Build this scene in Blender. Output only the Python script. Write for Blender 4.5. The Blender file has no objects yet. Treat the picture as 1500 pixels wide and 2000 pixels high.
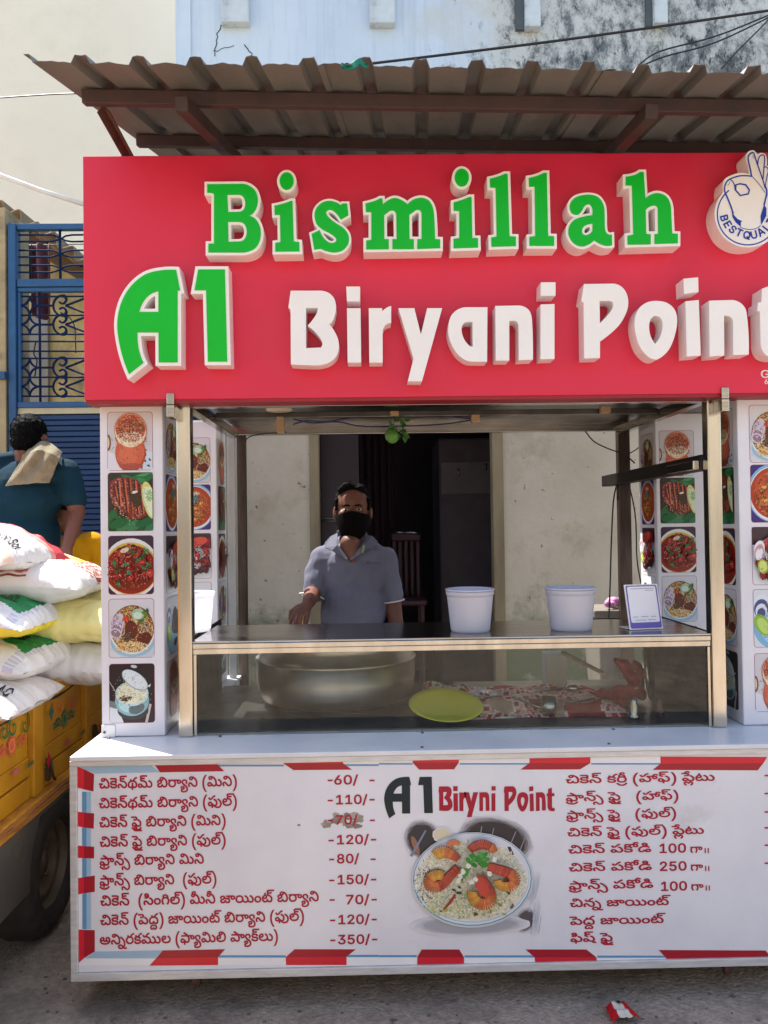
import bpy, bmesh, math, random
from mathutils import Vector, Matrix, noise
from mathutils.geometry import tessellate_polygon, delaunay_2d_cdt
random.seed(7)
R = math.radians
S = bpy.context.scene
COL = S.collection

# ---------------------------------------------------------------- camera
CAM = Vector((0.0, 0.0, 1.6)); FPX = 1500.0
_yaw, _pit, _rol = R(0.95), R(1.05), R(0.78)
_f = Vector((math.sin(_yaw)*math.cos(_pit), math.cos(_yaw)*math.cos(_pit), math.sin(_pit)))
_r0 = Vector((math.cos(_yaw), -math.sin(_yaw), 0)); _u0 = _r0.cross(_f)
_r = _r0*math.cos(_rol) - _u0*math.sin(_rol); _u = _u0*math.cos(_rol) + _r0*math.sin(_rol)
cd = bpy.data.cameras.new('camera'); cam = bpy.data.objects.new('camera', cd); COL.objects.link(cam)
m3 = Matrix((_r, _u, -_f)).transposed()
cam.matrix_world = Matrix.Translation(CAM) @ m3.to_4x4()
cd.sensor_fit = 'VERTICAL'; cd.sensor_height = 36.0; cd.lens = 36.0*FPX/2000.0
cd.clip_start = 0.02; cd.clip_end = 500
S.camera = cam
def ray(px, py): return (_f + _r*((px-750)/FPX) - _u*((py-1000)/FPX))
def at(px, py, Y):
    d = ray(px, py); return CAM + d*(Y/d.y)
def atx(px, py, X):
    d = ray(px, py); return CAM + d*(X/d.x)
def atz(px, py, Z):
    d = ray(px, py); return CAM + d*((Z-CAM.z)/d.z)

# ---------------------------------------------------------------- light
SUN_AZ = Vector((-0.80, 0.60, 0)).normalized(); SUN_EL = R(62)
w = bpy.data.worlds.new('World'); S.world = w; w.use_nodes = True
nt = w.node_tree; nt.nodes.clear()
sky = nt.nodes.new('ShaderNodeTexSky'); sky.sky_type = 'NISHITA'; sky.sun_disc = False
sky.sun_elevation = SUN_EL; sky.sun_rotation = math.atan2(SUN_AZ.x, SUN_AZ.y)
sky.air_density = 1.3; sky.dust_density = 2.0; sky.ozone_density = 1.2
bg = nt.nodes.new('ShaderNodeBackground'); bg.inputs['Strength'].default_value = 0.13
wo = nt.nodes.new('ShaderNodeOutputWorld')
nt.links.new(sky.outputs[0], bg.inputs[0]); nt.links.new(bg.outputs[0], wo.inputs[0])
sd = bpy.data.lights.new('sun', 'SUN'); sd.energy = 4.4; sd.angle = R(0.5); sd.color = (1.0, 0.955, 0.88)
sun = bpy.data.objects.new('sun', sd); COL.objects.link(sun)
sdir = SUN_AZ*math.cos(SUN_EL) + Vector((0, 0, math.sin(SUN_EL)))
sun.rotation_euler = sdir.to_track_quat('Z', 'Y').to_euler(); sun.location = sdir*30
S.view_settings.view_transform = 'Standard'; S.view_settings.look = 'None'
S.view_settings.exposure = 1.38; S.view_settings.gamma = 1.0
S.render.engine = 'CYCLES'
S.cycles.max_bounces = 10; S.cycles.transparent_max_bounces = 12
S.cycles.use_denoising = True

# ---------------------------------------------------------------- materials
def srgb(*c):
    if len(c) == 1: c = c[0]
    return tuple((x/255/12.92 if x/255 <= 0.04045 else ((x/255+0.055)/1.055)**2.4) for x in c[:3]) + (1,)
_mats = {}
def M(name, col, rough=0.6, metal=0.0, col2=None, nscale=6.0, lo=0.35, hi=0.7, stretch=(1, 1, 1), bump=0.0, bscale=40.0, coat=0.0, detail=6.0, dirt=None, dscale=3.0, dlo=0.55, dhi=0.75, spec=0.5, rvar=0.0, sheen=0.0, sub=0.0):
    """procedural principled material: two colours mixed by noise, dirt, bump."""
    if name in _mats: return _mats[name]
    m = bpy.data.materials.new(name); m.use_nodes = True; t = m.node_tree; N = t.nodes; L = t.links
    b = N['Principled BSDF']
    if len(col) == 3: col = srgb(col)
    b.inputs['Roughness'].default_value = rough; b.inputs['Metallic'].default_value = metal
    b.inputs['Specular IOR Level'].default_value = spec
    b.inputs['Coat Weight'].default_value = coat; b.inputs['Coat Roughness'].default_value = 0.15
    if sheen: b.inputs['Sheen Weight'].default_value = sheen
    if sub:
        b.inputs['Subsurface Weight'].default_value = sub; b.inputs['Subsurface Radius'].default_value = (0.02, 0.01, 0.006)
    tc = N.new('ShaderNodeTexCoord'); mp = N.new('ShaderNodeMapping'); mp.inputs['Scale'].default_value = stretch
    L.new(tc.outputs['Object'], mp.inputs[0]); out = None
    if col2 is None: col2 = tuple(c*0.82 for c in col[:3]) + (1,)
    elif len(col2) == 3: col2 = srgb(col2)
    n = N.new('ShaderNodeTexNoise'); n.inputs['Scale'].default_value = nscale; n.inputs['Detail'].default_value = detail; n.inputs['Roughness'].default_value = 0.62
    L.new(mp.outputs[0], n.inputs['Vector'])
    mr = N.new('ShaderNodeMapRange'); mr.inputs[1].default_value = lo; mr.inputs[2].default_value = hi
    L.new(n.outputs[0], mr.inputs[0])
    mx = N.new('ShaderNodeMix'); mx.data_type = 'RGBA'; mx.inputs[6].default_value = col; mx.inputs[7].default_value = col2
    L.new(mr.outputs[0], mx.inputs[0]); out = mx.outputs[2]
    if dirt:
        n2 = N.new('ShaderNodeTexNoise'); n2.inputs['Scale'].default_value = dscale; n2.inputs['Detail'].default_value = 9; n2.inputs['Roughness'].default_value = 0.7
        L.new(mp.outputs[0], n2.inputs['Vector'])
        r2 = N.new('ShaderNodeMapRange'); r2.inputs[1].default_value = dlo; r2.inputs[2].default_value = dhi; L.new(n2.outputs[0], r2.inputs[0])
        m2 = N.new('ShaderNodeMix'); m2.data_type = 'RGBA'; m2.inputs[7].default_value = srgb(dirt)
        L.new(r2.outputs[0], m2.inputs[0]); L.new(out, m2.inputs[6]); out = m2.outputs[2]
    L.new(out, b.inputs['Base Color'])
    if rvar:
        r3 = N.new('ShaderNodeMapRange'); r3.inputs[3].default_value = max(0.02, rough-rvar); r3.inputs[4].default_value = rough+rvar
        L.new(n.outputs[0], r3.inputs[0]); L.new(r3.outputs[0], b.inputs['Roughness'])
    if bump:
        nb = N.new('ShaderNodeTexNoise'); nb.inputs['Scale'].default_value = bscale; nb.inputs['Detail'].default_value = 5
        L.new(mp.outputs[0], nb.inputs['Vector'])
        bp = N.new('ShaderNodeBump'); bp.inputs['Strength'].default_value = bump; bp.inputs['Distance'].default_value = 0.01
        L.new(nb.outputs[0], bp.inputs['Height']); L.new(bp.outputs[0], b.inputs['Normal'])
    _mats[name] = m; return m

def print_mat(name, rough=0.35, spec=0.4, bump=0.0, bscale=60):
    """colour of a printed sheet, read from the sheet's own colour attribute"""
    if name in _mats: return _mats[name]
    m = bpy.data.materials.new(name); m.use_nodes = True; N = m.node_tree.nodes; L = m.node_tree.links
    b = N['Principled BSDF']; b.inputs['Roughness'].default_value = rough; b.inputs['Specular IOR Level'].default_value = spec
    a = N.new('ShaderNodeAttribute'); a.attribute_name = 'print'
    n = N.new('ShaderNodeTexNoise'); n.inputs['Scale'].default_value = 9; n.inputs['Detail'].default_value = 6
    tc = N.new('ShaderNodeTexCoord'); L.new(tc.outputs['Object'], n.inputs['Vector'])
    mr = N.new('ShaderNodeMapRange'); mr.inputs[3].default_value = 0.9; mr.inputs[4].default_value = 1.04; L.new(n.outputs[0], mr.inputs[0])
    mu = N.new('ShaderNodeMix'); mu.data_type = 'RGBA'; mu.blend_type = 'MULTIPLY'; mu.inputs[0].default_value = 1.0
    L.new(a.outputs['Color'], mu.inputs[6]); L.new(mr.outputs[0], mu.inputs[7]); L.new(mu.outputs[2], b.inputs['Base Color'])
    if bump:
        nb = N.new('ShaderNodeTexNoise'); nb.inputs['Scale'].default_value = bscale; nb.inputs['Detail'].default_value = 4
        L.new(tc.outputs['Object'], nb.inputs['Vector'])
        bp = N.new('ShaderNodeBump'); bp.inputs['Strength'].default_value = bump; bp.inputs['Distance'].default_value = 0.01
        L.new(nb.outputs[0], bp.inputs['Height']); L.new(bp.outputs[0], b.inputs['Normal'])
    _mats[name] = m; return m

def glass_mat(name, tint=(0.93, 0.96, 0.95, 1), refl=0.9, rough=0.02):
    if name in _mats: return _mats[name]
    m = bpy.data.materials.new(name); m.use_nodes = True; N = m.node_tree.nodes; L = m.node_tree.links
    N.remove(N['Principled BSDF']); o = N['Material Output']
    tr = N.new('ShaderNodeBsdfTransparent'); tr.inputs[0].default_value = tint
    gl = N.new('ShaderNodeBsdfGlossy'); gl.inputs[0].default_value = (refl, refl, refl, 1); gl.inputs['Roughness'].default_value = rough
    fr = N.new('ShaderNodeFresnel'); fr.inputs[0].default_value = 1.52
    ml = N.new('ShaderNodeMath'); ml.operation = 'MULTIPLY'; ml.inputs[1].default_value = 0.5; L.new(fr.outputs[0], ml.inputs[0])
    mx = N.new('ShaderNodeMixShader'); L.new(ml.outputs[0], mx.inputs[0]); L.new(tr.outputs[0], mx.inputs[1]); L.new(gl.outputs[0], mx.inputs[2])
    L.new(mx.outputs[0], o.inputs[0]); _mats[name] = m; return m

# ---------------------------------------------------------------- object helpers
def tag(o, label=None, cat=None, group=None, kind=None):
    if label: o['label'] = label
    if cat: o['category'] = cat
    if group: o['group'] = group
    if kind: o['kind'] = kind
    return o
def empty(name, loc=(0, 0, 0), rz=0.0):
    o = bpy.data.objects.new(name, None); COL.objects.link(o); o.location = loc; o.rotation_euler = (0, 0, rz)
    o.empty_display_size = 0.1; return o
def link(name, me, parent=None, loc=None):
    o = bpy.data.objects.new(name, me); COL.objects.link(o)
    if loc is not None: o.location = loc
    if parent is not None:
        o.parent = parent
        # geometry is written in world coordinates: undo the parent's offset
        o.matrix_parent_inverse = world_of(parent).inverted()
    return o
def world_of(o):
    mt = Matrix.LocRotScale(o.location, o.rotation_euler, o.scale)
    if o.parent is not None: mt = world_of(o.parent) @ o.matrix_parent_inverse @ mt
    return mt

class MB:
    """collects shapes (world coordinates) and links them as one mesh object"""
    def __init__(s): s.v = []; s.f = []; s.mi = []; s.sm = []; s.c = []
    def add(s, vs, fs, mi=0, smooth=False, col=None):
        k = len(s.v); s.v += [tuple(v) for v in vs]
        for f in fs:
            s.f.append([i+k for i in f]); s.mi.append(mi); s.sm.append(smooth); s.c.append(col)
        return s
    def box(s, x0, x1, y0, y1, z0, z1, mi=0, M4=None, b=0.0):
        x0, x1 = min(x0, x1), max(x0, x1); y0, y1 = min(y0, y1), max(y0, y1); z0, z1 = min(z0, z1), max(z0, z1)
        b = min(b, (x1-x0)/2.2, (y1-y0)/2.2, (z1-z0)/2.2)
        if b <= 0:
            vs = [(x, y, z) for z in (z0, z1) for y in (y0, y1) for x in (x0, x1)]
            fs = [(0, 2, 3, 1), (4, 5, 7, 6), (0, 1, 5, 4), (2, 6, 7, 3), (0, 4, 6, 2), (1, 3, 7, 5)]
        else:
            bm = bmesh.new(); bmesh.ops.create_cube(bm, size=1.0)
            for v in bm.verts:
                v.co = Vector(((x0+x1)/2+v.co.x*(x1-x0), (y0+y1)/2+v.co.y*(y1-y0), (z0+z1)/2+v.co.z*(z1-z0)))
            bmesh.ops.bevel(bm, geom=bm.edges[:], offset=b, segments=2, affect='EDGES', profile=0.5)
            bm.verts.index_update(); vs = [v.co.copy() for v in bm.verts]; fs = [[v.index for v in f.verts] for f in bm.faces]; bm.free()
        if M4 is not None: vs = [M4 @ Vector(v) for v in vs]
        return s.add(vs, fs, mi)
    def beam(s, p0, p1, w, h, up=Vector((0, 0, 1)), mi=0, b=0.0):
        """rectangular bar from p0 to p1"""
        p0, p1 = Vector(p0), Vector(p1); d = p1-p0; l = d.length; d.normalize()
        sx = d.cross(up).normalized(); uu = sx.cross(d)
        m4 = Matrix((sx, d, uu)).transposed().to_4x4(); m4.translation = p0
        return s.box(-w/2, w/2, 0, l, -h/2, h/2, mi, m4, b)
    def tube(s, pts, r, n=8, mi=0, closed=False, cap=True):
        pts = [Vector(p) for p in pts]; rs = r if isinstance(r, (list, tuple)) else [r]*len(pts)
        vs = []; N_ = len(pts); prev = None
        for i, p in enumerate(pts):
            a = pts[(i-1) % N_] if (closed or i > 0) else p; b = pts[(i+1) % N_] if (closed or i < N_-1) else p
            d = (b-a).normalized()
            if prev is None:
                q = Vector((0, 0, 1)) if abs(d.z) < 0.9 else Vector((1, 0, 0)); x = d.cross(q).normalized()
            else:
                x = (prev - d*prev.dot(d)); x = x.normalized() if x.length > 1e-6 else d.orthogonal().normalized()
            prev = x; y = d.cross(x)
            for k in range(n):
                t = 2*math.pi*k/n; vs.append(p + (x*math.cos(t)+y*math.sin(t))*rs[i])
        fs = []
        for i in range(N_ if closed else N_-1):
            j = (i+1) % N_
            for k in range(n):
                fs.append((i*n+k, i*n+(k+1) % n, j*n+(k+1) % n, j*n+k))
        s.add(vs, fs, mi, True)
        if cap and not closed:
            k0 = len(s.v)-len(vs)
            s.f.append([k0+i for i in range(n)][::-1]); s.f.append([k0+(N_-1)*n+i for i in range(n)])
            s.mi += [mi, mi]; s.sm += [False, False]; s.c += [None, None]
        return s
    def lathe(s, prof, c, n=40, mi=0, axis=None, smooth=True):
        """profile [(radius, height)] turned about a vertical axis through c (or about axis)"""
        c = Vector(c)
        if axis is None: X, Y, Z = Vector((1, 0, 0)), Vector((0, 1, 0)), Vector((0, 0, 1))
        else:
            Z = Vector(axis).normalized(); X = Z.orthogonal().normalized(); Y = Z.cross(X)
        vs = []
        for r, h in prof:
            for k in range(n):
                t = 2*math.pi*k/n; vs.append(c + X*(r*math.cos(t)) + Y*(r*math.sin(t)) + Z*h)
        fs = []
        for i in range(len(prof)-1):
            for k in range(n): fs.append((i*n+k, i*n+(k+1) % n, (i+1)*n+(k+1) % n, (i+1)*n+k))
        return s.add(vs, fs, mi, smooth)
    def sphere(s, c, r, n=16, m=10, mi=0, M3=None):
        vs = []; fs = []; r = Vector(r) if isinstance(r, (tuple, list, Vector)) else Vector((r, r, r))
        for i in range(1, m):
            p = math.pi*i/m
            for k in range(n):
                t = 2*math.pi*k/n; vs.append(Vector((math.sin(p)*math.cos(t)*r.x, math.sin(p)*math.sin(t)*r.y, math.cos(p)*r.z)))
        vs.append(Vector((0, 0, r.z))); vs.append(Vector((0, 0, -r.z))); T = len(vs)-2
        for i in range(m-2):
            for k in range(n): fs.append((i*n+k, (i+1)*n+k, (i+1)*n+(k+1) % n, i*n+(k+1) % n))
        for k in range(n):
            fs.append((T, k, (k+1) % n)); fs.append((T+1, (m-2)*n+(k+1) % n, (m-2)*n+k))
        if M3 is not None: vs = [M3 @ v for v in vs]
        return s.add([v+Vector(c) for v in vs], fs, mi, True)
    def capsule(s, p0, r0, p1, r1, n=14):
        p0, p1 = Vector(p0), Vector(p1); d = (p1-p0); L = d.length; Z = d.normalized() if L > 1e-6 else Vector((0, 0, 1))
        prof = []
        for i in range(1, 5): a = math.pi/2*i/5; prof.append((r0*math.sin(a), -r0*math.cos(a)))
        prof += [(r0, 0), (r1, L)]
        for i in range(4, 0, -1): a = math.pi/2*i/5; prof.append((r1*math.sin(a), L+r1*math.cos(a)))
        k = len(s.v); s.lathe(prof, p0, n, 0, Z)
        s.f.append([k+i for i in range(n)][::-1]); s.f.append([k+(len(prof)-1)*n+i for i in range(n)])
        s.mi += [0, 0]; s.sm += [True, True]; s.c += [None, None]
        return s
    def grid(s, fn, nu, nv, mi=0, smooth=True, cu=False, colfn=None):
        vs = [fn(i/nu, j/nv) for j in range(nv+1) for i in range(nu+1)]
        k = len(s.v); s.v += [tuple(v) for v in vs]
        for j in range(nv):
            for i in range(nu):
                a = j*(nu+1)+i; s.f.append([k+a, k+a+1, k+a+nu+2, k+a+nu+1]); s.mi.append(mi); s.sm.append(smooth)
                s.c.append(colfn((i+.5)/nu, (j+.5)/nv) if colfn else None)
        return s
    def mesh(s, name, mats):
        me = bpy.data.meshes.new(name); me.from_pydata(s.v, [], s.f)
        mats = mats if isinstance(mats, (list, tuple)) else [mats]
        for m in mats: me.materials.append(m)
        me.polygons.foreach_set('material_index', s.mi); me.polygons.foreach_set('use_smooth', s.sm)
        if any(c is not None for c in s.c):
            ca = me.color_attributes.new('print', 'FLOAT_COLOR', 'CORNER'); dat = []
            for f, c in zip(s.f, s.c):
                c = c or (0.8, 0.8, 0.8, 1)
                dat += list(c)*len(f)
            ca.data.foreach_set('color', dat)
        me.validate(); me.update(); return me
    def build(s, name, mats, parent=None, fix=True):
        me = s.mesh(name, mats)
        if fix:
            bm = bmesh.new(); bm.from_mesh(me); bmesh.ops.recalc_face_normals(bm, faces=bm.faces[:]); bm.to_mesh(me); bm.free()
        # put the object's origin at its own middle, so that patterns differ between copies
        c = Vector((0, 0, 0))
        for v in me.vertices: c += v.co
        c /= max(1, len(me.vertices)); me.transform(Matrix.Translation(-c))
        return link(name, me, parent, c)

def blob(name, mb, mats, parent=None, voxel=0.006, smooth=6, disp=None, post=None):
    """union of overlapping closed shapes grown into one continuous skin"""
    me = mb.mesh('tmp', []); o = bpy.data.objects.new('tmp', me); COL.objects.link(o)
    r = o.modifiers.new('r', 'REMESH'); r.mode = 'VOXEL'; r.voxel_size = voxel; r.use_smooth_shade = True
    q = o.modifiers.new('s', 'SMOOTH'); q.iterations = smooth; q.factor = 0.5
    dg = bpy.context.evaluated_depsgraph_get(); dg.update()
    out = bpy.data.meshes.new_from_object(o.evaluated_get(dg)); out.name = name
    bpy.data.objects.remove(o); bpy.data.meshes.remove(me)
    for p in out.polygons: p.use_smooth = True
    if disp:
        for v, nrm in zip(out.vertices, [v.normal.copy() for v in out.vertices]): v.co = v.co + nrm*disp(v.co.copy())
    out.materials.clear()
    mats = mats if isinstance(mats, (list, tuple)) else [mats]
    for m in mats: out.materials.append(m)
    if post: post(out)
    return link(name, out, parent)

# ---------------------------------------------------------------- flat shapes with holes
def area(p): return sum(p[i][0]*p[(i+1) % len(p)][1]-p[(i+1) % len(p)][0]*p[i][1] for i in range(len(p)))/2
def curve_path(pts, seg=5):
    """(x, y) is a corner, (x, y, 1) a smooth point"""
    n = len(pts); out = []
    for i in range(n):
        a, b = pts[i], pts[(i+1) % n]; sa, sb = len(a) > 2, len(b) > 2
        out.append((a[0], a[1]))
        if not sa and not sb: continue
        pa, nb = pts[i-1], pts[(i+2) % n]
        ch = (b[0]-a[0], b[1]-a[1])
        L = math.hypot(*ch)
        def tan(p, q):
            d = (q[0]-p[0], q[1]-p[1]); l = math.hypot(*d) or 1; return (d[0]/l*L, d[1]/l*L)
        ta = tan(pa, b) if sa else None; tb = tan(a, nb) if sb else None
        if ta is None: ta = (2*ch[0]-tb[0], 2*ch[1]-tb[1])
        if tb is None: tb = (2*ch[0]-ta[0], 2*ch[1]-ta[1])
        for k in range(1, seg):
            t = k/seg; h1 = 2*t**3-3*t*t+1; h2 = t**3-2*t*t+t; h3 = -2*t**3+3*t*t; h4 = t**3-t*t
            out.append((h1*a[0]+h2*ta[0]+h3*b[0]+h4*tb[0], h1*a[1]+h2*ta[1]+h3*b[1]+h4*tb[1]))
    return out
def offset_poly(p, d, lim=2.2):
    """grow a counter-clockwise outline by d (a clockwise hole shrinks)"""
    q = []
    for i, v in enumerate(p):
        if math.hypot(v[0]-p[i-1][0], v[1]-p[i-1][1]) > 1e-7: q.append(v)
    p = q; n = len(p); out = []
    for i in range(n):
        a, b, c = p[i-1], p[i], p[(i+1) % n]
        e1 = (b[0]-a[0], b[1]-a[1]); e2 = (c[0]-b[0], c[1]-b[1]); l1 = math.hypot(*e1) or 1; l2 = math.hypot(*e2) or 1
        n1 = (e1[1]/l1, -e1[0]/l1); n2 = (e2[1]/l2, -e2[0]/l2)
        k = 1+n1[0]*n2[0]+n1[1]*n2[1]
        mx, my = n1[0]+n2[0], n1[1]+n2[1]
        if k < 1e-3: mx, my = n1
        else: mx, my = mx/k, my/k
        l = math.hypot(mx, my)
        if l > lim: mx, my = mx/l*lim, my/l*lim
        out.append((b[0]+mx*d, b[1]+my*d))
    return out
def orient(outer, holes):
    o = outer if area(outer) > 0 else outer[::-1]
    return o, [h if area(h) < 0 else h[::-1] for h in holes]
def fill(mb, outer, holes, fn, col=None, mi=0, flip=False):
    """flat face; fn maps (x, y) to a world point"""
    vs = []; es = []; k = 1.0
    for l in [outer]+list(holes):
        a = len(vs); vs += [Vector((x*k, y*k)) for x, y in l]; es += [(a+i, a+(i+1) % len(l)) for i in range(len(l))]
    rv, re, rf, _a, _b, _c = delaunay_2d_cdt(vs, es, [], 0, 1e-7)
    keep = []
    for f in rf:
        x = sum(rv[i].x for i in f)/len(f); y = sum(rv[i].y for i in f)/len(f); wn = 0
        for a, b in es:                               # winding number of the triangle's middle
            p, q = vs[a], vs[b]
            if (p.y > y) != (q.y > y) and x < (q.x-p.x)*(y-p.y)/(q.y-p.y)+p.x: wn += 1 if q.y > p.y else -1
        if wn != 0: keep.append(tuple(f))
    used = sorted({i for f in keep for i in f}); ix = {k: n for n, k in enumerate(used)}
    mb.add([fn(rv[k].x, rv[k].y) for k in used], [tuple(ix[k] for k in f) for f in keep], mi, False, col)
def prism(mb, outer, holes, fn0, fn1, mi=0, back=True, mside=None):
    """solid between two copies of a flat shape"""
    fill(mb, outer, holes, fn1, None, mi)
    if back: fill(mb, outer, holes, fn0, None, mi)
    for l in [outer]+list(holes):
        n = len(l); vs = [fn0(*p) for p in l]+[fn1(*p) for p in l]
        mb.add(vs, [(i, (i+1) % n, n+(i+1) % n, n+i) for i in range(n)], mi if mside is None else mside)

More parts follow.
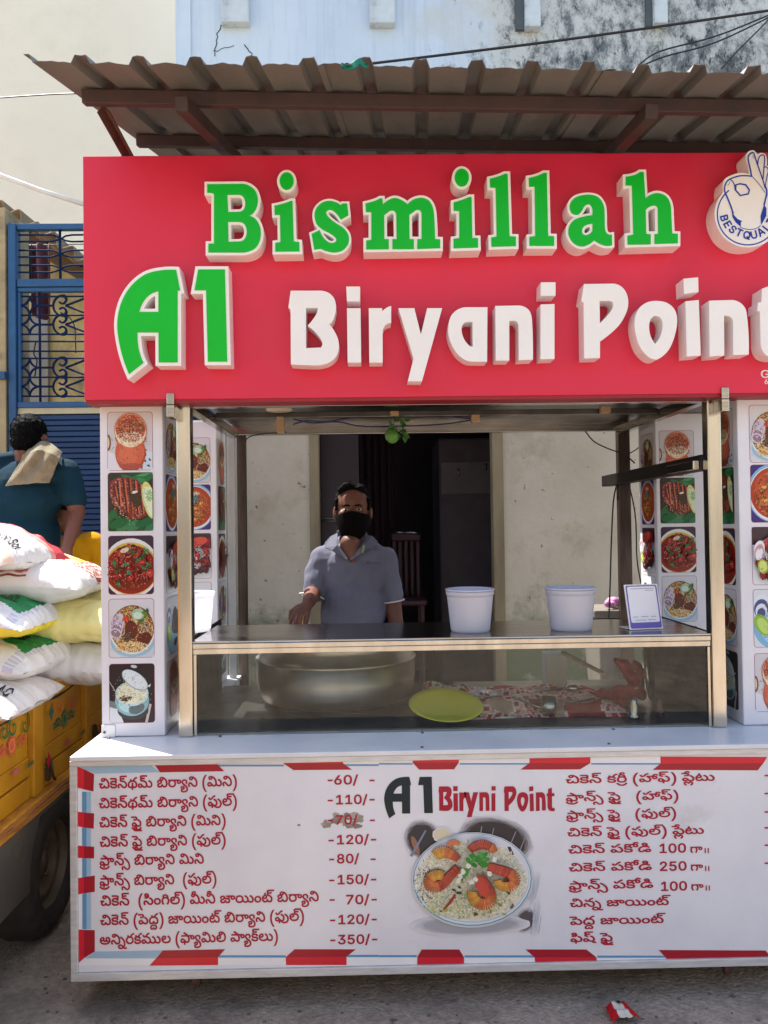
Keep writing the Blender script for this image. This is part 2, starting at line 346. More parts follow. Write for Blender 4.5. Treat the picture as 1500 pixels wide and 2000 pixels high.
# ---------------------------------------------------------------- lettering outlines (hand-digitised quadratic curves)
GLYPHS = [1,83,541,-6,-40,0,-56,10,-46,22,-21,18,21,2,-24,-21,-50,-23,-58,-8,-35,0,-48,0,-72,20,-42,35,1,23,0,17,42,37,45,11,-11,-8,-115,0,1,37,237,0,1,-36,-60,-6,-52,-30,1,-20,0,-18,44,-22,41,0,52,0,58,32,5,26,79,0,2,-20,34,-26,48,-12,29,0,28,0,52,10,32,34,1,36,0,31,-44,64,-72,55,-100,40,-55,8,-16,2,-32,2,-17,0,-38,0,-40,-16,1,-12,0,-12,28,-16,31,0,26,0,36,14,1,18,0,12,-20,20,-11,7,73,5,12,-10,20,-25,1,-13,0,-28,-72,-34,-61,0,-46,0,-60,19,-24,27,1,14,0,21,40,29,74,14,51,0,78,0,146,-36,116,-65,66,-85,1,-50,0,-42,-46,-52,-84,-26,2,55,265,-6,-64,0,-104,18,-66,35,-11,26,87,11,8,-15,38,-23,66,-12,53,0,52,0,60,9,28,17,1,10,0,10,-20,16,-48,9,-43,1,-63,3,-52,2,-76,9,-23,9,-20,8,-24,25,1,16,0,21,48,33,96,18,73,0,66,0,90,-12,58,-31,19,-27,-85,-11,-10,15,-32,19,-58,9,-45,0,-50,0,-58,-8,-24,-16,1,-9,0,-13,44,-16,69,-2,77,-3,52,-2,64,-11,23,-8,22,-10,24,-27,1,-16,0,-25,-52,-34,-100,-18,30,485,276,0,-16,-24,-24,-15,-6,-24,-10,-64,-8,-55,0,-65,0,1,38,79,0,32,0,32,4,11,4,8,3,6,9,1,6,0,6,-8,10,-7,4,-8,4,-32,4,-33,0,-269,0,1,38,265,0,56,0,62,-8,23,-10,18,-8,22,-22,2,48,473,-6,-48,0,-68,16,-64,32,-35,24,-20,15,-30,17,-26,6,-15,0,-24,0,-28,-18,1,-14,0,-18,24,-31,25,-16,-81,-13,-22,17,-28,37,1,24,0,20,36,32,60,19,41,0,40,0,52,-13,46,-25,27,-17,30,-20,44,-24,46,-10,33,0,52,0,52,32,1,30,0,28,-44,43,-74,29,-98,16,-51,1,21,37,31,0,88,-7,134,-40,80,-63,1,-43,0,-31,-44,-46,-88,-26,50,175,270,0,16,32,23,31,9,1,-8,-34,8,-36,27,1,17,0,14,20,20,19,6,14,6,38,8,60,3,45,0,289,0,1,-37,-303,0,-32,0,-32,-2,-7,-3,-12,-3,-12,-9,1,-7,0,-6,12,-10,11,-3,10,-3,32,-2,33,0,137,0,1,-38,-139,0,-28,0,-32,-3,-7,-3,-16,-6,1,-11,0,-6,10,-9,7,-2,10,-4,28,-2,23,0,21,0,39,-38,-57,0,-48,0,-72,12,-38,26,5,24,505,-6,-36,0,-60,10,-44,22,-19,19,19,1,-22,-22,-52,-22,-56,-8,-33,0,-74,0,-88,56,1,50,0,44,76,68,144,38,101,0,100,0,140,-38,76,-68,1,-44,0,-34,-42,-48,-74,-24,24,497,34,42,0,50,30,1,37,0,33,-48,50,-100,28,-75,0,-15,0,-74,0,-102,-27,-54,-49,1,-34,0,-37,50,-31,43,0,30,0,40,12,28,24,7,14,79,0,6,-16,30,-23,44,-11,4,309,
-62,9,70,75,0,9,-70,12,301,134,0,16,30,13,25,0,22,0,32,-13,1,-16,0,-16,-32,-14,-21,0,-24,0,-30,14,26,325,212,-30,0,-54,12,-44,30,-15,28,85,14,16,-28,28,-18,21,0,20,0,36,12,33,20,33,20,32,22,58,26,64,12,45,0,7,-38,-36,-1,-46,-9,-38,-20,-27,-16,-21,-15,-28,-18,-50,-22,-52,-11,3,55,481,-6,-44,0,-72,18,-58,32,-33,22,-28,20,-42,18,-29,0,-28,0,-36,-18,1,-18,0,-16,38,-20,35,0,34,0,46,20,17,18,53,-30,-20,-13,-40,-21,-54,-12,-37,0,-54,0,-64,22,-30,34,1,19,0,22,40,32,64,18,39,0,36,0,56,-13,54,-26,33,-22,28,-17,40,-21,44,-8,29,0,52,0,52,32,1,30,0,28,-42,43,-74,29,-98,16,-53,1,29,37,25,0,88,-7,134,-40,78,-63,1,-43,0,-29,-42,-48,-86,-26,50,185,270,0,16,32,23,33,9,-1,-8,-34,8,-36,27,1,17,0,14,20,20,19,6,14,6,38,8,58,3,49,0,287,0,1,-37,-301,0,-36,0,-28,-2,-9,-3,-10,-3,-12,-9,1,-7,0,-6,8,-10,13,-3,10,-3,34,-2,31,0,139,0,1,-38,-141,0,-28,0,-30,-3,-7,-3,-16,-6,1,-11,0,-6,8,-9,9,-2,8,-4,28,-2,23,0,19,0,9,-38,-27,0,-46,0,-70,12,-40,26,23,829,-6,-68,0,-100,34,-39,28,41,32,28,-18,56,-24,60,-12,33,0,50,0,54,32,1,30,0,30,-48,43,-78,31,-49,12,37,38,64,-13,100,-44,60,-58,1,-35,0,-50,-100,-56,1,112,541,-6,-40,0,-64,10,-48,22,-21,19,21,0,-26,-21,-54,-22,-62,-8,-39,0,-54,0,-74,20,-36,32,1,19,0,21,34,28,66,22,49,8,42,8,48,17,1,17,0,8,-14,12,-32,8,-27,0,-44,0,-42,-17,1,-15,0,-6,6,-11,5,-3,-75,-11,-8,7,-8,19,1,11,0,16,34,28,74,18,61,0,60,0,68,-20,28,-30,1,-15,0,-19,-30,-26,-58,-20,-43,-8,-54,-10,-50,-20,1,-16,0,-15,40,-17,45,0,40,0,56,14,28,27,5,17,79,0,2,-20,32,-26,48,-12,29,0,48,0,56,20,24,40,1,28,0,28,-32,58,-60,52,-82,38,-49,10,-4,0,-8,2,-3,0,-16,2,-28,4,-17,0,-38,0,-40,-16,1,-12,0,-12,30,-16,29,0,26,0,36,14,1,18,0,12,-20,20,-11,7,71,5,14,-10,20,-25,1,-13,0,-28,-68,-34,-65,0,-46,0,-60,19,-24,27,1,14,0,21,40,29,72,14,49,0,80,0,136,-38,102,-64,58,-82,1,-43,0,-39,-44,-58,-88,-32,3,16,43,118,0,39,66,56,116,29,81,0,76,0,120,-28,64,-56,1,-40,0,-36,-64,-57,-116,-31,-79,0,-80,0,-116,31,-66,55,15,125,124,0,-40,92,-50,89,0,58,0,80,22,40,40,1,25,0,25,-38,42,-80,24,-59,0,-62,0,-78,-24,-40,-40,34,781,110,
-36,0,-52,11,-32,19,-16,22,1,10,0,16,20,23,13,11,89,3,-24,-13,-24,-23,1,-13,0,-14,36,-19,33,0,36,0,28,19,1,13,0,21,-50,16,-45,0,-707,0,1,38,667,0,42,0,60,-4,44,-8,21,-7,20,-8,26,-27,1,-20,0,-31,-76,-35,1,90,175,-193,-54,0,-76,10,-48,17,-24,24,1,12,0,18,44,29,67,14,42,9,34,12,1,12,0,8,-24,12,-33,0,-30,0,-30,-10,1,-10,0,-4,4,-9,5,-3,-71,-8,-6,6,-8,17,1,7,0,18,64,30,75,0,50,0,58,-16,28,-26,1,-12,0,-24,-60,-26,-53,-11,-30,-6,-30,-9,-10,-10,1,-6,0,-14,60,-15,63,0,54,0,92,15,56,34,1,28,0,20,-28,37,-84,43,-75,30,-52,20,-70,36,-36,38,1,22,0,24,46,38,86,22,61,0,50,0,72,-14,48,-24,20,-30,1,-16,0,-18,-24,-32,-19,-13,-63,19,14,9,14,19,1,14,0,14,-24,22,-48,14,-39,0,-52,0,-60,-26,1,-22,0,-16,44,-31,72,-31,45,-18,48,-18,72,-35,48,-35,22,-39,1,-22,0,-29,-40,-42,-74,-28,-106,-15,1,78,473,-6,-48,0,-68,16,-64,32,-35,24,-20,15,-30,17,-26,6,-15,0,-24,0,-28,-18,1,-14,0,-18,24,-31,25,-16,-81,-13,-22,17,-28,37,1,24,0,20,36,32,60,19,41,0,40,0,52,-13,46,-26,27,-16,32,-21,44,-23,44,-10,29,0,36,0,48,16,24,36,1,28,0,32,-44,66,-80,56,-104,38,-59,7,-12,1,-24,2,-13,0,-38,0,-40,-16,1,-12,0,-12,30,-16,29,0,26,0,36,14,1,18,0,12,-20,20,-11,7,73,5,12,-10,20,-25,1,-13,0,-28,-72,-34,-61,0,-46,0,-60,19,-24,27,1,14,0,21,40,29,74,14,51,0,78,0,146,-36,116,-65,66,-85,1,-50,0,-41,-44,-53,-86,-26,1,18,51,106,0,38,22,76,46,72,70,65,45,29,87,0,-62,-44,-78,-92,-38,-94,1,-51,0,-77,84,-140,97,-68,-87,0,-60,39,-82,92,-40,101,2,85,481,-6,-44,0,-72,18,-58,32,-33,22,-28,20,-42,18,-29,0,-28,0,-36,-18,1,-18,0,-16,38,-20,35,0,34,0,46,20,17,18,53,-30,-20,-13,-40,-21,-54,-12,-37,0,-54,0,-64,22,-30,34,1,19,0,22,40,32,64,18,39,0,36,0,56,-13,54,-26,33,-22,28,-17,40,-21,44,-8,29,0,34,0,46,15,24,35,1,28,0,34,-44,65,-76,56,-104,39,-59,7,-12,1,-28,2,-11,0,-36,0,-40,-16,1,-12,0,-12,28,-16,29,0,28,0,34,14,1,18,0,12,-18,20,-15,7,73,5,14,-10,18,-25,1,-13,0,-28,-68,-34,-63,0,-48,0,-56,19,-28,27,1,14,0,21,42,29,74,14,49,0,80,0,146,-36,114,-65,68,-87,1,-50,0,-41,-46,-52,-86,-25,23,829,-6,-68,0,-100,34,-39,28,41,32,28,-18,56,-24,60,-12,33,
0,50,0,54,32,1,30,0,30,-48,43,-78,31,-49,12,37,38,64,-13,100,-44,60,-58,1,-35,0,-50,-100,-56,1,18,313,100,0,-38,-24,-76,-44,-72,-70,-65,-45,-29,-83,0,62,44,78,92,40,95,1,50,0,77,-86,139,-93,69,85,0,62,-38,82,-93,40,-101,4,54,485,-4,-20,0,-36,3,-15,3,-40,8,-64,32,-35,24,-28,20,-42,18,-29,0,-28,0,-36,-18,1,-18,0,-16,38,-20,35,0,34,0,46,20,17,18,53,-30,-20,-13,-40,-21,-54,-12,-37,0,-54,0,-64,22,-30,34,1,19,0,22,40,32,64,18,39,0,36,0,56,-13,54,-26,33,-22,28,-17,40,-21,44,-8,31,0,50,0,52,32,1,30,0,30,-44,42,-80,32,-51,12,41,38,60,-13,100,-44,60,-59,1,-35,0,-49,-102,-54,26,697,-73,-68,0,-110,20,-106,41,-59,34,107,-1,32,-18,68,-25,80,-12,51,0,56,0,88,22,48,43,1,33,0,34,-48,57,-88,43,-61,14,39,38,76,-17,108,-55,60,-71,1,-41,0,-44,-66,-62,-120,-33,4,281,-62,9,70,75,0,9,-70,26,197,212,-28,0,-52,12,-44,30,-15,28,83,14,14,-28,28,-18,25,0,20,0,34,12,33,20,31,20,36,22,56,26,64,12,45,0,7,-38,-34,-1,-48,-9,-40,-20,-23,-16,-23,-15,-28,-18,-50,-22,-50,-11,2,56,357,-6,-104,0,-144,36,-72,64,1,40,0,38,50,51,86,27,53,0,40,0,60,-16,32,-28,1,-20,0,-20,-32,-31,-70,-17,-53,0,-32,0,-56,10,-40,16,-13,8,23,31,8,-5,30,-15,46,-11,33,0,40,0,42,18,1,14,0,15,-32,15,-25,0,-48,0,-58,-38,1,-34,1,-9,0,-20,30,-35,56,-28,92,-16,61,0,108,0,132,44,1,48,0,33,-68,48,-47,11,33,32,29,0,48,-18,60,-38,30,-44,1,-25,0,-37,-64,-59,-140,-35,50,341,270,0,16,32,23,33,9,-1,-8,-34,8,-36,27,1,17,0,14,20,20,19,6,14,6,38,8,58,3,49,0,287,0,1,-37,-301,0,-36,0,-28,-2,-9,-3,-10,-3,-12,-9,1,-7,0,-6,8,-10,13,-3,10,-3,34,-2,31,0,139,0,1,-38,-141,0,-28,0,-30,-3,-7,-3,-16,-6,1,-11,0,-6,8,-9,9,-2,8,-4,28,-2,23,0,27,0,13,-38,-39,0,-46,0,-70,12,-40,26,3,53,485,-6,-48,0,-70,18,-60,32,-33,22,-28,20,-42,18,-29,0,-28,0,-36,-18,1,-18,0,-16,38,-20,35,0,34,0,46,20,17,18,53,-30,-20,-13,-40,-21,-54,-12,-37,0,-54,0,-64,22,-30,34,1,19,0,22,40,32,64,18,39,0,36,0,56,-13,54,-26,33,-22,28,-17,40,-21,44,-8,31,0,50,0,52,32,1,30,0,30,-44,43,-80,31,-51,12,41,38,60,-13,100,-44,60,-59,1,-35,0,-33,-44,-47,-86,-25,4,281,-62,9,70,75,0,9,-70,30,393,276,0,-16,
-22,-24,-15,-6,-22,-10,-66,-8,-57,0,-63,0,1,38,77,0,32,0,34,4,11,4,8,3,8,9,1,6,0,6,-8,10,-7,4,-12,4,-28,4,-35,0,-235,0,1,38,231,0,54,0,64,-8,25,-10,16,-8,20,-22,1,16,-353,-142,-78,0,-128,23,-104,41,-39,30,63,26,52,-39,142,-41,95,0,94,0,142,40,53,40,63,-26,-44,-32,-100,-41,-128,-21,1,33,-439,-30,46,0,58,-18,24,-26,1,-12,0,-14,-16,-20,-15,-10,-83,-4,28,11,20,21,1,10,0,13,-32,15,-31,0,-32,0,-28,-15,1,-11,0,-18,50,-14,47,0,407,0,1,-37,-357,0,-40,0,-64,3,-48,8,-15,7,-20,8,-26,24,1,19,0,26,74,34,3,60,485,-6,-48,0,-70,18,-60,32,-33,22,-28,20,-42,18,-29,0,-28,0,-36,-18,1,-18,0,-16,38,-20,35,0,34,0,46,20,17,18,53,-30,-20,-13,-40,-21,-54,-12,-37,0,-54,0,-64,22,-30,34,1,19,0,22,40,32,64,18,39,0,36,0,56,-13,54,-26,33,-22,28,-17,40,-21,44,-8,31,0,50,0,52,31,1,35,0,34,-52,62,-43,26,-7,12,-54,28,-122,40,-67,16,37,38,54,-11,108,-34,100,-44,41,-27,11,-12,40,-28,44,-65,1,-36,0,-33,-44,-47,-86,-25,4,281,-62,9,70,75,0,9,-70,34,877,110,-38,0,-54,11,-32,19,-14,22,1,10,0,16,18,23,17,11,89,3,-26,-13,-22,-23,1,-13,0,-14,34,-19,35,0,34,0,30,19,1,13,0,21,-52,16,-45,0,-749,0,1,38,709,0,44,0,60,-4,44,-8,17,-7,22,-8,26,-27,1,-20,0,-31,-76,-35,1,47,213,-168,-36,0,-54,10,-50,22,-31,19,-32,20,-38,15,-21,0,-20,0,-24,-14,1,-13,0,-13,20,-24,17,-13,-71,-13,-16,12,-26,34,1,19,0,28,64,33,59,0,26,0,46,-9,48,-21,33,-18,20,-12,36,-18,40,-9,25,0,32,0,46,19,26,38,1,28,0,42,-56,78,-94,68,-122,56,-69,19,41,35,66,-19,136,-59,112,-77,68,-93,1,-52,0,-36,-44,-54,-84,-28,2,46,473,-6,-48,0,-68,16,-64,32,-35,24,-20,15,-30,17,-26,6,-15,0,-24,0,-28,-18,1,-14,0,-18,24,-31,25,-16,-81,-13,-22,17,-28,37,1,24,0,20,36,32,60,19,41,0,40,0,52,-13,46,-25,27,-17,30,-20,44,-24,46,-10,33,0,50,0,54,32,1,30,0,30,-46,43,-80,31,-49,12,39,38,62,-13,100,-44,60,-59,1,-35,0,-33,-46,-47,-86,-25,44,215,216,-36,0,-62,8,-31,5,29,32,20,-4,48,-7,31,0,30,0,46,8,28,20,1,20,1,2,0,22,-58,32,-43,0,-32,0,-32,-12,1,-11,0,-9,18,-10,26,-3,13,0,44,0,48,20,25,16,35,-22,-12,-10,-38,-21,-56,-14,-41,0,-34,0,-60,10,-36,23,1,19,0,25,72,31,65,0,54,0,78,-24,40,-40,
1,-24,0,-44,-96,-38,2,16,33,104,0,32,56,49,100,29,65,0,68,0,100,-28,54,-50,1,-32,0,-32,-54,-49,-100,-29,-67,0,-66,0,-98,29,-56,50,14,117,104,0,-30,68,-41,69,0,48,0,60,19,32,32,1,20,0,30,-72,41,-67,0,-44,0,-60,-19,-32,-32,2,29,273,342,72,0,96,-30,48,-48,1,-30,0,-8,-4,-18,-3,-6,-69,17,2,3,0,3,1,2,0,17,-24,35,-60,25,-55,0,-48,0,-40,-21,1,-13,0,-12,24,-18,25,-6,-87,-10,-20,10,-20,24,1,13,0,19,36,32,76,20,32,295,250,78,0,112,-30,60,-54,1,-38,0,-32,-24,-48,-36,-37,-19,-15,-81,18,18,14,36,30,24,39,1,25,0,25,-32,41,-76,24,-63,0,-50,0,-74,-20,-40,-40,1,-29,0,-34,44,-51,33,-24,-81,-18,-34,26,-44,64,1,36,0,35,56,58,114,35,3,85,481,-6,-44,0,-72,18,-58,32,-33,22,-28,20,-42,18,-29,0,-28,0,-36,-18,1,-18,0,-16,38,-20,35,0,34,0,46,20,17,18,53,-30,-20,-13,-40,-21,-54,-12,-37,0,-54,0,-64,22,-30,34,1,19,0,22,40,32,64,18,39,0,36,0,56,-13,54,-26,33,-22,28,-17,40,-21,44,-8,29,0,34,0,46,15,24,35,1,28,0,34,-44,65,-76,56,-104,39,-59,7,-12,1,-28,2,-11,0,-36,0,-40,-16,1,-12,0,-12,28,-16,29,0,28,0,34,14,1,18,0,12,-18,20,-15,7,73,5,14,-10,18,-25,1,-13,0,-28,-68,-34,-63,0,-48,0,-56,19,-28,27,1,14,0,21,42,29,74,14,49,0,80,0,146,-36,114,-65,68,-87,1,-50,0,-41,-46,-52,-86,-25,23,829,-6,-68,0,-100,34,-39,28,41,32,28,-18,56,-24,60,-12,33,0,50,0,54,32,1,30,0,30,-48,43,-78,31,-49,12,37,38,64,-13,100,-44,60,-58,1,-35,0,-50,-100,-56,22,287,426,62,0,68,-25,17,-23,-75,-10,-4,8,-18,12,-26,6,-19,0,-28,0,-40,-14,1,-14,0,-7,20,-17,29,-10,-71,-14,-28,12,-24,25,1,15,0,18,38,25,64,13,2,78,473,-6,-48,0,-68,16,-64,32,-35,24,-20,15,-30,17,-26,6,-15,0,-24,0,-28,-18,1,-14,0,-18,24,-31,25,-16,-81,-13,-22,17,-28,37,1,24,0,20,36,32,60,19,41,0,40,0,52,-13,46,-26,27,-16,32,-21,44,-23,44,-10,29,0,36,0,48,16,24,36,1,28,0,32,-44,66,-80,56,-104,38,-59,7,-12,1,-24,2,-13,0,-38,0,-40,-16,1,-12,0,-12,30,-16,29,0,26,0,36,14,1,18,0,12,-20,20,-11,7,73,5,12,-10,20,-25,1,-13,0,-28,-72,-34,-61,0,-46,0,-60,19,-24,27,1,14,0,21,40,29,74,14,51,0,78,0,146,-36,116,-65,66,-85,1,-50,0,-41,-44,-53,-86,-26,22,277,426,60,0,70,-25,19,-23,-75,-10,-6,
8,-18,12,-28,6,-19,0,-26,0,-40,-14,1,-14,0,-7,18,-17,33,-10,-75,-14,-26,12,-22,25,1,15,0,18,36,25,64,13,3,74,531,-6,-38,0,-60,10,-46,22,-19,18,21,1,-26,-21,-54,-22,-62,-8,-39,0,-54,0,-74,20,-36,32,1,19,0,21,34,28,66,22,49,8,42,8,48,17,1,17,0,8,-14,12,-32,8,-27,0,-44,0,-42,-17,1,-15,0,-6,6,-11,5,-3,-75,-11,-8,7,-8,19,1,11,0,16,34,28,74,18,61,0,60,0,68,-20,28,-30,1,-15,0,-19,-30,-26,-58,-20,-43,-8,-54,-10,-50,-20,1,-16,0,-15,40,-17,45,0,40,0,56,14,28,27,5,17,79,0,4,-30,64,-28,47,0,46,0,44,20,1,17,0,11,-14,20,-11,8,77,16,14,-11,18,-31,1,-16,0,-24,-40,-32,-76,-18,29,673,188,0,-26,-82,-36,-77,0,-54,0,-84,15,-58,25,-15,12,37,29,28,-22,102,-21,49,0,26,0,36,6,16,10,1,8,0,15,-48,13,-27,0,-10,0,-26,-1,-11,-1,-7,28,14,2,34,2,21,0,36,0,66,-12,42,-25,34,891,110,-38,0,-52,11,-32,19,-16,22,1,10,0,16,20,23,15,11,89,3,-26,-13,-22,-23,1,-13,0,-14,34,-19,35,0,34,0,30,19,1,13,0,21,-50,16,-47,0,-407,0,1,38,369,0,42,0,60,-4,44,-8,19,-7,20,-8,28,-27,1,-20,0,-31,-76,-35,4,16,37,118,0,39,64,59,118,34,79,0,80,0,116,-32,66,-60,1,-40,0,-36,-64,-57,-118,-31,-79,0,-80,0,-116,31,-64,55,15,119,122,0,-38,90,-50,89,0,60,0,80,22,40,39,1,25,0,25,-40,41,-80,24,-59,0,-60,0,-80,-24,-38,-40,23,709,-6,-66,0,-102,34,-37,28,41,32,28,-18,54,-24,60,-12,33,0,52,0,52,32,1,30,0,30,-46,43,-78,31,-51,12,39,38,62,-13,100,-44,60,-58,1,-35,0,-50,-100,-56,23,1057,-6,-68,0,-100,34,-39,28,41,32,28,-18,56,-24,60,-12,33,0,50,0,54,32,1,30,0,30,-48,43,-78,31,-49,12,37,38,64,-13,100,-44,60,-58,1,-35,0,-50,-100,-56,3,77,557,-6,-38,0,-60,10,-50,22,-19,19,21,1,-24,-22,-52,-22,-62,-8,-33,0,-48,0,-72,18,-52,32,-24,45,1,27,0,34,34,52,60,32,74,16,37,0,44,0,60,-16,34,-28,1,-20,0,-20,-34,-31,-68,-17,-51,0,-34,0,-60,10,-46,16,-11,8,25,31,8,-5,32,-15,50,-11,33,0,40,0,42,18,1,14,0,15,-32,15,-27,0,-36,0,-56,-22,-34,-41,1,-30,1,-4,0,-21,22,-38,52,-24,47,0,38,0,52,14,28,27,3,17,79,0,4,-20,32,-26,48,-12,29,0,54,0,52,32,1,30,0,30,-44,45,-80,33,-53,13,31,33,17,0,68,-16,96,-45,50,-57,1,-33,0,-33,-44,-48,-80,-24,4,283,312,-5,-73,-75,0,-7,73,50,
373,270,0,16,32,23,33,9,-1,-8,-34,8,-36,27,1,17,0,14,20,20,19,6,14,6,38,8,58,3,49,0,287,0,1,-37,-301,0,-36,0,-28,-2,-9,-3,-10,-3,-12,-9,1,-7,0,-6,8,-10,13,-3,10,-3,34,-2,31,0,139,0,1,-38,-141,0,-28,0,-30,-3,-7,-3,-16,-6,1,-11,0,-6,8,-9,9,-2,8,-4,28,-2,13,0,3,0,47,-38,-39,0,-46,0,-70,12,-40,26,2,53,485,-6,-48,0,-70,18,-60,32,-33,22,-28,20,-42,18,-29,0,-28,0,-36,-18,1,-18,0,-16,38,-20,35,0,34,0,46,20,17,18,53,-30,-20,-13,-40,-21,-54,-12,-37,0,-54,0,-64,22,-30,34,1,19,0,22,40,32,64,18,39,0,36,0,56,-13,54,-26,33,-22,28,-17,40,-21,44,-8,31,0,50,0,52,32,1,30,0,30,-44,43,-80,31,-51,12,41,38,60,-13,100,-44,60,-59,1,-35,0,-33,-44,-47,-86,-25,30,393,276,0,-16,-22,-24,-15,-6,-22,-10,-66,-8,-57,0,-63,0,1,38,77,0,32,0,34,4,11,4,8,3,8,9,1,6,0,6,-8,10,-7,4,-12,4,-28,4,-35,0,-235,0,1,38,231,0,54,0,64,-8,25,-10,16,-8,20,-22,3,24,505,-6,-36,0,-60,10,-44,22,-19,19,19,1,-22,-22,-52,-22,-56,-8,-33,0,-74,0,-88,56,1,50,0,44,76,68,144,38,101,0,100,0,140,-38,76,-68,1,-44,0,-34,-42,-48,-74,-24,22,497,34,42,0,50,30,1,37,0,33,-48,50,-100,28,-75,0,-15,0,-74,0,-102,-27,-54,-49,1,-34,0,-37,50,-31,43,0,46,0,54,32,5,26,79,0,4,-30,64,-28,26,325,212,-30,0,-54,12,-44,30,-15,28,85,14,16,-28,28,-18,21,0,20,0,36,12,33,20,33,20,32,22,58,26,64,12,45,0,7,-38,-36,-1,-46,-9,-38,-20,-27,-16,-21,-15,-28,-18,-50,-22,-52,-11,2,23,-155,-193,-40,0,-56,15,-19,22,21,0,-28,-21,-52,-16,-43,0,-38,0,-52,19,-26,32,1,18,0,30,60,41,104,23,65,0,72,0,100,-24,56,-43,1,-27,0,-18,-24,-32,-52,-19,19,-167,-161,28,0,32,19,1,17,0,28,-80,35,-75,0,-78,0,-78,-34,1,-28,0,-17,32,-20,29,0,24,0,32,15,7,19,71,0,6,-19,30,-15,1,73,391,-6,-90,0,-132,22,-88,38,-44,52,1,30,0,36,50,52,86,26,53,0,40,0,60,-16,32,-28,1,-20,0,-20,-32,-31,-68,-17,-53,0,-50,0,-74,22,-19,12,25,31,8,-5,30,-15,44,-11,33,0,40,0,42,18,1,14,0,15,-32,15,-25,0,-48,0,-56,-38,1,-36,1,-4,0,-26,54,-47,122,-29,99,0,148,0,144,52,1,56,0,19,-22,31,-44,20,-35,0,-24,0,-38,-15,1,-17,0,-20,52,-25,43,-7,1,-36,-307,0,1,37,219,0,-9,-3,-34,8,-38,32,1,21,0,15,28,29,66,19,51,0,52,0,80,-28,48,
-48,1,-32,0,-38,-50,-56,-98,-36,-138,-18,1,55,329,-168,-28,0,-46,9,-54,23,-35,20,-48,24,-56,27,-48,11,-29,0,-34,0,-48,-19,1,-18,0,-21,60,-21,51,0,70,0,104,31,56,62,1,44,0,42,-52,76,-114,66,-91,27,41,35,146,-43,152,-128,1,-74,0,-39,-46,-66,-45,-24,-40,-21,-112,-23,-69,0,-54,0,-84,18,-46,35,1,24,0,20,38,33,70,20,53,0,46,0,68,-16,72,-34,49,-25,28,-15,40,-18,32,-7,15,0,20,0,30,9,17,9,47,-26,-26,-14,-52,-13,3,16,37,118,0,39,64,59,118,34,79,0,80,0,116,-32,66,-60,1,-40,0,-36,-64,-57,-118,-31,-79,0,-80,0,-116,31,-64,55,15,119,124,0,-40,90,-50,89,0,60,0,80,22,40,40,1,25,0,25,-40,42,-80,24,-59,0,-60,0,-80,-24,-38,-40,26,265,212,-28,0,-52,12,-44,30,-15,28,83,14,14,-28,28,-18,25,0,20,0,34,12,33,20,31,20,36,22,56,26,64,12,45,0,7,-38,-34,-1,-48,-9,-40,-20,-23,-16,-23,-15,-28,-18,-50,-22,-50,-11,2,55,265,-6,-64,0,-104,18,-66,35,-11,26,87,11,8,-15,38,-23,66,-12,53,0,52,0,60,9,28,17,1,10,0,10,-20,16,-48,9,-43,1,-63,3,-52,2,-76,9,-23,9,-20,8,-24,25,1,16,0,21,48,33,96,18,73,0,66,0,90,-12,58,-31,19,-27,-85,-11,-10,15,-32,19,-58,9,-45,0,-50,0,-58,-8,-24,-16,1,-9,0,-13,44,-16,69,-2,77,-3,52,-2,64,-11,23,-8,22,-10,24,-27,1,-16,0,-25,-52,-34,-100,-18,26,235,212,-30,0,-52,12,-44,30,-15,28,85,14,14,-28,28,-18,23,0,20,0,36,12,33,20,31,20,34,22,56,26,64,12,45,0,9,-38,-36,-1,-48,-9,-38,-20,-25,-16,-23,-15,-28,-18,-48,-22,-52,-11,3,26,241,212,-30,0,-54,12,-44,30,-15,28,85,14,16,-28,28,-18,21,0,20,0,36,12,33,20,33,20,32,22,58,26,64,12,45,0,7,-38,-36,-1,-46,-9,-38,-20,-27,-16,-21,-15,-28,-18,-50,-22,-52,-11,55,481,-6,-44,0,-72,18,-58,32,-33,22,-28,20,-42,18,-29,0,-28,0,-36,-18,1,-18,0,-16,38,-20,35,0,34,0,46,20,17,18,53,-30,-20,-13,-40,-21,-54,-12,-37,0,-54,0,-64,22,-30,34,1,19,0,22,40,32,64,18,39,0,36,0,56,-13,54,-26,33,-22,28,-17,40,-21,44,-8,27,0,54,0,52,32,1,30,0,28,-44,44,-84,30,-108,14,-63,0,-47,0,83,38,110,-4,158,-40,82,-66,1,-43,0,-29,-42,-48,-86,-26,23,829,-6,-68,0,-100,34,-39,28,41,32,28,-18,56,-24,60,-12,33,0,50,0,54,32,1,30,0,30,-48,43,-78,31,-49,12,37,38,64,-13,100,-44,60,-58,1,-35,0,
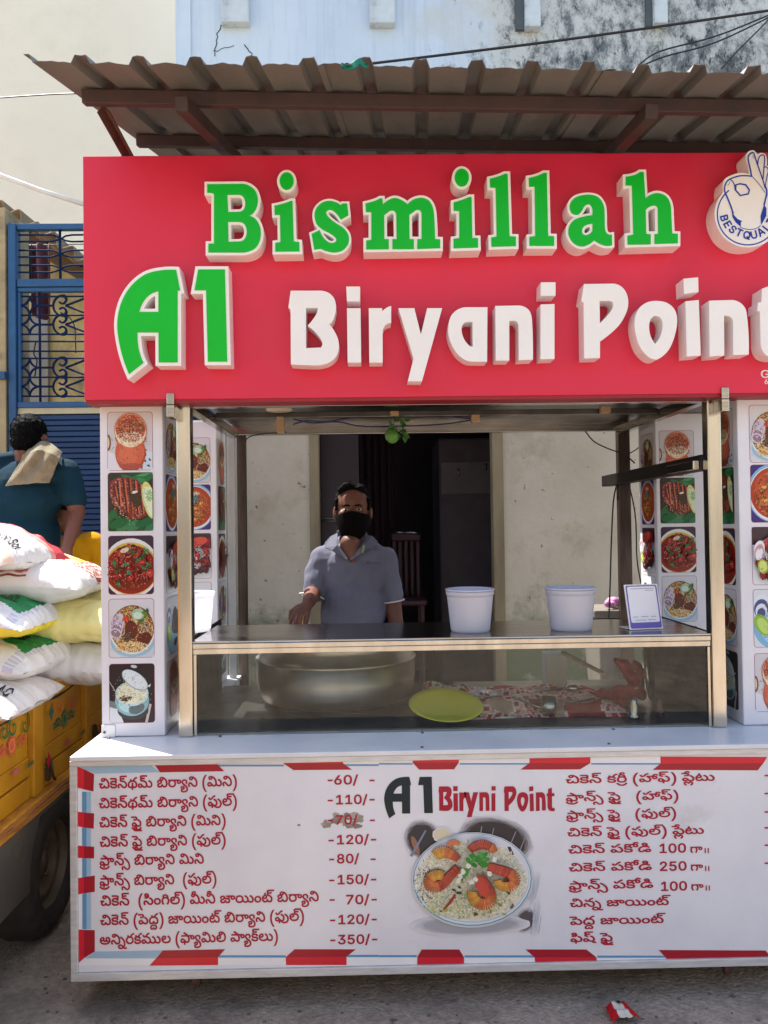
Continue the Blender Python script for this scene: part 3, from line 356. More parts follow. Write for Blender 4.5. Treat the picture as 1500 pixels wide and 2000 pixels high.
-50,-100,-56,1,23,117,-6,-68,0,-100,34,-39,28,41,32,28,-18,56,-24,60,-12,33,0,50,0,54,32,1,30,0,30,-48,43,-78,31,-49,12,37,38,64,-13,100,-44,60,-58,1,-35,0,-50,-100,-56,1,54,357,-6,-104,0,-144,36,-72,64,1,40,0,38,50,51,86,27,53,0,40,0,60,-16,32,-28,1,-20,0,-20,-32,-31,-70,-17,-53,0,-32,0,-56,10,-40,16,-13,8,23,31,8,-5,30,-15,46,-11,33,0,40,0,42,18,1,14,0,15,-32,15,-25,0,-48,0,-58,-38,1,-34,1,-9,0,-20,30,-35,56,-28,92,-16,61,0,112,0,128,46,1,42,0,30,-66,46,-69,14,41,38,84,-18,94,-64,1,-43,0,-37,-66,-60,-140,-34,1,92,353,-6,-104,0,-140,30,-72,58,1,42,0,32,50,48,86,26,53,0,40,0,60,-15,32,-29,1,-19,0,-21,-32,-30,-70,-18,-53,0,-32,0,-56,11,-40,16,-13,7,23,32,8,-6,30,-14,46,-11,33,0,40,0,42,17,1,15,0,15,-32,15,-25,0,-48,0,-58,-39,1,-30,1,-8,0,-26,50,-38,108,-20,81,0,56,0,96,12,72,28,38,48,1,34,0,36,-46,60,-82,45,-53,12,-4,1,-10,0,-5,0,-12,2,-32,4,-15,0,-36,0,-40,-16,1,-12,0,-12,28,-16,29,0,28,0,36,14,1,18,0,12,-20,20,-15,7,73,5,14,-10,18,-25,1,-13,0,-28,-68,-34,-63,0,-48,0,-56,18,-28,28,1,14,0,20,40,30,74,14,49,0,58,0,100,-18,84,-35,60,-48,32,-59,1,-33,0,-41,-44,-62,-86,-40,-130,-20,2,60,485,-6,-48,0,-70,18,-60,32,-33,22,-28,20,-42,18,-29,0,-28,0,-36,-18,1,-18,0,-16,38,-20,35,0,34,0,46,20,17,18,53,-30,-20,-13,-40,-21,-54,-12,-37,0,-54,0,-64,22,-30,34,1,19,0,22,40,32,64,18,39,0,36,0,56,-13,54,-26,33,-22,28,-17,40,-21,44,-8,31,0,50,0,52,31,1,35,0,34,-52,62,-43,26,-7,12,-54,28,-122,40,-67,16,37,38,54,-11,108,-34,100,-44,41,-27,11,-12,40,-28,44,-65,1,-36,0,-33,-44,-47,-86,-25,34,877,110,-38,0,-54,11,-32,19,-14,22,1,10,0,16,18,23,17,11,89,3,-26,-13,-22,-23,1,-13,0,-14,34,-19,35,0,34,0,30,19,1,13,0,21,-52,16,-45,0,-749,0,1,38,709,0,44,0,60,-4,44,-8,17,-7,22,-8,26,-27,1,-20,0,-31,-76,-35,2,55,265,-6,-64,0,-104,18,-66,35,-11,26,87,11,8,-15,38,-23,66,-12,53,0,52,0,60,9,28,17,1,10,0,10,-20,16,-48,9,-43,1,-63,3,-52,2,-76,9,-23,9,-20,8,-24,25,1,16,0,21,48,33,96,18,73,0,66,0,90,-12,58,-31,19,-27,-85,-11,-10,15,-32,19,-58,9,-45,0,-50,0,-58,-8,-24,-16,1,-9,0,-13,44,-16,69,-2,77,-3,52,-2,
64,-11,23,-8,22,-10,24,-27,1,-16,0,-25,-52,-34,-100,-18,50,93,270,0,16,32,23,31,9,-1,-8,-32,8,-36,27,1,17,0,14,20,20,17,6,16,6,36,8,60,3,47,0,287,0,1,-37,-301,0,-34,0,-30,-2,-9,-3,-10,-3,-12,-9,1,-7,0,-6,10,-10,13,-3,8,-3,34,-2,31,0,139,0,1,-38,-141,0,-28,0,-30,-3,-7,-3,-16,-6,1,-11,0,-6,10,-9,7,-2,10,-4,28,-2,21,0,39,0,1,-38,-37,0,-48,0,-70,12,-38,26,4,29,281,342,68,0,96,-30,50,-48,1,-30,0,-8,-6,-18,-1,-6,-69,17,0,3,0,3,1,2,0,17,-24,35,-60,25,-51,0,-50,0,-40,-21,1,-13,0,-12,26,-18,21,-6,-85,-10,-18,10,-20,24,1,13,0,19,36,32,72,20,16,37,118,0,39,64,59,118,34,79,0,80,0,116,-32,66,-60,1,-40,0,-36,-64,-57,-118,-31,-79,0,-80,0,-116,31,-64,55,15,119,124,0,-40,90,-50,89,0,60,0,80,22,40,40,1,25,0,25,-40,42,-80,24,-59,0,-60,0,-80,-24,-38,-40,22,317,422,62,0,70,-25,17,-23,-75,-10,-4,8,-20,12,-26,6,-19,0,-26,0,-40,-14,1,-14,0,-7,18,-17,31,-10,-73,-14,-26,12,-24,25,1,15,0,18,36,25,64,13,1,18,-293,-142,-68,0,-110,23,-82,45,-29,34,69,18,24,-28,66,-36,82,-16,51,0,50,0,82,16,64,36,25,28,71,-18,-32,-34,-80,-45,-108,-23,4,22,915,324,62,0,68,-24,17,-24,-75,-10,-4,8,-18,11,-26,7,-19,0,-28,0,-40,-14,1,-14,0,-4,6,-10,9,-5,-81,1,-4,6,-4,10,1,6,0,18,38,25,64,13,57,485,-6,-48,0,-70,18,-60,32,-33,22,-28,20,-42,18,-29,0,-28,0,-36,-18,1,-18,0,-16,38,-20,35,0,34,0,46,20,17,18,53,-30,-20,-13,-40,-21,-54,-12,-37,0,-54,0,-64,22,-30,34,1,19,0,22,40,32,64,18,39,0,36,0,56,-13,54,-26,33,-22,28,-17,40,-21,44,-8,31,0,50,0,52,32,1,28,0,28,-46,44,-80,34,-47,12,37,38,10,-2,30,-8,11,-4,21,-13,42,-13,70,-38,40,-48,1,-28,0,-31,-44,-46,-84,-25,34,877,110,-36,0,-52,11,-32,19,-16,22,1,10,0,16,20,23,13,11,89,3,-24,-13,-24,-23,1,-13,0,-14,36,-19,33,0,36,0,28,19,1,13,0,21,-50,16,-45,0,-403,0,11,38,353,0,42,0,60,-4,44,-8,21,-7,20,-8,26,-27,1,-20,0,-31,-76,-35,26,197,212,-28,0,-52,12,-44,30,-15,28,83,14,14,-28,28,-18,25,0,20,0,34,12,33,20,31,20,36,22,56,26,64,12,45,0,7,-38,-34,-1,-48,-9,-40,-20,-23,-16,-23,-15,-28,-18,-50,-22,-50,-11,3,53,485,-6,-48,0,-70,18,-60,32,-33,22,-28,20,-42,18,-29,0,-28,0,-36,-18,1,-18,0,
-16,38,-20,35,0,34,0,46,20,17,18,53,-30,-20,-13,-40,-21,-54,-12,-37,0,-54,0,-64,22,-30,34,1,19,0,22,40,32,64,18,39,0,36,0,56,-13,54,-26,33,-22,28,-17,40,-21,44,-8,31,0,50,0,52,32,1,30,0,30,-44,43,-80,31,-51,12,41,38,60,-13,100,-44,60,-59,1,-35,0,-33,-44,-47,-86,-25,4,281,-62,9,70,75,0,9,-70,50,101,270,0,16,32,23,33,9,-1,-8,-34,8,-36,27,1,17,0,14,20,20,19,6,14,6,38,8,58,3,49,0,287,0,1,-37,-301,0,-36,0,-28,-2,-9,-3,-10,-3,-12,-9,1,-7,0,-6,8,-10,13,-3,10,-3,34,-2,31,0,139,0,1,-38,-141,0,-28,0,-30,-3,-7,-3,-16,-6,1,-11,0,-6,8,-9,9,-2,8,-4,28,-2,23,0,39,0,1,-38,-39,0,-46,0,-70,12,-40,26,3,53,485,-6,-48,0,-70,18,-60,32,-33,22,-28,20,-42,18,-29,0,-28,0,-36,-18,1,-18,0,-16,38,-20,35,0,34,0,46,20,17,18,53,-30,-20,-13,-40,-21,-54,-12,-37,0,-54,0,-64,22,-30,34,1,19,0,22,40,32,64,18,39,0,36,0,56,-13,54,-26,33,-22,28,-17,40,-21,44,-8,31,0,50,0,52,32,1,30,0,30,-44,43,-80,31,-51,12,41,38,60,-13,100,-44,60,-59,1,-35,0,-33,-44,-47,-86,-25,30,393,276,0,-16,-22,-24,-15,-6,-22,-10,-66,-8,-57,0,-63,0,1,38,77,0,32,0,34,4,11,4,8,3,8,9,1,6,0,6,-8,10,-7,4,-12,4,-28,4,-35,0,-235,0,1,38,231,0,54,0,64,-8,25,-10,16,-8,20,-22,22,289,416,60,0,68,-26,19,-22,-75,-10,-6,8,-16,11,-28,6,-19,0,-28,0,-40,-14,1,-13,0,-8,20,-17,31,-10,-73,-14,-28,13,-22,24,1,16,0,18,38,24,64,14,1,44,-411,-30,50,0,58,-24,21,-20,-15,0,24,21,56,23,49,0,44,0,60,-19,32,-31,1,-18,0,-20,-32,-33,-44,-25,-23,-10,-51,25,36,13,44,30,1,18,0,14,-32,20,-35,0,-36,0,-40,-22,-3,-20,-67,0,-4,19,-44,23,-37,0,-30,0,-34,-20,1,-14,0,-18,44,-28,35,-14,-51,-26,-24,11,-44,25,-28,32,1,20,0,18,32,31,60,19,2,76,557,-6,-38,0,-60,10,-50,22,-19,19,21,1,-24,-22,-52,-22,-62,-8,-33,0,-48,0,-72,18,-52,32,-24,45,1,27,0,34,34,52,60,32,74,16,37,0,44,0,60,-16,34,-28,1,-20,0,-20,-34,-31,-68,-17,-51,0,-34,0,-60,10,-46,16,-11,8,25,31,8,-5,32,-15,50,-11,33,0,40,0,42,18,1,14,0,15,-32,15,-27,0,-36,0,-56,-22,-34,-41,1,-30,1,-4,0,-21,22,-38,52,-24,47,0,38,0,52,14,28,27,3,17,79,0,4,-20,32,-26,48,-12,29,0,54,0,52,32,1,30,0,30,-46,43,-80,31,-49,12,39,38,60,-13,100,-44,60,
-58,1,-35,0,-34,-44,-48,-80,-24,4,283,312,-5,-73,-75,0,-7,73,2,53,485,-6,-48,0,-70,18,-60,32,-33,22,-28,20,-42,18,-29,0,-28,0,-36,-18,1,-18,0,-16,38,-20,35,0,34,0,46,20,17,18,53,-30,-20,-13,-40,-21,-54,-12,-37,0,-54,0,-64,22,-30,34,1,19,0,22,40,32,64,18,39,0,36,0,56,-13,54,-26,33,-22,28,-17,40,-21,44,-8,31,0,50,0,52,32,1,30,0,30,-44,43,-80,31,-51,12,41,38,60,-13,100,-44,60,-59,1,-35,0,-33,-44,-47,-86,-25,26,197,212,-28,0,-52,12,-44,30,-15,28,83,14,14,-28,28,-18,25,0,20,0,34,12,33,20,31,20,36,22,56,26,64,12,45,0,7,-38,-34,-1,-48,-9,-40,-20,-23,-16,-23,-15,-28,-18,-50,-22,-50,-11,3,55,265,-6,-64,0,-104,18,-66,35,-11,26,87,11,8,-15,38,-23,66,-12,53,0,52,0,60,9,28,17,1,10,0,10,-20,16,-48,9,-43,1,-63,3,-52,2,-76,9,-23,9,-20,8,-24,25,1,16,0,21,48,33,96,18,73,0,66,0,90,-12,58,-31,19,-27,-85,-11,-10,15,-32,19,-58,9,-45,0,-50,0,-58,-8,-24,-16,1,-9,0,-13,44,-16,69,-2,77,-3,52,-2,64,-11,23,-8,22,-10,24,-27,1,-16,0,-25,-52,-34,-100,-18,67,651,210,-38,0,-52,11,-32,18,-16,22,1,11,0,16,20,23,15,11,89,3,-26,-13,-22,-23,1,-13,0,-14,34,-19,35,0,34,0,30,19,1,13,0,21,-50,16,-47,0,-123,0,-48,0,-48,-26,-3,-20,-79,0,-6,23,-54,23,-31,0,-15,0,-38,0,-38,-17,1,-13,0,-10,16,-14,36,-8,31,0,31,0,1,-38,-31,0,-48,0,-72,17,-42,32,1,23,0,29,86,37,69,0,9,0,36,0,54,-8,46,-20,17,-19,-15,3,16,14,38,20,58,10,45,0,67,0,70,0,76,-8,29,-11,20,-8,28,-27,1,-20,0,-31,-76,-35,22,677,425,62,0,70,-25,17,-23,-75,-10,-4,7,-20,12,-28,6,-17,0,-26,0,-40,-14,1,-14,0,-6,18,-18,31,-10,-73,-14,-26,12,-24,26,1,14,0,18,36,26,64,13,2,70,547,-6,-54,0,-80,12,-48,21,-17,15,17,4,-22,-22,-52,-22,-56,-8,-33,0,-74,0,-88,55,1,48,0,49,84,68,156,36,109,0,52,0,90,-10,78,-16,39,-12,-49,-33,-32,11,-68,15,-72,7,-43,0,-80,0,-116,-26,-62,-51,1,-37,0,-34,50,-30,43,0,46,0,54,32,5,26,79,0,2,-19,34,-30,37,-5,16,-4,44,-2,27,0,42,0,40,17,1,15,0,16,-38,14,-29,0,-26,0,-38,-14,1,-18,0,-12,20,-20,13,-7,-63,-5,-16,10,-24,26,1,16,0,28,78,34,63,0,44,0,64,-16,36,-30,1,-18,0,-20,-26,-27,-46,-18,-60,-9,44,369,216,-36,0,-64,8,-29,5,27,32,20,-4,48,-7,33,0,28,
0,48,8,28,20,1,20,1,2,0,22,-60,32,-43,0,-30,0,-34,-12,1,-11,0,-9,20,-10,26,-3,11,0,44,0,50,20,23,16,37,-22,-12,-10,-38,-21,-58,-14,-39,0,-36,0,-58,10,-38,23,1,19,0,25,74,31,63,0,56,0,76,-24,40,-40,1,-24,0,-44,-94,-38,2,32,301,245,76,0,112,-29,60,-52,1,-36,0,-32,-24,-48,-36,-37,-17,-15,-81,18,18,14,36,30,22,38,1,26,0,25,-32,41,-72,24,-65,0,-50,0,-76,-21,-40,-40,1,-28,0,-34,44,-51,35,-24,-81,-18,-36,26,-44,64,1,36,0,34,58,56,114,33,34,765,110,-36,0,-52,11,-32,19,-16,22,1,10,0,16,20,23,13,11,89,3,-24,-13,-24,-23,1,-13,0,-14,36,-19,33,0,36,0,28,19,1,13,0,21,-50,16,-45,0,-691,0,1,38,651,0,42,0,60,-4,44,-8,21,-7,20,-8,26,-27,1,-20,0,-31,-76,-35,2,48,473,-6,-48,0,-68,16,-64,32,-35,24,-20,15,-30,17,-26,6,-15,0,-24,0,-28,-18,1,-14,0,-18,24,-31,25,-16,-81,-13,-22,17,-28,37,1,24,0,20,36,32,60,19,41,0,40,0,52,-13,46,-25,27,-17,30,-20,46,-24,44,-10,31,0,52,0,54,32,1,31,0,28,-46,43,-82,30,-110,14,-63,0,-43,0,79,38,112,-4,156,-40,84,-66,1,-43,0,-31,-44,-46,-88,-26,26,237,212,-28,0,-54,12,-44,30,-15,28,83,14,16,-28,28,-18,23,0,20,0,34,12,33,20,33,20,34,22,58,26,64,12,45,0,5,-38,-34,-1,-46,-9,-40,-20,-25,-16,-21,-15,-28,-18,-52,-22,-50,-11,3,53,485,-6,-48,0,-70,18,-60,32,-33,22,-28,20,-42,18,-29,0,-28,0,-36,-18,1,-18,0,-16,38,-20,35,0,34,0,46,20,17,18,53,-30,-20,-13,-40,-21,-54,-12,-37,0,-54,0,-64,22,-30,34,1,19,0,22,40,32,64,18,39,0,36,0,56,-13,54,-26,33,-22,28,-17,40,-21,44,-8,31,0,50,0,52,32,1,30,0,30,-44,43,-80,31,-51,12,41,38,60,-13,100,-44,60,-59,1,-35,0,-33,-44,-47,-86,-25,4,281,-62,9,70,75,0,9,-70,44,215,216,-36,0,-62,8,-31,5,29,32,20,-4,48,-7,31,0,30,0,46,8,28,20,1,20,1,2,0,22,-58,32,-43,0,-32,0,-32,-12,1,-11,0,-9,18,-10,26,-3,13,0,44,0,48,20,25,16,35,-22,-12,-10,-38,-21,-56,-14,-41,0,-34,0,-60,10,-36,23,1,19,0,25,72,31,65,0,54,0,78,-24,40,-40,1,-24,0,-44,-96,-38,3,53,485,-6,-48,0,-70,18,-60,32,-33,22,-28,20,-42,18,-29,0,-28,0,-36,-18,1,-18,0,-16,38,-20,35,0,34,0,46,20,17,18,53,-30,-20,-13,-40,-21,-54,-12,-37,0,-54,0,-64,22,-30,34,1,19,0,22,40,32,64,18,39,0,36,0,56,-13,54,
-26,33,-22,28,-17,40,-21,44,-8,31,0,50,0,52,32,1,30,0,29,-44,43,-80,32,-51,12,41,38,60,-13,100,-44,60,-59,1,-35,0,-33,-44,-47,-86,-25,22,653,-62,-44,0,-58,17,-28,29,1,16,0,7,2,11,5,6,91,1,-6,-5,-4,-11,1,-5,0,-8,12,-12,20,-8,17,0,18,0,30,7,19,8,47,-31,-28,-12,-50,-10,50,101,270,0,16,32,23,33,9,-1,-8,-34,8,-36,27,1,17,0,14,20,20,19,6,14,6,38,8,58,3,49,0,287,0,1,-37,-301,0,-36,0,-28,-2,-9,-3,-10,-3,-12,-9,1,-7,0,-6,8,-10,13,-3,10,-3,34,-2,31,0,139,0,1,-38,-141,0,-28,0,-30,-3,-7,-3,-16,-6,1,-11,0,-6,8,-9,9,-2,8,-4,28,-2,23,0,39,0,1,-38,-39,0,-46,0,-70,12,-40,26,2,16,325,-5,-80,0,-116,44,-58,84,1,59,0,59,60,83,114,45,81,0,80,0,116,-45,60,-83,1,-59,0,-59,-60,-84,-114,-44,16,325,36,54,0,74,34,38,65,1,47,0,46,-38,66,-74,34,-53,0,-54,0,-74,-34,-38,-66,1,-46,0,-47,38,-65,74,-34,2,4,111,0,1,39,451,0,1,-39,8,397,364,1,-364,-91,0,1,321,-3,0,-175,-65,1,49,159,59,1,32,93,0,1,33,243,132,40,22,54,33,28,30,1,17,0,19,-36,27,-62,15,-39,0,-40,0,-62,-16,-32,-31,1,-21,-89,0,0,33,60,49,102,27,67,0,64,0,100,-27,58,-46,1,-29,0,-20,-28,-37,-72,-47,-63,-35,-159,-84,1,-3,337,0,1,-41,1,35,311,-5,-66,0,-110,23,-68,43,-3,31,95,0,4,-18,42,-25,68,-13,43,0,44,0,70,15,42,30,1,22,0,19,-36,34,-80,20,-65,0,-59,0,1,37,185,107,1,3,-311,0,1,41,435,0,1,-34,-229,-132,1,7,80,4,116,-26,62,-50,1,-30,0,-32,-64,-48,-112,-28,2,8,61,74,1,38,289,252,93,0,-281,-246,1,-3,431,0,1,-41,6,403,0,1,85,1,18,1,124,89,0,1,-227,1,39,317,-5,-64,0,-102,25,-60,44,-3,28,91,0,4,-16,38,-26,60,-14,39,0,44,0,68,20,40,37,1,22,0,24,-42,37,-70,21,-45,0,-34,0,-70,-10,-19,-9,-87,6,45,180,383,0,1,-41,-303,0,-25,-106,5,0,22,9,70,12,37,0,50,0,84,-18,64,-33,34,-44,1,-27,0,-35,-62,-54,-110,-32,2,23,325,-5,-68,0,-104,31,-60,54,1,35,0,26,46,58,59,43,165,122,101,0,-241,-178,-9,0,10,11,38,16,50,10,31,0,66,0,98,-27,56,-50,1,-34,0,-34,-60,-53,-104,-30,16,325,35,42,0,64,20,36,35,1,22,0,23,-36,34,-64,20,-41,0,-42,0,-64,-20,-38,-34,1,-22,0,-23,38,-35,64,-20,1,8,139,0,325,320,1,3,-373,0,1,41,473,0,1,-43,-323,-321,3,32,325,-5,-74,0,-112,26,-64,46,1,30,0,23,
38,39,64,26,41,4,1,2,-52,7,-64,45,1,29,0,28,58,44,100,25,67,0,64,0,100,-25,58,-44,1,-28,0,-29,-62,-45,-51,-7,1,-2,40,-4,64,-26,38,-39,1,-23,0,-30,-64,-46,-114,-26,16,325,35,48,0,70,16,38,29,1,19,0,20,-40,31,-72,18,-43,0,-46,0,-72,-18,-40,-31,1,-20,0,-19,38,-29,70,-16,16,325,207,38,0,60,15,34,28,1,19,0,18,-32,27,-60,15,-39,0,-40,0,-60,-15,-34,-27,1,-18,0,-19,34,-28,60,-15,2,23,325,369,68,0,104,-31,60,-55,1,-35,0,-26,-46,-57,-57,-44,-163,-121,-99,0,243,177,9,0,-8,-10,-38,-17,-50,-10,-29,0,-66,0,-98,28,-56,50,1,34,0,34,60,52,106,31,16,325,329,-42,0,-64,-20,-36,-35,1,-22,0,-23,36,-34,64,-20,43,0,42,0,64,19,38,35,1,22,0,23,-38,35,-64,20,1,4,483,176,1,-41,-317,0,1,41,1,4,339,381,-233,-436,-81,0,235,436,3,20,89,0,1,364,259,0,76,0,98,-26,50,-44,1,-27,0,-23,-34,-31,-54,-18,-31,-4,1,-3,34,-1,68,-22,46,-40,1,-28,0,-27,-50,-44,-108,-26,-85,0,10,181,41,173,0,84,0,72,33,1,23,0,19,-36,30,-68,19,-47,0,-175,0,10,181,204,161,0,40,0,64,15,36,29,1,18,0,24,-66,33,-69,0,-163,0,1,12,89,0,1,364,445,0,1,-41,-351,0,1,-119,329,0,1,-41,-327,0,1,-122,357,0,1,-41,1,51,321,-6,-78,0,-116,25,-64,46,-5,30,97,0,4,-20,48,-27,74,-13,43,0,50,0,78,16,46,30,1,19,0,17,-38,22,-66,15,-39,5,-87,12,-88,13,-96,46,1,36,0,31,66,46,112,26,73,0,70,0,112,-26,64,-43,3,-28,-91,0,-6,27,-88,29,-65,0,-46,0,-72,-16,-38,-26,1,-17,0,-19,46,-24,66,-13,27,-3,73,-10,30,-4,72,-14,64,-23,40,-34,1,-26,0,-30,-62,-48,-118,-27,1,8,49,323,1,41,551,0,1,-41,-227,0,1,-323,-93,0,1,323,3,8,353,114,99,0,81,-53,21,-15,123,-80,-95,0,-79,53,-19,14,16,383,-5,-92,0,-146,45,-84,84,1,58,0,58,84,83,146,46,93,0,94,0,146,-46,84,-83,1,-58,0,-58,-84,-84,-146,-45,16,383,38,66,0,104,33,62,64,1,47,0,47,-62,64,-104,33,-65,0,-64,0,-106,-34,-62,-64,1,-46,0,-47,62,-64,106,-33,1,22,373,-6,-86,0,-128,34,-70,58,1,38,1,240,93,0,1,-237,0,-26,48,-40,84,-24,61,0,60,0,86,24,46,40,1,26,1,237,93,0,1,-240,0,-38,-70,-58,-128,-34,2,14,27,0,265,364,107,0,269,-364,-97,0,-153,216,-14,20,-38,60,-25,46,19,0,-26,-47,-40,-61,-11,-18,-149,-216,4,159,102,1,40,375,0,1,-40,1,6,89,0,
1,364,93,0,1,-323,339,0,1,-41,1,12,45,0,1,41,131,0,1,282,-129,0,1,41,353,0,1,-41,-127,0,1,-282,129,0,1,-41,1,16,293,0,1,149,-265,215,107,0,145,-118,26,-19,36,-36,21,-28,-35,0,20,28,38,37,23,18,145,118,109,0,-267,-215,1,-149,1,40,387,-5,-98,0,-146,46,-82,83,1,58,0,58,82,83,144,46,95,0,58,0,100,-17,78,-32,52,-44,11,-26,-95,0,-10,17,-38,28,-52,20,-64,11,-37,0,-64,0,-104,-33,-62,-64,1,-47,0,-47,62,-64,106,-33,69,0,60,0,94,26,52,48,1,33,29,-3,-215,0,1,41,281,0,1,-40,0,-45,-78,-67,-134,-36,1,10,89,0,1,364,441,0,1,-41,-347,0,1,-125,315,0,1,-41,-313,0,1,-157,2,40,231,-6,-52,0,-84,19,-50,38,1,27,0,23,38,29,62,17,74,9,39,2,50,3,60,4,30,8,1,10,1,1,0,17,-24,24,-52,13,-37,0,-38,0,-56,-12,-36,-19,-7,-9,-83,14,20,25,72,28,86,11,43,0,28,0,68,-6,66,-20,42,-38,1,-32,1,-180,-85,0,1,37,-5,0,-10,-9,-40,-21,-66,-13,18,247,32,48,0,68,20,34,30,1,17,1,37,-4,-3,-38,-5,-46,-4,-42,-2,-13,-1,-32,-2,-54,-10,-34,-18,1,-16,0,-14,30,-19,50,-10,1,44,263,-6,-56,0,-86,16,-58,33,-9,23,85,10,12,-22,64,-21,51,0,56,0,68,24,1,17,0,14,-38,19,-41,5,-89,10,-74,9,-72,37,1,29,0,23,52,36,92,20,59,0,56,0,78,-16,50,-30,13,-19,-79,-11,-12,15,-52,24,-51,0,-48,0,-66,-22,1,-18,0,-15,44,-18,49,-6,83,-9,74,-9,72,-37,1,-28,0,-24,-54,-37,-98,-22,2,4,293,273,1,-38,-281,0,1,38,16,93,338,89,0,1,-267,0,-19,30,-16,35,0,8,0,26,2,13,1,19,-38,-14,-2,-36,-2,-15,0,-72,0,-78,37,1,33,2,16,301,-6,-74,0,-112,35,-64,64,1,42,0,42,64,64,112,35,75,0,74,0,112,-35,62,-64,1,-42,0,-42,-62,-64,-112,-35,16,301,33,54,0,72,29,34,46,1,27,0,27,-34,46,-72,29,-53,0,-56,0,-70,-29,-34,-46,1,-27,0,-27,34,-46,70,-29,1,23,167,164,1,-164,-87,0,1,273,85,0,1,-66,-11,0,24,38,94,31,63,0,54,0,84,-22,46,-46,1,-35,1,-173,-87,0,1,170,0,31,-66,36,-57,0,-38,0,-62,-17,-36,-33,1,16,201,-2,-62,0,-60,33,1,30,1,303,89,0,1,-292,0,-19,18,-16,27,0,14,0,16,1,7,1,19,-37,-12,-2,-34,-2,1,12,137,-3,-28,0,-38,19,1,14,0,13,38,20,29,0,28,0,38,-20,1,-13,0,-14,-38,-19,3,10,153,104,1,50,24,17,50,31,52,30,27,14,219,118,123,0,-309,-167,-5,1,7,89,0,1,364,93,0,1,-125,1,-78,1,-23,1,-138,4,
535,0,-263,185,59,36,317,-221,2,38,299,-108,-60,0,-88,15,-60,26,-15,15,73,23,10,-8,36,-19,58,-14,49,0,66,0,84,32,1,33,1,55,-7,0,-10,-8,-34,-21,-62,-17,-51,0,-66,0,-104,31,-62,60,1,43,0,42,60,62,106,34,69,0,52,0,62,-17,36,-22,9,-8,9,0,1,44,87,0,1,-280,0,-35,-64,-45,-108,-21,16,297,43,50,0,68,23,36,43,1,30,0,29,-36,44,-68,25,-49,0,-52,0,-70,-27,-34,-44,1,-27,0,-28,36,-43,68,-25,2,24,89,0,1,364,249,0,86,0,110,-29,52,-51,1,-33,0,-32,-52,-50,-110,-28,-83,0,-197,0,1,41,195,0,56,0,70,17,32,31,1,21,0,22,-32,32,-70,18,-57,0,-151,0,1,-323,4,507,0,-175,164,105,0,181,-164,2,4,79,0,1,273,89,0,1,-273,12,123,318,-26,0,-36,17,1,12,0,12,36,17,27,0,24,0,38,-17,1,-12,0,-12,-38,-17,1,38,301,-6,-74,0,-112,35,-64,64,1,42,0,42,64,64,112,35,75,0,38,0,72,-10,58,-19,42,-28,11,-18,-83,-12,-6,10,-24,18,-34,13,-46,7,-25,0,-56,0,-70,-29,-34,-46,1,-27,0,-27,34,-46,70,-29,57,0,26,0,46,8,36,13,24,19,7,11,85,-12,-10,-19,-42,-28,-60,-20,-70,-11,1,20,79,0,1,273,85,0,1,-42,7,0,16,21,76,25,51,0,10,0,26,-1,9,0,1,-44,-4,0,-32,2,-15,0,-40,0,-62,-16,-34,-29,1,-18,1,-171,1,40,307,-6,-78,0,-116,35,-62,63,1,42,0,42,62,64,110,36,75,0,44,0,84,-14,70,-32,40,-52,1,-38,1,-18,-423,0,1,37,377,0,-39,-14,0,27,-34,42,-66,23,-49,0,-48,0,-72,-24,-36,-39,1,-22,1,-25,0,-30,42,-42,76,-22,51,0,32,0,52,9,38,19,11,14,87,-12,-14,-20,-60,-31,-90,-18,1,23,167,164,1,-164,-87,0,1,364,89,0,1,-157,-15,0,24,38,94,31,63,0,54,0,84,-22,46,-46,1,-35,1,-173,-87,0,1,170,0,31,-66,36,-57,0,-38,0,-62,-17,-36,-33,0]
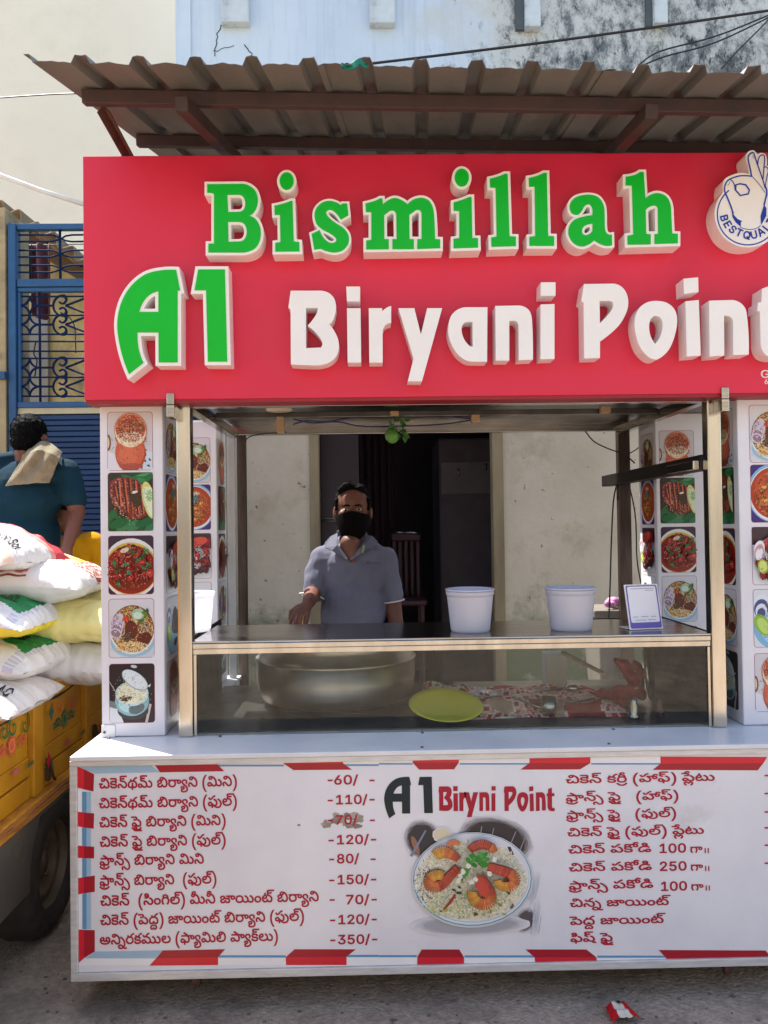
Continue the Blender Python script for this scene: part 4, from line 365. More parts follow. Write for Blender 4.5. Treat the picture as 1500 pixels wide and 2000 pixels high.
TELUGU = [[[0,0,0],[1,766,0],[2,1288,0],[3,1990,0],[4,2696,0],[5,4037,0],[6,4808,0],[7,5745,0],[8,6203,0],[9,7188,0],[10,7550,0],[8,8608,0],[11,9310,0]],[[0,0,0],[1,766,0],[2,1288,0],[3,1990,0],[4,2696,0],[5,4037,0],[6,4808,0],[7,5745,0],[8,6203,0],[9,7188,0],[12,7550,0],[13,8548,0],[11,9257,0]],[[0,0,0],[1,766,0],[2,1288,0],[14,2273,0],[15,2984,0],[16,2984,0],[5,3267,0],[6,4038,0],[7,4975,0],[8,5433,0],[9,6418,0],[10,6780,0],[8,7838,0],[11,8540,0]],[[0,0,0],[1,766,0],[2,1288,0],[14,2273,0],[15,2984,0],[16,2984,0],[5,3267,0],[6,4038,0],[7,4975,0],[8,5433,0],[9,6418,0],[12,6780,0],[13,7778,0],[11,8487,0]],[[17,0,0],[15,711,0],[2,1031,0],[18,1733,0],[5,2422,0],[6,3193,0],[7,4130,0],[8,4588,0],[10,5573,0],[8,6631,0]],[[17,0,0],[15,711,0],[2,1031,0],[18,1733,0],[5,2422,0],[6,3193,0],[7,4130,0],[8,4588,0],[9,5856,0],[12,6218,0],[13,7216,0],[11,7925,0]],[[0,0,0],[1,766,0],[2,1288,0],[9,2556,0],[19,2918,0],[20,3620,0],[21,4127,0],[13,4710,0],[11,5419,0],[22,6064,0],[23,7122,0],[24,8107,0],[25,9153,0],[20,10439,0],[26,10946,0],[5,12001,0],[6,12772,0],[7,13709,0],[8,14167,0]],[[0,0,0],[1,766,0],[2,1288,0],[9,2273,0],[27,2635,0],[28,3346,0],[29,3963,0],[11,4052,0],[24,4697,0],[25,5743,0],[20,7029,0],[26,7536,0],[5,8591,0],[6,9362,0],[7,10299,0],[8,10757,0],[9,11742,0],[12,12104,0],[13,13102,0],[11,13811,0]],[[30,0,0],[8,800,0],[31,1502,0],[32,1848,0],[33,2441,0],[34,2963,0],[35,4021,0],[36,4367,0],[9,5359,0],[17,5721,0],[7,6752,0],[10,7210,0],[37,8268,0],[38,9284,0],[7,10315,0],[39,10773,0],[36,11295,0],[35,12004,0],[11,12350,0]],[[0,0,0],[1,766,0],[2,1288,0],[33,2273,0],[40,2795,0],[41,3388,0],[9,3671,0],[42,4033,0],[43,5066,0],[11,5777,0],[44,6422,0],[45,7068,0],[46,7133,0],[35,7905,0]],[[17,0,0],[15,711,0],[2,1031,0],[18,1733,0],[14,2422,0],[15,3133,0],[16,3133,0],[9,3982,0],[42,4344,0],[43,5377,0],[11,6088,0]],[[17,0,0],[15,711,0],[2,1031,0],[18,1733,0],[14,2422,0],[15,3133,0],[16,3133,0],[9,3982,0],[12,4344,0],[13,5342,0],[11,6051,0]],[[0,0,0],[1,766,0],[2,1288,0],[14,
2273,0],[15,2984,0],[16,2984,0],[9,3267,0],[12,3629,0],[13,4627,0],[11,5336,0],[44,5981,0],[45,6627,0],[46,6692,0],[35,7464,0]],[[0,0,0],[1,766,0],[2,1288,0],[47,2273,0],[48,2984,0],[49,3756,0]],[[17,0,0],[15,711,0],[2,1031,0],[18,1733,0],[47,2422,0],[48,3133,0],[49,3905,0]],[[50,0,0]],[[0,0,0],[51,766,0],[31,1468,0],[24,2097,0],[25,3143,0],[20,4429,0],[26,4936,0]],[[27,0,0],[28,711,0],[29,1328,0],[24,1700,0],[25,2746,0],[20,4032,0],[26,4539,0]],[[52,0,0],[53,711,0],[14,1707,0],[15,2418,0],[16,2418,0]]]
LATIN_NUMBERS = [[54,648],[55,648],[56,648],[57,648],[58,648],[59,648],[60,648],[61,648],[62,648],[63,648],[64,648],[65,360],[66,654],[67,601],[68,641],[69,645],[70,764],[71,744],[72,689],[73,565],[74,440],[75,678],[76,746],[77,590],[78,561],[79,527],[80,327],[81,599],[82,590],[93,268],[83,275],[85,671],[86,613],[87,643],[88,242],[89,571],[90,376],[91,583],[92,591],[84,268]]
LATIN_CHARS = "0123456789-/BESTQUALIYGFaston lKgRicreh."
LATIN = dict(zip(LATIN_CHARS, LATIN_NUMBERS))
def _unpack():
    """numbers -> glyph outlines: contour count, then for each contour its point count and (2*dx + on-curve, dy) steps"""
    raw = GLYPHS; G = []; i = 0
    while i < len(raw):
        nc = raw[i]; i += 1; cs = []
        for _ in range(nc):
            n = raw[i]; i += 1; x = y = 0; c = []
            for _ in range(n):
                a, dy = raw[i], raw[i+1]; i += 2; x += a >> 1; y += dy; c.append((2*x, 2*y, a & 1))
            cs.append(c)
        G.append(cs)
    return G
def _flat(c, k=3):
    P = []; n = len(c)
    for i in range(n):
        a, b = c[i], c[(i+1) % n]; P.append(a)
        if not a[2] and not b[2]: P.append(((a[0]+b[0])/2, (a[1]+b[1])/2, 1))
    s = next(i for i, p in enumerate(P) if p[2]); P = P[s:]+P[:s]; out = []; i = 0
    while i < len(P):
        p = P[i]; out.append((p[0], p[1]))
        if i+1 < len(P) and not P[i+1][2]:
            q, r = P[i+1], P[(i+2) % len(P)]
            for j in range(1, k):
                t = j/k; out.append(((1-t)**2*p[0]+2*t*(1-t)*q[0]+t*t*r[0], (1-t)**2*p[1]+2*t*(1-t)*q[1]+t*t*r[1]))
            i += 2
        else: i += 1
    return out
def inside(p, poly):
    x, y = p; r = False; n = len(poly)
    for i in range(n):
        x1, y1 = poly[i]; x2, y2 = poly[(i+1) % n]
        if (y1 > y) != (y2 > y) and x < (x2-x1)*(y-y1)/(y2-y1)+x1: r = not r
    return r
_G = _unpack(); _GS = {}
def glyph(i, bold=0.0):
    """list of (outer, holes)"""
    if (i, bold) in _GS: return _GS[i, bold]
    cs = [_flat(c) for c in _G[i]]
    outs = [c for c in cs if area(c) < 0]; hol = [c for c in cs if area(c) >= 0]   # font outlines run clockwise
    res = [[o, []] for o in outs]
    for h in hol:
        best = None
        for r in res:
            if inside(h[0], r[0]) and (best is None or abs(area(r[0])) < abs(area(best[0]))): best = r
        if best: best[1].append(h)
    out = []
    for o, hs in res:
        o, hs = orient(o, hs)
        if bold: o = offset_poly(o, bold); hs = [offset_poly(h, bold) for h in hs]
        out.append((o, [h for h in hs if area(h) < -20]))
    _GS[i, bold] = out; return out
def run_telugu(k): return [(g, x, y) for g, x, y in TELUGU[k]]
def run_latin(s):
    x = 0; out = []
    for ch in s:
        g, adv = LATIN[ch]; out.append((g, x, 0)); x += adv
    return out
def run_bounds(run, bold=0):
    xs = [x+p[0] for g, x, y in run for o, h in glyph(g, bold) for p in o]
    return min(xs), max(xs)
def text_mesh(mb, run, x0, x1, ybase, yscale, fn, bold=0.0, col=None, mi=0):
    """fit a run between x0 and x1 (any 2-D units, y up) and fill it through fn(x, y, layer)"""
    a, b = run_bounds(run, bold); k = (x1-x0)/(b-a); lay = 0
    for g, gx, gy in run:
        for o, hs in glyph(g, bold):
            mp = lambda p: (x0+(p[0]+gx-a)*k, ybase+(p[1]+gy)*yscale)
            lay += 1; L = lay % 4
            fill(mb, [mp(p) for p in o], [[mp(p) for p in h] for h in hs], lambda x, y: fn(x, y, L), col, mi)
# ---------------------------------------------------------------- palettes
WHITE = M('white_panel', (226, 226, 232), 0.38, col2=(214, 214, 222), nscale=3, dirt=(170, 166, 160), dscale=2.2, dlo=0.62, dhi=0.9)
LEDGE = M('painted_steel_ledge', (225, 226, 228), 0.42, col2=(208, 210, 214), nscale=4, dirt=(165, 160, 150), dscale=5, dlo=0.6, dhi=0.85, coat=0.2)
TRIM = M('aluminium_trim', (214, 214, 214), 0.42, 0.25, col2=(190, 190, 190), nscale=12, stretch=(1, 1, 6))
STEEL = M('brushed_steel', (206, 200, 188), 0.2, 1.0, col2=(180, 174, 162), nscale=3, stretch=(5, 5, 0.8), rvar=0.06)
STEELH = M('brushed_steel_sheet', (190, 186, 178), 0.2, 1.0, col2=(150, 146, 140), nscale=5, stretch=(0.6, 12, 12), rvar=0.08)
STEELD = M('dull_steel', (120, 116, 112), 0.34, 1.0, col2=(84, 80, 78), nscale=7, rvar=0.1)
RED = M('red_sign_sheet', (222, 42, 74), 0.46, col2=(214, 36, 66), nscale=1.0, coat=0.0, spec=0.45, dirt=(206, 62, 78), dscale=3.5, dlo=.55, dhi=.95, stretch=(1, 1, .35), bump=.02, bscale=4, rvar=0.05)
REDEDGE = M('red_sign_edge', (150, 20, 34), 0.5)
ACR = M('white_acrylic', (248, 246, 244), 0.28, col2=(242, 239, 236), nscale=5, spec=0.5, dirt=(212, 200, 188), dscale=9, dlo=0.62, dhi=0.95)
GREEN = M('green_vinyl', (0, 196, 46), 0.35, col2=(0, 188, 42), nscale=3, spec=0.3)
BLUEINK = M('blue_ink', (24, 62, 176), 0.4, spec=0.3)
WINK = M('white_ink', (240, 232, 228), 0.5)
TXT = M('red_menu_ink', (172, 18, 50), 0.45, col2=(160, 16, 44), nscale=8, spec=0.35)
TXTD = M('dark_menu_ink', (18, 38, 44), 0.45, spec=0.35)
GLASS = glass_mat('display_glass')
PRINT = print_mat('printed_sheet')
RUST = M('rusty_steel', (92, 58, 46), 0.75, 0.2, col2=(60, 38, 32), nscale=14, bump=0.2)
BLACK = M('black_rubber', (26, 25, 26), 0.6)
DARKSTEEL = M('dark_channel', (44, 38, 36), 0.5, 0.5, col2=(30, 26, 25))

# ================================================================ FOOD CART
YB, YF, YS, YL = 2.58, 2.80, 2.72, 2.65       # base front, pillar front, sign face, letter faces
XL, XR = at(142, 1690, 2.58).x, 1.64
cart = empty('food_cart', (0.28, 3.2, 0))
tag(cart, 'white and steel biryani food cart with a red lettered sign and a menu board', 'food cart')
def cpart(mb, name, mats, parent=None): return mb.build(name, mats, parent or cart)

# base cabinet, trim and ledge
ZB0, ZB1 = at(800, 1893, YB).z, at(800, 1478, YB).z
zl = at(800, 1466, YB-0.012).z
mb = MB(); mb.box(XL+0.012, XR-0.012, YB+0.012, 3.655, ZB0+0.01, zl-0.0165, 0, b=0.006); mb.box(XL+0.012, -0.675, 3.6555, 3.90, ZB0+0.01, zl-0.0165, 0, b=0.004); mb.box(1.335, XR-0.012, 3.6555, 3.90, ZB0+0.01, zl-0.0165, 0, b=0.004)
cpart(mb, 'base_cabinet', WHITE)
mb = MB(); mb.box(XL-0.004, XR+0.004, YB-0.012, 3.66, zl-0.016, zl, 0, b=0.003); mb.box(XL-0.004, -0.67, 3.6605, 3.93, zl-0.016, zl, 0, b=0.003); mb.box(1.33, XR+0.004, 3.6605, 3.93, zl-0.016, zl, 0, b=0.003); cpart(mb, 'ledge', LEDGE)
mb = MB()
for px in (432, 824, 1195, 216):
    p = at(px, 1434 if px != 216 else 1436, YF); mb.sphere((p.x, YF-0.02, zl+0.001), (0.006, 0.006, 0.004), 8, 6)
for px in (825, 1193):
    p = at(px, 1464, YB); mb.sphere((p.x, YB+0.02, zl+0.001), (0.006, 0.005, 0.004), 8, 6)
cpart(mb, 'rivet', STEELD)
mb = MB()
mb.box(XL-0.006, XR+0.006, YB-0.008, YB+0.02, ZB0-0.012, ZB0+0.014, 0, b=0.002)
mb.box(XL-0.006, XR+0.006, YB-0.008, YB+0.0115, ZB1-0.011, zl-0.0165, 0, b=0.002)
mb.box(XL-0.006, XL+0.018, YB-0.008, YB+0.02, ZB0+0.0145, ZB1-0.0115, 0, b=0.002)
mb.box(XR-0.018, XR+0.006, YB-0.008, YB+0.02, ZB0+0.0145, ZB1-0.0115, 0, b=0.002)
mb.box(XL-0.006, XL+0.02, YB+0.0205, 3.865, ZB0-0.012, ZB0+0.0135, 0, b=0.002)
cpart(mb, 'edge_trim', TRIM)
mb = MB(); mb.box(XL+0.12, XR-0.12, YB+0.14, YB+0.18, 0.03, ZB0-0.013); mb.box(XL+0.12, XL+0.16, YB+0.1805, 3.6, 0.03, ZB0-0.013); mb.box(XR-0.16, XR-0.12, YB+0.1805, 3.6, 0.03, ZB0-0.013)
cpart(mb, 'underside_shade_frame', M('underside_shade_dark', (60, 54, 50), 0.9, col2=(44, 40, 38), nscale=10))  # dark frame added for the band of shade under the base
for px in (388, 1412):
    p = at(px, 1896, YB+0.04)
    mb = MB(); mb.box(p.x-0.014, p.x+0.014, YB-0.004, YB+0.0295, ZB0-0.034, ZB0-0.013, 0, b=0.003); mb.box(p.x-0.008, p.x+0.008, YB+0.005, YB+0.0295, ZB0-0.05, ZB0-0.0345, 0, b=0.002)
    cpart(mb, 'support_leg', RUST)
for x in (XL+0.25, XR-0.25):
    for y in (2.95, 3.45):
        wv = MB(); wv.tube([(x-0.03, y, 0.13), (x+0.03, y, 0.13)], 0.13, 28); wv.lathe([(0.05, -0.035), (0.05, 0.035)], (x, y, 0.13), 20, 1, (1, 0, 0))
        cpart(wv, 'cart_wheel', [BLACK, STEELD])

# ---- menu board on the base front (real printed sheet, ink a fraction of a millimetre proud)
bx0, bx1, bz0, bz1 = XL+0.0185, XR-0.0185, ZB0+0.015, ZB1-0.012
mbd = MB(); mbd.box(bx0, bx1, YB, YB+0.0115, bz0, bz1); board = cpart(mbd, 'menu_board', WHITE)
def P5(x, y): return (x/2.2727+140, y/2.2727+1460)
def P6(x, y): return (x/1.9737+740, y/1.9737+1460)
def onb(pt):
    p = at(pt[0], pt[1], YB); return (min(max(p.x, bx0), bx1), min(max(p.z, bz0), bz1))
def flatpoly(mb, pts, lay, col):
    q = [onb(p) for p in pts]; fill(mb, q, [], lambda x, z: (x, YB-0.0004*lay, z), col)
cR1, cR2, cB, cBl, cW = srgb(212, 36, 52), srgb(166, 26, 42), srgb(158, 190, 214), srgb(96, 150, 194), srgb(236, 236, 240)
mb = MB()
top1, bot0 = 66, 930
rows = []
# pale blue folds and thin blue lines between the ribbons
for P, x0, x1, y0, y1 in ((P5, 650, 942, 76, 84), (P5, 1208, 1363, 74, 82), (P6, 0, 130, 60, 66), (P6, 312, 580, 60, 66), (P6, 818, 1085, 60, 66), (P5, 652, 950, 922, 932), (P5, 1222, 1363, 920, 930), (P6, 0, 146, 800, 808), (P6, 330, 602, 801, 809), (P6, 842, 1108, 802, 810)):
    flatpoly(mb, [P(x0, y0), P(x1, y0), P(x1, y1), P(x0, y1)], 1, cBl)
for P, x0, x1, y0, y1 in ((P5, 648, 942, 45, 75), (P5, 1206, 1363, 44, 73), (P6, 0, 130, 32, 59), (P6, 310, 580, 32, 59), (P6, 816, 1085, 32, 59), (P5, 652, 950, 933, 966), (P5, 1222, 1363, 931, 966), (P6, 0, 146, 809, 838), (P6, 330, 602, 810, 840), (P6, 842, 1108, 811, 840)):
    flatpoly(mb, [P(x0, y0), P(x1, y0), P(x1, y1), P(x0, y1)], 1, cW)
flatpoly(mb, [P5(24, 80), P5(62, 72), P5(352, 76), P5(392, 110), P5(104, 116)], 1, cB)
flatpoly(mb, [P5(24, 50), P5(342, 50), P5(352, 74), P5(62, 70), P5(24, 78)], 1, cW)
flatpoly(mb, [P5(104, 906), P5(404, 900), P5(372, 935), P5(62, 935), P5(24, 955)], 1, cB)
flatpoly(mb, [P5(62, 936), P5(372, 937), P5(345, 967), P5(22, 968), P5(22, 958)], 1, cW)
flatpoly(mb, [P5(46, 196), P5(66, 196), P5(66, 806), P5(48, 806)], 1, cBl)
flatpoly(mb, [P5(66.5, 196), P5(86, 196), P5(86, 806), P5(66.5, 806)], 1, cB)
flatpoly(mb, [P5(20, 186), P5(45, 190), P5(46, 806), P5(18, 806)], 1, cW)
for P, up, lo in (
    (P5, [(343, 50), (645, 45), (648, 75), (370, 78)], [(370, 78), (648, 75), (678, 105), (392, 110)]),
    (P5, [(940, 42), (1203, 40), (1205, 70), (942, 72)], [(942, 72), (1205, 70), (1245, 98), (985, 100)]),
    (P6, [(130, 32), (308, 30), (308, 58), (130, 58)], [(130, 58), (308, 58), (290, 84), (155, 85)]),
    (P6, [(580, 30), (815, 30), (815, 60), (580, 60)], [(580, 60), (815, 60), (775, 84), (545, 85)]),
    (P6, [(1085, 35), (1497, 36), (1482, 60), (1085, 62)], [(1085, 62), (1482, 60), (1460, 88), (1055, 86)]),
    (P6, [(1700, 36), (1860, 36), (1860, 62), (1690, 62)], [(1690, 62), (1860, 62), (1840, 88), (1660, 88)]),
    (P5, [(405, 900), (682, 895), (650, 930), (375, 935)], [(375, 935), (650, 930), (650, 965), (345, 968)]),
    (P5, [(990, 895), (1262, 895), (1220, 928), (950, 930)], [(950, 930), (1220, 928), (1220, 965), (952, 965)]),
    (P6, [(165, 778), (310, 778), (328, 808), (148, 808)], [(148, 808), (328, 808), (328, 838), (148, 838)]),
    (P6, [(565, 778), (800, 778), (838, 808), (600, 808)], [(600, 808), (838, 808), (840, 838), (602, 838)]),
    (P6, [(1078, 780), (1490, 782), (1510, 812), (1108, 812)], [(1108, 812), (1510, 812), (1510, 842), (1108, 838)])):
    t = P(*up[0])[1] < 1700
    flatpoly(mb, [P(*p) for p in up], 2, cR1 if t else cR2); flatpoly(mb, [P(*p) for p in lo], 2, cR2 if t else cR1)
for q in ([(22, 80), (100, 118), (97, 195), (22, 178)], [(20, 285), (100, 292), (98, 360), (18, 350)], [(18, 435), (100, 440), (100, 492), (18, 490)], [(15, 580), (103, 568), (103, 640), (15, 652)], [(22, 808), (103, 810), (103, 905), (22, 955)]):
    xm = 55
    def yy(xa, i, j): (x0, y0), (x1, y1) = q[i], q[j]; return y0+(y1-y0)*(xa-x0)/(x1-x0)
    flatpoly(mb, [P5(*q[0]), P5(xm, yy(xm, 0, 1)), P5(xm, yy(xm, 3, 2)), P5(*q[3])], 2, cR1)
    flatpoly(mb, [P5(xm, yy(xm, 0, 1)), P5(*q[1]), P5(*q[2]), P5(xm, yy(xm, 3, 2))], 2, cR2)
cpart(mb, 'ribbon_border', PRINT, board)
def menu_line(run, px0, px1, base, bold, ys=None, name='menu_text', mat=TXT):
    a, b = at(px0, base, YB), at(px1, base, YB); mb = MB()
    r0, r1 = run_bounds(run, bold); k = (b.x-a.x)/(r1-r0)
    text_mesh(mb, run, a.x, b.x, (a.z+b.z)/2, ys or k, lambda x, z, l: (x, YB-0.0012-0.00012*l, z), bold)
    return mb.build(name, mat, board, fix=False)
for k, x0, x1, b in ((0, 193.5, 463, 1537), (1, 193.5, 463, 1575.5), (2, 194, 441, 1613), (3, 195, 441, 1651), (4, 194, 398.5, 1688), (5, 194, 423, 1727), (6, 196, 623, 1764), (7, 196, 594, 1802), (8, 195, 543, 1840.5),
                     (9, 1105, 1396, 1527), (10, 1104, 1325, 1562.5), (11, 1105, 1320.6, 1597), (12, 1108, 1375, 1630.6), (13, 1110, 1272, 1665), (13, 1111, 1273, 1700), (14, 1110, 1276, 1735), (15, 1348, 1372, 1665), (15, 1349, 1373, 1700), (15, 1350, 1374, 1738.5), (16, 1113, 1310, 1769), (17, 1112, 1300, 1804), (18, 1114, 1198, 1838.5)):
    menu_line(run_telugu(k), x0, x1, b, 20, 4.75e-5 if k < 9 else 3.9e-5)
NUM = 0.018*0.001/0.72*1.62
for s, x0, x1, b in (('-', 640, 650, 1531.5), ('60/', 652.6, 700, 1531.5), ('-', 721.7, 731.8, 1531.5), ('-110/-', 640, 732, 1570), ('-70/', 640, 699, 1609.5), ('-', 722.5, 732.5, 1609.5), ('-120/-', 641.6, 735, 1648), ('-80/', 643, 702, 1685.5), ('-', 724, 734, 1685.5), ('-150/-', 643, 735, 1726), ('-', 644, 654, 1765), ('70/-', 676, 736, 1765), ('-120/-', 644.7, 736, 1804), ('-350/-', 645, 737, 1843),
                     ('100', 1288, 1340, 1665), ('250', 1288.5, 1341, 1700), ('100', 1291, 1342, 1739)):
    menu_line(run_latin(s), x0, x1, b, 26, NUM, 'price_text')
for y in (1516, 1551, 1587, 1618, 1652, 1687): menu_line(run_latin('-'), 1493, 1503, y+6, 26, NUM, 'price_text')
for xa, b in ((1376, 1666), (1377, 1701), (1378, 1739)):
    mb = MB()
    for d in (0, 6):
        p0, p1 = at(xa+d, b, YB), at(xa+d+2.2, b-10, YB)
        mb.add([(p0.x, YB-0.0013, p0.z), (p1.x, YB-0.0013, p0.z), (p1.x, YB-0.0013, p1.z), (p0.x, YB-0.0013, p1.z)], [(0, 1, 2, 3)])
    mb.build('menu_text', TXT, board, fix=False)
# scuffed patch round one price
mb = MB(); rnd = random.Random(3)
for i in range(34):
    x = rnd.uniform(634, 706); y = rnd.uniform(1591, 1614)
    if rnd.random() < 0.15: x = rnd.uniform(570, 634); y = rnd.uniform(1592, 1612)
    wdt, h = (rnd.uniform(3, 11), rnd.uniform(2, 7)) if x > 634 else (rnd.uniform(2, 5), rnd.uniform(1, 3)); g = rnd.uniform(120, 172)
    flatpoly(mb, [(x-wdt, y-h*.4), (x-wdt*.2, y-h), (x+wdt, y-h*.6), (x+wdt*.8, y+h*.7), (x-wdt*.5, y+h)], 2.05+0.02*i, srgb(g+4, g-6, g-14))
cpart(mb, 'scuff_mark', PRINT, board)

# ---- sign letters: outlines traced on the letter faces
def q1(x, y): return (390+x/4.6875, 310+y/4.6875)
def q2(x, y): return (690+x/4.6875, 310+y/4.6875)
def q3(x, y): return (1010+x/4.5455, 310+y/4.5455)
def q4(x, y): return (210+x/5.5556, 510+y/5.5556)
def q5(x, y): return (550+x/4.6875, 540+y/4.6875)
def q6(x, y): return (860+x/6, 530+y/6)
def q7(x, y): return (1110+x/3.846, 530+y/3.846)
def ell(cx, cy, rx, ry, n=28): return [(cx+rx*math.cos(2*math.pi*k/n), cy+ry*math.sin(2*math.pi*k/n)) for k in range(n)]
s = 1
LET = {
 'B': (q1, [(70,235),(370,233),(440,243,s),(505,290,s),(533,370,s),(522,450,s),(490,500,s),(452,525),(520,562,s),(558,650,s),(552,745,s),(515,815,s),(450,850,s),(380,860),(80,860),(80,780),(132,778),(132,328),(116,316),(70,312)],
       [[(254,332),(360,332),(400,352,s),(418,410,s),(405,465,s),(365,488),(262,490)], [(260,580),(360,580),(410,602,s),(432,665,s),(415,732,s),(370,760),(265,762)]]),
 'i1': (q1, [(685,432),(770,412,s),(835,388),(850,388),(862,760),(912,765),(915,850),(692,852),(692,772),(740,765),(735,515),(688,515)], []),
 's': (q1, [(1308,412),(1350,412),(1362,520),(1292,560),(1250,503,s),(1200,470,s),(1160,487,s),(1168,522,s),(1230,580,s),(1320,640,s),(1362,705,s),(1360,780,s),(1310,840,s),(1240,860,s),(1170,850,s),(1110,825),(1050,835),(1025,690),(1100,655),(1132,722,s),(1190,770,s),(1240,765,s),(1250,735,s),(1200,690,s),(1110,640,s),(1062,580,s),(1058,480,s),(1110,412,s),(1180,388,s),(1245,400,s),(1292,428)], []),
 'm': (q2, [(112,412),(200,387,s),(245,365),(265,365),(272,420),(320,382,s),(380,362,s),(440,380,s),(497,420),(550,377,s),(625,360,s),(690,385,s),(728,450,s),(742,560,s),(748,738),(795,740),(795,820),(585,828),(585,738),(625,738),(625,500),(597,470,s),(550,490),(513,515),(515,738),(555,738),(555,829),(358,830),(358,738),(397,738),(393,510),(365,477,s),(320,490),(283,518),(285,738),(325,738),(325,830),(118,832),(118,750),(165,745),(165,490),(115,490)], []),
 'mb': (q2, [(112,412),(200,387,s),(245,365),(265,365),(272,420),(320,382,s),(380,362,s),(440,380,s),(497,420),(550,377,s),(625,360,s),(690,385,s),(728,450,s),(742,560,s),(748,738),(795,740),(795,820),(118,832),(118,750),(165,745),(165,490),(115,490)], [[(625,738),(625,500),(597,470,s),(550,490),(513,515),(515,738)], [(397,738),(393,510),(365,477,s),(320,490),(283,518),(285,738)]]),
 'i2': (q2, [(918,402),(1000,377,s),(1062,352),(1082,352),(1090,728),(1140,728),(1142,815),(918,822),(918,735),(970,728),(970,480),(920,478)], []),
 'l1': (q2, [(1250,185),(1320,167,s),(1385,140),(1412,140),(1430,712),(1488,715),(1488,802),(1265,808),(1262,722),(1312,715),(1303,268),(1252,265)], []),
 'l2': (q3, [(103,172),(170,157,s),(235,128),(262,128),(275,688),(328,690),(328,775),(110,775),(108,695),(160,690),(155,250),(105,250)], []),
 'a': (q3, [(640,322,s),(720,345,s),(765,410,s),(775,480,s),(780,630,s),(800,668,s),(840,675),(842,770),(782,774,s),(730,755,s),(682,727),(630,765,s),(570,781,s),(500,750,s),(457,680,s),(462,600,s),(510,543,s),(600,513,s),(665,505),(665,440,s),(640,407,s),(602,420,s),(570,470,s),(540,499,s),(490,490,s),(468,450,s),(475,390,s),(530,340,s)], [[(668,578),(668,640),(640,670,s),(597,680,s),(575,650,s),(585,612,s),(620,588,s)]]),
 'h': (q3, [(963,162),(1040,147,s),(1090,120),(1122,120),(1138,355),(1190,320,s),(1255,308,s),(1325,340,s),(1360,410,s),(1368,520,s),(1375,665),(1425,668),(1425,752),(1218,758),(1218,672),(1250,668),(1248,440),(1217,417,s),(1165,435,s),(1140,460),(1145,668),(1185,672),(1185,762),(980,765),(978,685),(1030,675),(1018,240),(963,240)], []),
 'hb': (q3, [(963,162),(1040,147,s),(1090,120),(1122,120),(1138,355),(1190,320,s),(1255,308,s),(1325,340,s),(1360,410,s),(1368,520,s),(1375,665),(1425,668),(1425,752),(980,765),(978,685),(1030,675),(1018,240),(963,240)], [[(1250,668),(1248,440),(1217,417,s),(1165,435,s),(1140,460),(1145,668)]]),
 'A': (q4, [(745,97),(560,105,s),(400,152,s),(250,280,s),(152,450,s),(110,640,s),(115,800,s),(160,1020,s),(235,1228),(392,1105),(342,960,s),(325,775),(555,775),(557,1100),(762,1100),(762,322),(790,318)], [[(553,328),(553,552),(345,552),(390,445,s),(455,370,s)]]),
 '1': (q4, [(985,92),(1275,92),(1300,1092),(1090,1092),(1070,318),(945,318)], []),
 'B2': (q5, [(83,130),(345,130),(425,147,s),(480,200,s),(498,290,s),(475,390,s),(435,437),(490,512,s),(522,600,s),(515,700,s),(460,772,s),(380,806,s),(270,814),(85,805),(82,301),(62,285)], [[(222,288),(332,288),(312,355,s),(238,450),(320,522,s),(370,600,s),(362,650),(222,656)]]),
 'i3': (q5, [(598,290),(722,290),(728,788),(605,788)], []),
 'i3d': (q5, [(592,92),(718,92),(718,228),(598,228)], []),
 'r': (q5, [(798,290),(920,290),(922,318),(960,287,s),(1003,270),(1003,425),(955,442,s),(930,482,s),(925,560),(925,788),(803,788)], []),
 'y': (q5, [(1070,290),(1215,290),(1275,530),(1333,290),(1470,290),(1285,960),(1155,960),(1208,750)], []),
 'a2': (q6, [(552,420),(300,420),(200,450,s),(122,530,s),(92,680,s),(110,800,s),(180,940,s),(275,1028,s),(370,1058),(548,1058)], [[(378,592),(310,592),(262,625,s),(250,700,s),(282,800,s),(352,880),(380,882)]]),
 'n1': (q6, [(645,405),(900,400),(990,417,s),(1050,472,s),(1075,580,s),(1085,1035),(920,1040),(918,640),(898,592,s),(868,578),(808,578),(808,1045),(650,1045)], []),
 'i4': (q6, [(1175,388),(1338,382),(1338,1025),(1175,1030)], []),
 'i4d': (q6, [(1178,128),(1350,128),(1350,285),(1175,288)], []),
 'P': (q7, [(118,95),(340,92),(402,117,s),(440,172,s),(450,240,s),(435,310,s),(375,412,s),(238,525),(238,650),(120,655),(115,238),(97,222)], [[(235,222),(312,222),(338,242,s),(322,295,s),(237,388)]]),
 'o': (q7, [(650,222,s),(740,236,s),(800,290,s),(818,370,s),(800,480,s),(760,580,s),(705,640,s),(655,662,s),(600,640,s),(540,570,s),(505,460,s),(500,360,s),(530,280,s),(585,236,s)], [[(650,335,s),(697,355,s),(708,420,s),(690,490,s),(653,545),(620,490,s),(607,420,s),(618,362,s)]]),
 'i5': (q7, [(880,225),(980,215),(995,632),(890,640)], []),
 'i5d': (q7, [(865,55),(975,45),(978,155),(870,170)], []),
 'n2': (q7, [(1058,220),(1230,215),(1300,242,s),(1338,305,s),(1355,625),(1240,628),(1238,380),(1222,345,s),(1170,332),(1172,632),(1062,640)], []),
 't': (q7, [(1455,130),(1540,100),(1545,232),(1600,232),(1600,300),(1545,300),(1548,540),(1565,572,s),(1610,572),(1610,640),(1540,650,s),(1475,620,s),(1445,540),(1440,300),(1420,300),(1425,235),(1450,232)], []),
}
def trace(key, Y):
    q, o, hs = LET[key]
    cv = lambda pts: [(lambda p: (p.x, p.z))(at(*q(x, y), Y)) for x, y in curve_path(pts)]
    return orient(cv(o), [cv(h) for h in hs])
